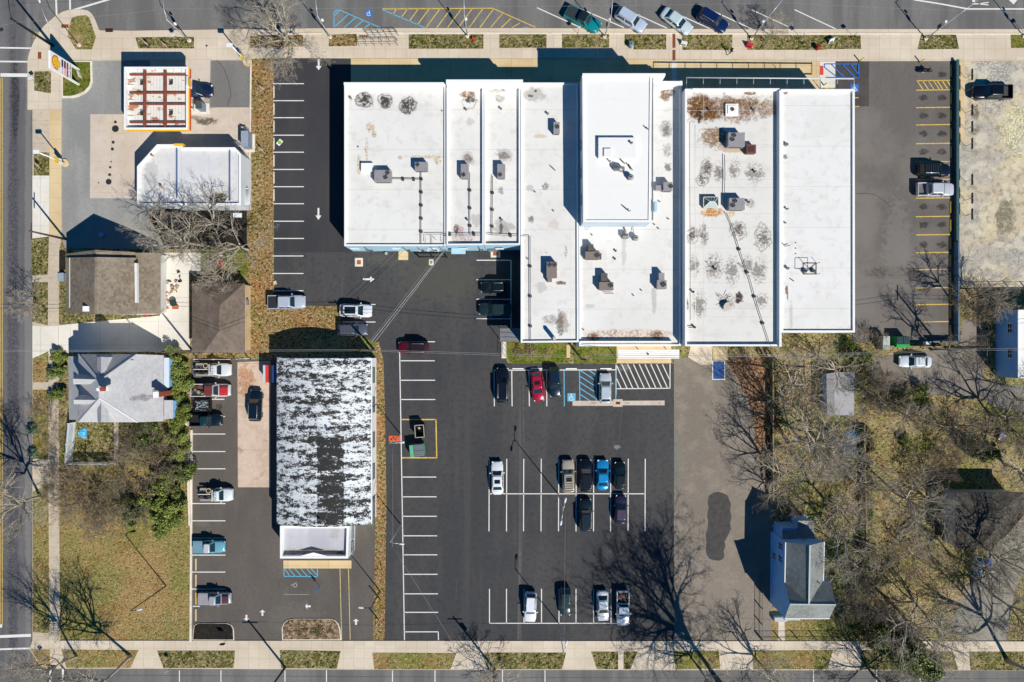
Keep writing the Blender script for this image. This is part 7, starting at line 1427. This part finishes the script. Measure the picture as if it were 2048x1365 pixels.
# ---------------------------------------------------------------- trees
M('bark_grey', col(178, 167, 149), (('n', 1.4, .45, .7, col(122, 112, 97), .7), ('n', 5, .5, .7, col(210, 202, 186), .6)), rough=.95, spec=.1)
M('bark_dark', col(134, 124, 108), (('n', 1.4, .4, .65, col(92, 82, 70), .8), ('n', 5, .5, .7, col(170, 160, 142), .6)), rough=.95, spec=.1)
M('leaf_ivy', col(140, 150, 66), (('n', 1.2, .42, .65, col(88, 104, 42), .8), ('n', 5, .5, .65, col(180, 184, 106), .7)), rough=.6, spec=.3)
M('leaf_dark', col(92, 110, 54), (('n', .9, .42, .65, col(54, 72, 36), .8), ('n', 4, .5, .65, col(134, 150, 84), .7)), rough=.6, spec=.3)
M('leaf_blue', col(112, 138, 112), (('n', .9, .4, .65, col(76, 104, 84), .9), ('n', 4, .5, .7, col(146, 166, 140), .7)), rough=.7)
M('leaf_brown', col(126, 98, 68), (('n', 1.2, .4, .65, col(92, 68, 46), .9), ('n', 5, .5, .7, col(166, 136, 100), .7)), rough=.9)
def grow(seed, H=12., trunk=.33, limbs=7, sub=(6, 5, 4), spread=1.0, r0=.24, start=.25, up=.55, wig=.16, rmin=.014):
    rn = random.Random(seed); tb = MB(); cb = MB(); tb.use('bark_grey'); cb.use('bark_grey')
    def poly(p, d, L, n, wob, trop):
        P = [p]; d = d.normalized()
        for i in range(n):
            d = (d+Vector((rn.gauss(0, wob), rn.gauss(0, wob), rn.gauss(0, wob)+trop))).normalized(); p = p+d*L/n; P.append(p)
        return P
    def rec(P, r_base, lvl):
        if lvl >= len(sub): return
        n = sub[lvl]; L = sum((b-a).length for a, b in zip(P, P[1:]))
        for i in range(n):
            t = .28+.72*(i+rn.random()*.8)/n; k = min(len(P)-2, int(t*(len(P)-1))); f = t*(len(P)-1)-k; q = P[k]+(P[k+1]-P[k])*min(1, f); d = (P[k+1]-P[k]).normalized()
            side = d.orthogonal(); side.rotate(Matrix.Rotation(rn.uniform(0, 6.28), 3, d)); ang = rn.uniform(.5, .95)
            nd = (d*math.cos(ang)+side.normalized()*math.sin(ang)); LL = L*(.62-.28*t)*rn.uniform(.75, 1.25); rr = max(r_base*(1-.7*t)*.68, rmin)
            Q = poly(q, nd, LL, 4 if lvl < 1 else 3, wig*1.3, .035); cb.tube(Q, [max(rmin*.75, rr*(1-.8*j/(len(Q)-1))) for j in range(len(Q))], 4 if lvl < 1 else 3, cap=False)
            rec(Q, rr, lvl+1)
    T = poly(Vector((0, 0, 0)), Vector((rn.gauss(0, .05), rn.gauss(0, .05), 1)), H*trunk if limbs > 1 else H*.8, 5, .05, 0)
    tb.tube(T, [r0*1.35]+[r0*(1-.12*j) for j in range(1, len(T))], 8)
    for i in range(limbs):
        az = 2*math.pi*i/limbs+rn.uniform(-.4, .4); el = rn.uniform(up-.2, up+.35) if i else 1.35
        k = len(T)-1 if i < limbs*.6 else max(2, len(T)-2); d = Vector((math.cos(az)*math.cos(el)*spread, math.sin(az)*math.cos(el)*spread, math.sin(el)))
        L = H*(1-trunk)*rn.uniform(.8, 1.05)*(1 if i else 1.0); P = poly(T[k], d, L, 6, wig, .05); rr = r0*rn.uniform(.5, .75); cb.tube(P, [max(.012, rr*(1-.85*j/(len(P)-1))) for j in range(len(P))], 5, cap=False); rec(P, rr, 0)
    return tb, cb
PROTO = {}
def proto(key, bark='bark_grey', **k):
    tb, cb = grow(**k)
    for m in (tb, cb): m.mats = [getm(bark)]
    PROTO[key] = (tb.mesh('trunk'), cb.mesh('crown'), k.get('H', 12.))
proto('oakA', 'bark_grey', seed=1, H=14, limbs=9, sub=(8, 6, 4, 3), r0=.30); proto('oakB', 'bark_grey', seed=2, H=14, limbs=8, sub=(8, 6, 4, 3), r0=.30, trunk=.42, up=.7)
proto('darkA', 'bark_dark', seed=3, H=14, limbs=10, sub=(9, 7, 4, 3), r0=.30, trunk=.3, up=.75); proto('darkB', 'bark_dark', seed=4, H=14, limbs=8, sub=(8, 6, 4, 3), r0=.26, trunk=.42, up=.8)
proto('oakL', 'bark_grey', seed=11, H=14, limbs=7, sub=(7, 5, 4), r0=.30, rmin=.02, wig=.2); proto('oakM', 'bark_grey', seed=12, H=14, limbs=6, sub=(7, 5, 4), r0=.30, trunk=.42, up=.7, rmin=.02, wig=.2)
proto('darkL', 'bark_dark', seed=13, H=14, limbs=7, sub=(7, 5, 4), r0=.32, rmin=.02, wig=.2); proto('darkM', 'bark_dark', seed=14, H=14, limbs=6, sub=(7, 5, 4), r0=.3, trunk=.42, up=.8, rmin=.02, wig=.2)
M('bark_brown', col(164, 148, 122), (('n', 1.4, .4, .65, col(116, 100, 80), .8), ('n', 5, .5, .7, col(200, 186, 162), .6)), rough=.95, spec=.1)
proto('vase', 'bark_grey', seed=21, H=20, limbs=12, sub=(9, 6, 4, 3), r0=.34, trunk=.44, up=.95, rmin=.018, wig=.12); proto('vaseL', 'bark_grey', seed=22, H=20, limbs=9, sub=(8, 6, 4), r0=.36, trunk=.44, up=.75, rmin=.02, wig=.14)
proto('small', 'bark_grey', seed=5, H=5, limbs=7, sub=(6, 5, 3), r0=.08, trunk=.3, up=.8, spread=.8); proto('brushA', 'bark_brown', seed=6, H=4, limbs=12, sub=(7, 5, 3), r0=.05, trunk=.08, up=.6, spread=1.1); proto('brushB', 'bark_dark', seed=7, H=4, limbs=12, sub=(7, 6, 4), r0=.05, trunk=.08, up=.7, spread=1.)
def tree(key, px, py, h, rz, label, group=None, name='bare_tree', sx=1., lean=(0, 0), cat='tree', bark=None):
    tm, cm, H = PROTO[key]; p = W(px, py); s = h/H; t = thing(name, label, cat, (p.x, p.y, -.05), group)
    t.rotation_euler = (R(lean[0]), R(lean[1]), R(rz)); t.scale = (s*sx, s*sx, s)
    part('trunk', tm, t); part('crown', cm, t); return t
def leafblob(seed, n, rx, ry, rz, mats, size=.16, stems=10, z0=.0, holes=.35, shape='dome'):
    rn = random.Random(seed); m = MB(); [m.use(x) for x in mats]; lumps = [(Vector((rn.gauss(0, .45)*rx, rn.gauss(0, .45)*ry, rn.uniform(.15, .85)*rz)), rn.uniform(.25, .5)) for _ in range(16)]
    for _ in range(n):
        c, q = rn.choice(lumps); v = Vector((rn.gauss(0, 1), rn.gauss(0, 1), rn.gauss(0, 1))).normalized()*q*rn.uniform(.55, 1.05)
        p = c+Vector((v.x*rx, v.y*ry, v.z*rz)); 
        if p.z < .05: continue
        if shape == 'cone': k = max(.1, 1-p.z/rz); p.x *= k*1.3; p.y *= k*1.3
        a = Vector((rn.gauss(0, 1), rn.gauss(0, 1), rn.gauss(0, .5))).normalized()*size*rn.uniform(.6, 1.4); b = a.orthogonal().normalized(); b.rotate(Matrix.Rotation(rn.uniform(-.9, .9), 3, a.normalized())); b *= size*rn.uniform(.4, .8)
        m.cur = rn.randrange(len(mats)) if rn.random() < .5 else 0; m.face([p-a-b*.3, p-b, p+a, p+b*.9])
    st = MB().use('bark_grey')
    for k in range(stems):
        a = rn.uniform(0, 6.28); r_ = rn.random()*.3; e = Vector((math.cos(a)*rx*rn.uniform(.4, 1.1), math.sin(a)*ry*rn.uniform(.4, 1.1), rz*rn.uniform(.6, 1.1))); st.tube([Vector((math.cos(a)*rx*r_*.3, math.sin(a)*ry*r_*.3, 0)), e*.5+Vector((0, 0, .2*rz)), e], [.05, .03, .012], 4)
    return m.mesh('foliage'), st.mesh('stems')
BL = {'ivy': leafblob(21, 5200, 1.3, 1.3, 1.7, ['leaf_ivy', 'leaf_dark'], .11), 'ivy2': leafblob(22, 5200, 1.3, 1.5, 1.9, ['leaf_ivy', 'leaf_dark'], .11), 'dark': leafblob(23, 5200, 1.6, 1.6, 2.2, ['leaf_dark', 'leaf_ivy'], .12),
      'pine': leafblob(24, 2600, .8, .8, 1.5, ['leaf_blue'], .09, 4), 'brown': leafblob(25, 2400, 1.2, 1.2, 1.1, ['leaf_brown', 'leaf_ivy'], .09, 30), 'tall': leafblob(26, 7000, 2.3, 2.3, 4.4, ['leaf_dark', 'leaf_ivy'], .17, 14, shape='dome')}
def bush(key, px, py, s, rz, label, group=None, name='shrub', sz=1., cat='shrub'):
    f, st = BL[key]; p = W(px, py); t = thing(name, label, cat, (p.x, p.y, 0), group); t.rotation_euler = (0, 0, R(rz)); t.scale = (s, s, s*sz); part('foliage', f, t); part('stems', st, t); return t
GN, GW, GE, GS = 'bare trees near the station shop', 'bare trees along the west side', 'bare trees in the eastern yards', 'bare trees along the south pavement'
tree('oakA', 597, 92, 11, 40, 'large bare tree on the north verge left of the entrance drive', None, sx=.85, lean=(4, -14))
tree('small', 1538, 72, 4.6, 10, 'small bare street tree beside the red folding board on the north pavement', None, sx=.9)
tree('oakM', 408, 492, 12, 0, 'large pale bare tree between the station shop and the small green toy plot', GN, sx=.95); tree('oakL', 497, 500, 10.5, 120, 'bare tree beside the leaf covered verge above the garage', GN, sx=.9); tree('oakL', 345, 470, 9, 220, 'bare tree whose branches overhang the dark box south of the station shop', GN, sx=.9); tree('oakM', 452, 455, 9, 300, 'bare tree close behind the station shop at its southeast corner', GN); tree('small', 455, 560, 5, 60, 'small bare tree reaching over the north edge of the garage roof', GN, sx=1.3)
tree('small', 79, 611, 5.2, 200, 'small bare street tree on the west verge opposite the brown house', GW, sx=1.); tree('vaseL', 82, 993, 14, 30, 'tall bare tree on the west verge leaning over the road', GW, sx=.85)
tree('vaseL', 155, 1313, 12.5, 90, 'bare tree on the south verge near the southwest corner, left of two', GS, sx=.85); tree('vaseL', 262, 1311, 16, 250, 'bare tree on the south verge near the southwest corner, right of two', GS, sx=.85); tree('vase', 1446, 1374, 22, 20, 'huge bare tree at the south street edge casting its crown shadow over the car row', GS, sx=1.)
tree('oakL', 1400, 1338, 9, 130, 'pale bare tree on the south verge right of the large shadow', GS, sx=.9); tree('small', 992, 1350, 6, 30, 'small bare tree at the south kerb beside the utility pole', GS, sx=1.3); tree('oakL', 1530, 1338, 9, 10, 'pale bare tree on the south verge left of the blue house', GS); tree('darkA', 1748, 1352, 10, 200, 'bare tree at the south kerb below the evergreen', GS)
tree('vaseL', 2013, 1321, 20, 10, 'huge bare tree at the southeast corner with a forked shadow over the pale drive', GS, sx=.85)
for i, (k, x, y, h, rz, lb, sx) in enumerate((
  ('darkB', 1906, 604, 8.5, 20, 'bare tree beside the taller fence casting its shadow over yellow stalls', .9), ('darkB', 1862, 700, 9.5, 140, 'bare tree behind the dumpsters of the east lot', .9), ('oakA', 1940, 590, 7, 200, 'pale bare tree over the small green plot behind the gravel yard', 1.),
  ('vaseL', 1575, 885, 15, 60, 'large bare tree on the brown leaf bank casting its shadow over the old lot', .9), ('oakA', 1600, 880, 10, 100, 'pale bare tree right of the large one on the leaf bank', 1.), ('oakA', 1570, 770, 10, 0, 'bare tree at the north end of the leaf bank', 1.), ('oakA', 1545, 935, 9, 30, 'pale bare tree beside the board fence opposite the dark patch', 1.), ('oakB', 1650, 1000, 9, 80, 'bare tree on the bare earth north of the blue house garden', 1.), ('oakA', 1855, 1235, 9, 20, 'pale bare tree above the dark evergreens near the pale side driveway', 1.), ('darkA', 1545, 985, 7, 300, 'bare tree beside the board fence above the blue house', .9),
  ('oakA', 1655, 735, 7.5, 50, 'bare tree over the pale shed roof, north side', 1.1), ('oakB', 1640, 905, 9, 170, 'bare tree between the leaf bank and the blue tarps', 1.1), ('oakA', 1700, 960, 8, 250, 'bare tree below the round tarp beside the board fence', 1.), ('darkB', 1745, 800, 8, 310, 'bare tree right of the pale shed', 1.), ('oakB', 1790, 822, 7, 80, 'bare tree below the back driveway', 1.),
  ('vaseL', 1790, 985, 13, 190, 'large bare tree in the middle of the green yard', .9), ('darkM', 1880, 850, 9, 30, 'bare tree in the dark thicket of the eastern yard', 1.1), ('darkA', 1980, 830, 10, 120, 'bare tree near the pale table at the east edge', 1.), ('vaseL', 1925, 1075, 14, 330, 'bare tree standing just below the corner of the dark roofed house', .9), ('oakB', 2010, 930, 9, 15, 'bare tree right of the dark roofed house near the east edge', 1.1),
  ('oakA', 1660, 1060, 9, 145, 'bare tree right of the blue house, northern one', 1.1), ('darkA', 1700, 1120, 9, 35, 'bare tree right of the blue house, middle one', 1.1), ('vaseL', 1775, 1200, 13, 290, 'bare tree in the dark grove right of the blue house', 1.1), ('oakA', 1815, 1105, 5, 290, 'small bare bush tree at the edge of the tan clearing', 1.2), ('darkA', 1900, 1110, 10, 225, 'bare tree left of the small pale car in the far east yard', .9), ('oakB', 1985, 1190, 9, 65, 'pale bare tree over the pale side driveway', 1.), ('oakA', 2035, 800, 8, 350, 'pale bare tree below the white roofed building', 1.))):
    tree({'vaseL': 'vaseL', 'darkM': 'darkM', 'oakA': 'oakL', 'oakB': 'oakM', 'darkA': 'darkL', 'darkB': 'darkM'}[k], x, y, h, rz, lb, GE, sx=sx)
for i, (k, x, y, h, rz, lb, sx) in enumerate((
  ('brushA', 200, 975, 5.5, 0, 'grey brown thicket shrub left of the evergreen on the west lawn', 1.1), ('brushA', 165, 1000, 4.2, 80, 'brown thicket shrub close to the west pavement', 1.), ('brushB', 245, 1010, 5.5, 160, 'dark twiggy shrub in the middle of the west thicket', 1.1), ('brushA', 300, 930, 5.5, 200, 'pale twiggy tree shrub behind the grey house garden', 1.1), ('brushB', 290, 880, 4.0, 140, 'twiggy shrub in the garden south of the grey house', 1.), ('brushB', 130, 960, 3.6, 40, 'twiggy shrub beside the white fence corner', 1.), ('brushA', 350, 915, 4, 300, 'twiggy shrub at the north end of the west thicket', 1.),
  ('brushA', 103, 830, 3, 20, 'thin twiggy hedge shrub on the west verge left of the grey house', 1.), ('brushA', 118, 880, 2.4, 90, 'brown twiggy shrub left of the white fence', .9))): tree(k, x, y, h, rz, lb, 'twiggy shrubs of the west thicket', name='bare_shrub', sx=sx, cat='shrub')
for i, (k, x, y, h, lb) in enumerate((('brushA', 1770, 790, 4, 'twiggy shrub below the brick heap'), ('brushB', 1890, 860, 5, 'dark twiggy shrub at the top of the eastern thicket'), ('brushB', 1850, 930, 4, 'dark twiggy shrub at the foot of the eastern thicket'), ('brushB', 2020, 860, 4, 'dark twiggy shrub beside the pale table'), ('brushA', 1690, 1000, 4, 'brown twiggy shrub right of the bare earth in the back yard'), ('brushB', 1740, 1220, 5, 'dark twiggy shrub left of the large evergreen'), ('brushB', 1700, 1170, 5, 'dark twiggy shrub right of the cross gable'), ('brushA', 1810, 1105, 3.5, 'pale twiggy shrub on the tan clearing'), ('brushA', 1615, 790, 3.5, 'twiggy shrub left of the pale shed'), ('brushB', 1725, 780, 4, 'dark twiggy shrub right of the pale shed roof'), ('brushA', 1950, 610, 3.5, 'twiggy shrub in the shade behind the white roofed building'), ('brushB', 1990, 1060, 4.5, 'dark twiggy shrub against the dark roofed house'), ('brushA', 1735, 690, 3, 'twiggy shrub at the southeast corner of the east building'))):
    tree(k, x, y, h, i*67, lb, 'twiggy shrubs of the eastern yards', name='bare_shrub', sx=1.1, cat='shrub')
for i in range(9): bush(('dark', 'brown', 'ivy2')[i % 3], 1545+(i % 2)*5, 728+i*32, (.55, .9, .5)[i % 3], i*50, '%s low shrub from the north on the leaf bank beside the old lot' % ('first', 'second', 'third', 'fourth', 'fifth', 'sixth', 'seventh', 'eighth', 'ninth')[i], 'low shrubs along the old lot edge', sz=.8)
for i in range(9): bush(('dark', 'brown', 'dark')[i % 3], 1727+(i % 2)*6, 860+i*34, (.55, .9, .6)[i % 3], i*50, '%s low dark shrub from the north along the long weathered board fence' % ('first', 'second', 'third', 'fourth', 'fifth', 'sixth', 'seventh', 'eighth', 'ninth')[i], 'low shrubs along the board fence', sz=.9)
for i, (x, y, s) in enumerate(((352, 712, .9), (362, 740, 1.0), (366, 768, 1.), (360, 796, 1.), (368, 822, 1.05), (362, 850, 1.), (366, 878, 1.), (368, 905, 1.))): bush('ivy' if i % 2 else 'ivy2', x, y, s*1.05, i*70, '%s bright hedge shrub from the north in the row left of the small west lot' % ('first', 'second', 'third', 'fourth', 'fifth', 'sixth', 'seventh', 'eighth')[i], 'leafy hedge row left of the small west lot')
for i, (x, y, s, k, lb) in enumerate(((340, 965, 1.3, 'ivy', 'bright leafy evergreen at the centre of the west thicket'), (325, 1000, 1.2, 'ivy2', 'leafy evergreen below left of the brightest one'), (355, 1010, 1.3, 'ivy', 'leafy evergreen nearest the small west lot kerb'), (342, 1040, 1.2, 'ivy2', 'lowest leafy evergreen of the west thicket above the lawn'), (375, 945, 1., 'dark', 'dark leafy evergreen beside the kerb opposite the white tow truck'), (310, 870, 1.1, 'dark', 'dark round evergreen in the garden of the grey house'), (280, 1015, 1., 'dark', 'dark evergreen inside the brown thicket'))): bush(k, x, y, s, i*50, lb, 'evergreens of the west thicket', sz=1.3)
for x, y, s, k, lb in ((122, 715, .8, 'ivy', 'leafy green shrub beside the north end of the grey house porch'), (122, 740, .75, 'dark', 'darker green shrub left of the grey house porch'), (121, 785, .7, 'dark', 'dark shrub left of the middle of the grey house porch'), (73, 857, .75, 'pine', 'blue green young pine on the west verge, upper of two'), (73, 904, .65, 'pine', 'blue green young pine on the west verge, lower of two')): bush(k, x, y, s, 30, lb)
for i, (x, y, s, k, z, lb) in enumerate(((1790, 1290, 1.1, 'tall', 1., 'large dark evergreen tree on the south verge'), (1830, 1318, 1.0, 'tall', 1., 'dark evergreen tree right of the large one on the south verge'), (1745, 1262, .9, 'tall', .8, 'dark evergreen tree beside the south pavement left of the large one'), (1690, 1235, .8, 'dark', 1.4, 'dark evergreen shrub at the corner of the blue house lawn'), (1800, 800, 1., 'ivy', 1.2, 'yellow green leafy shrub among the back yard trees'), (1830, 790, .9, 'ivy2', 1., 'yellow green shrub below the pale car driveway'), (1718, 715, .9, 'ivy', 1.5, 'leafy green shrub beside the back driveway north end'), (1700, 705, .8, 'dark', 1.3, 'dark leafy shrub behind the east building'), (1940, 895, .9, 'dark', 1.2, 'dark leafy shrub at the foot of the eastern thicket'), (1805, 880, .7, 'ivy', .8, 'small leafy shrub beside the long board fence'), (1980, 905, .7, 'dark', 1., 'dark leafy shrub near the dark roofed house'), (1725, 1100, .8, 'dark', 1., 'dark leafy shrub below the long board fence'))): bush(k, x, y, s, i*40, lb, 'evergreens of the eastern yards', name='evergreen_tree' if k == 'tall' else 'shrub', sz=z, cat='evergreen' if k == 'tall' else 'shrub')
for x, y, s, lb in ((1035, 704, .7, 'brown leafed low shrub at the west end of the grass bed'), (1060, 700, .75, 'brown leafed low shrub in the middle of the grass bed'), (1090, 705, .5, 'small brown low shrub at the east of the grass bed'), (1152, 694, .45, 'dark low shrub beside the short utility pole'), (600, 1262, .6, 'dark low shrub in the rounded planted island'), (632, 1262, .75, 'wide low shrub in the rounded planted island'), (660, 1260, .55, 'low shrub at the east end of the rounded planted island')): bush('brown', x, y, s, x, lb, 'low shrubs in planted beds', sz=.45)
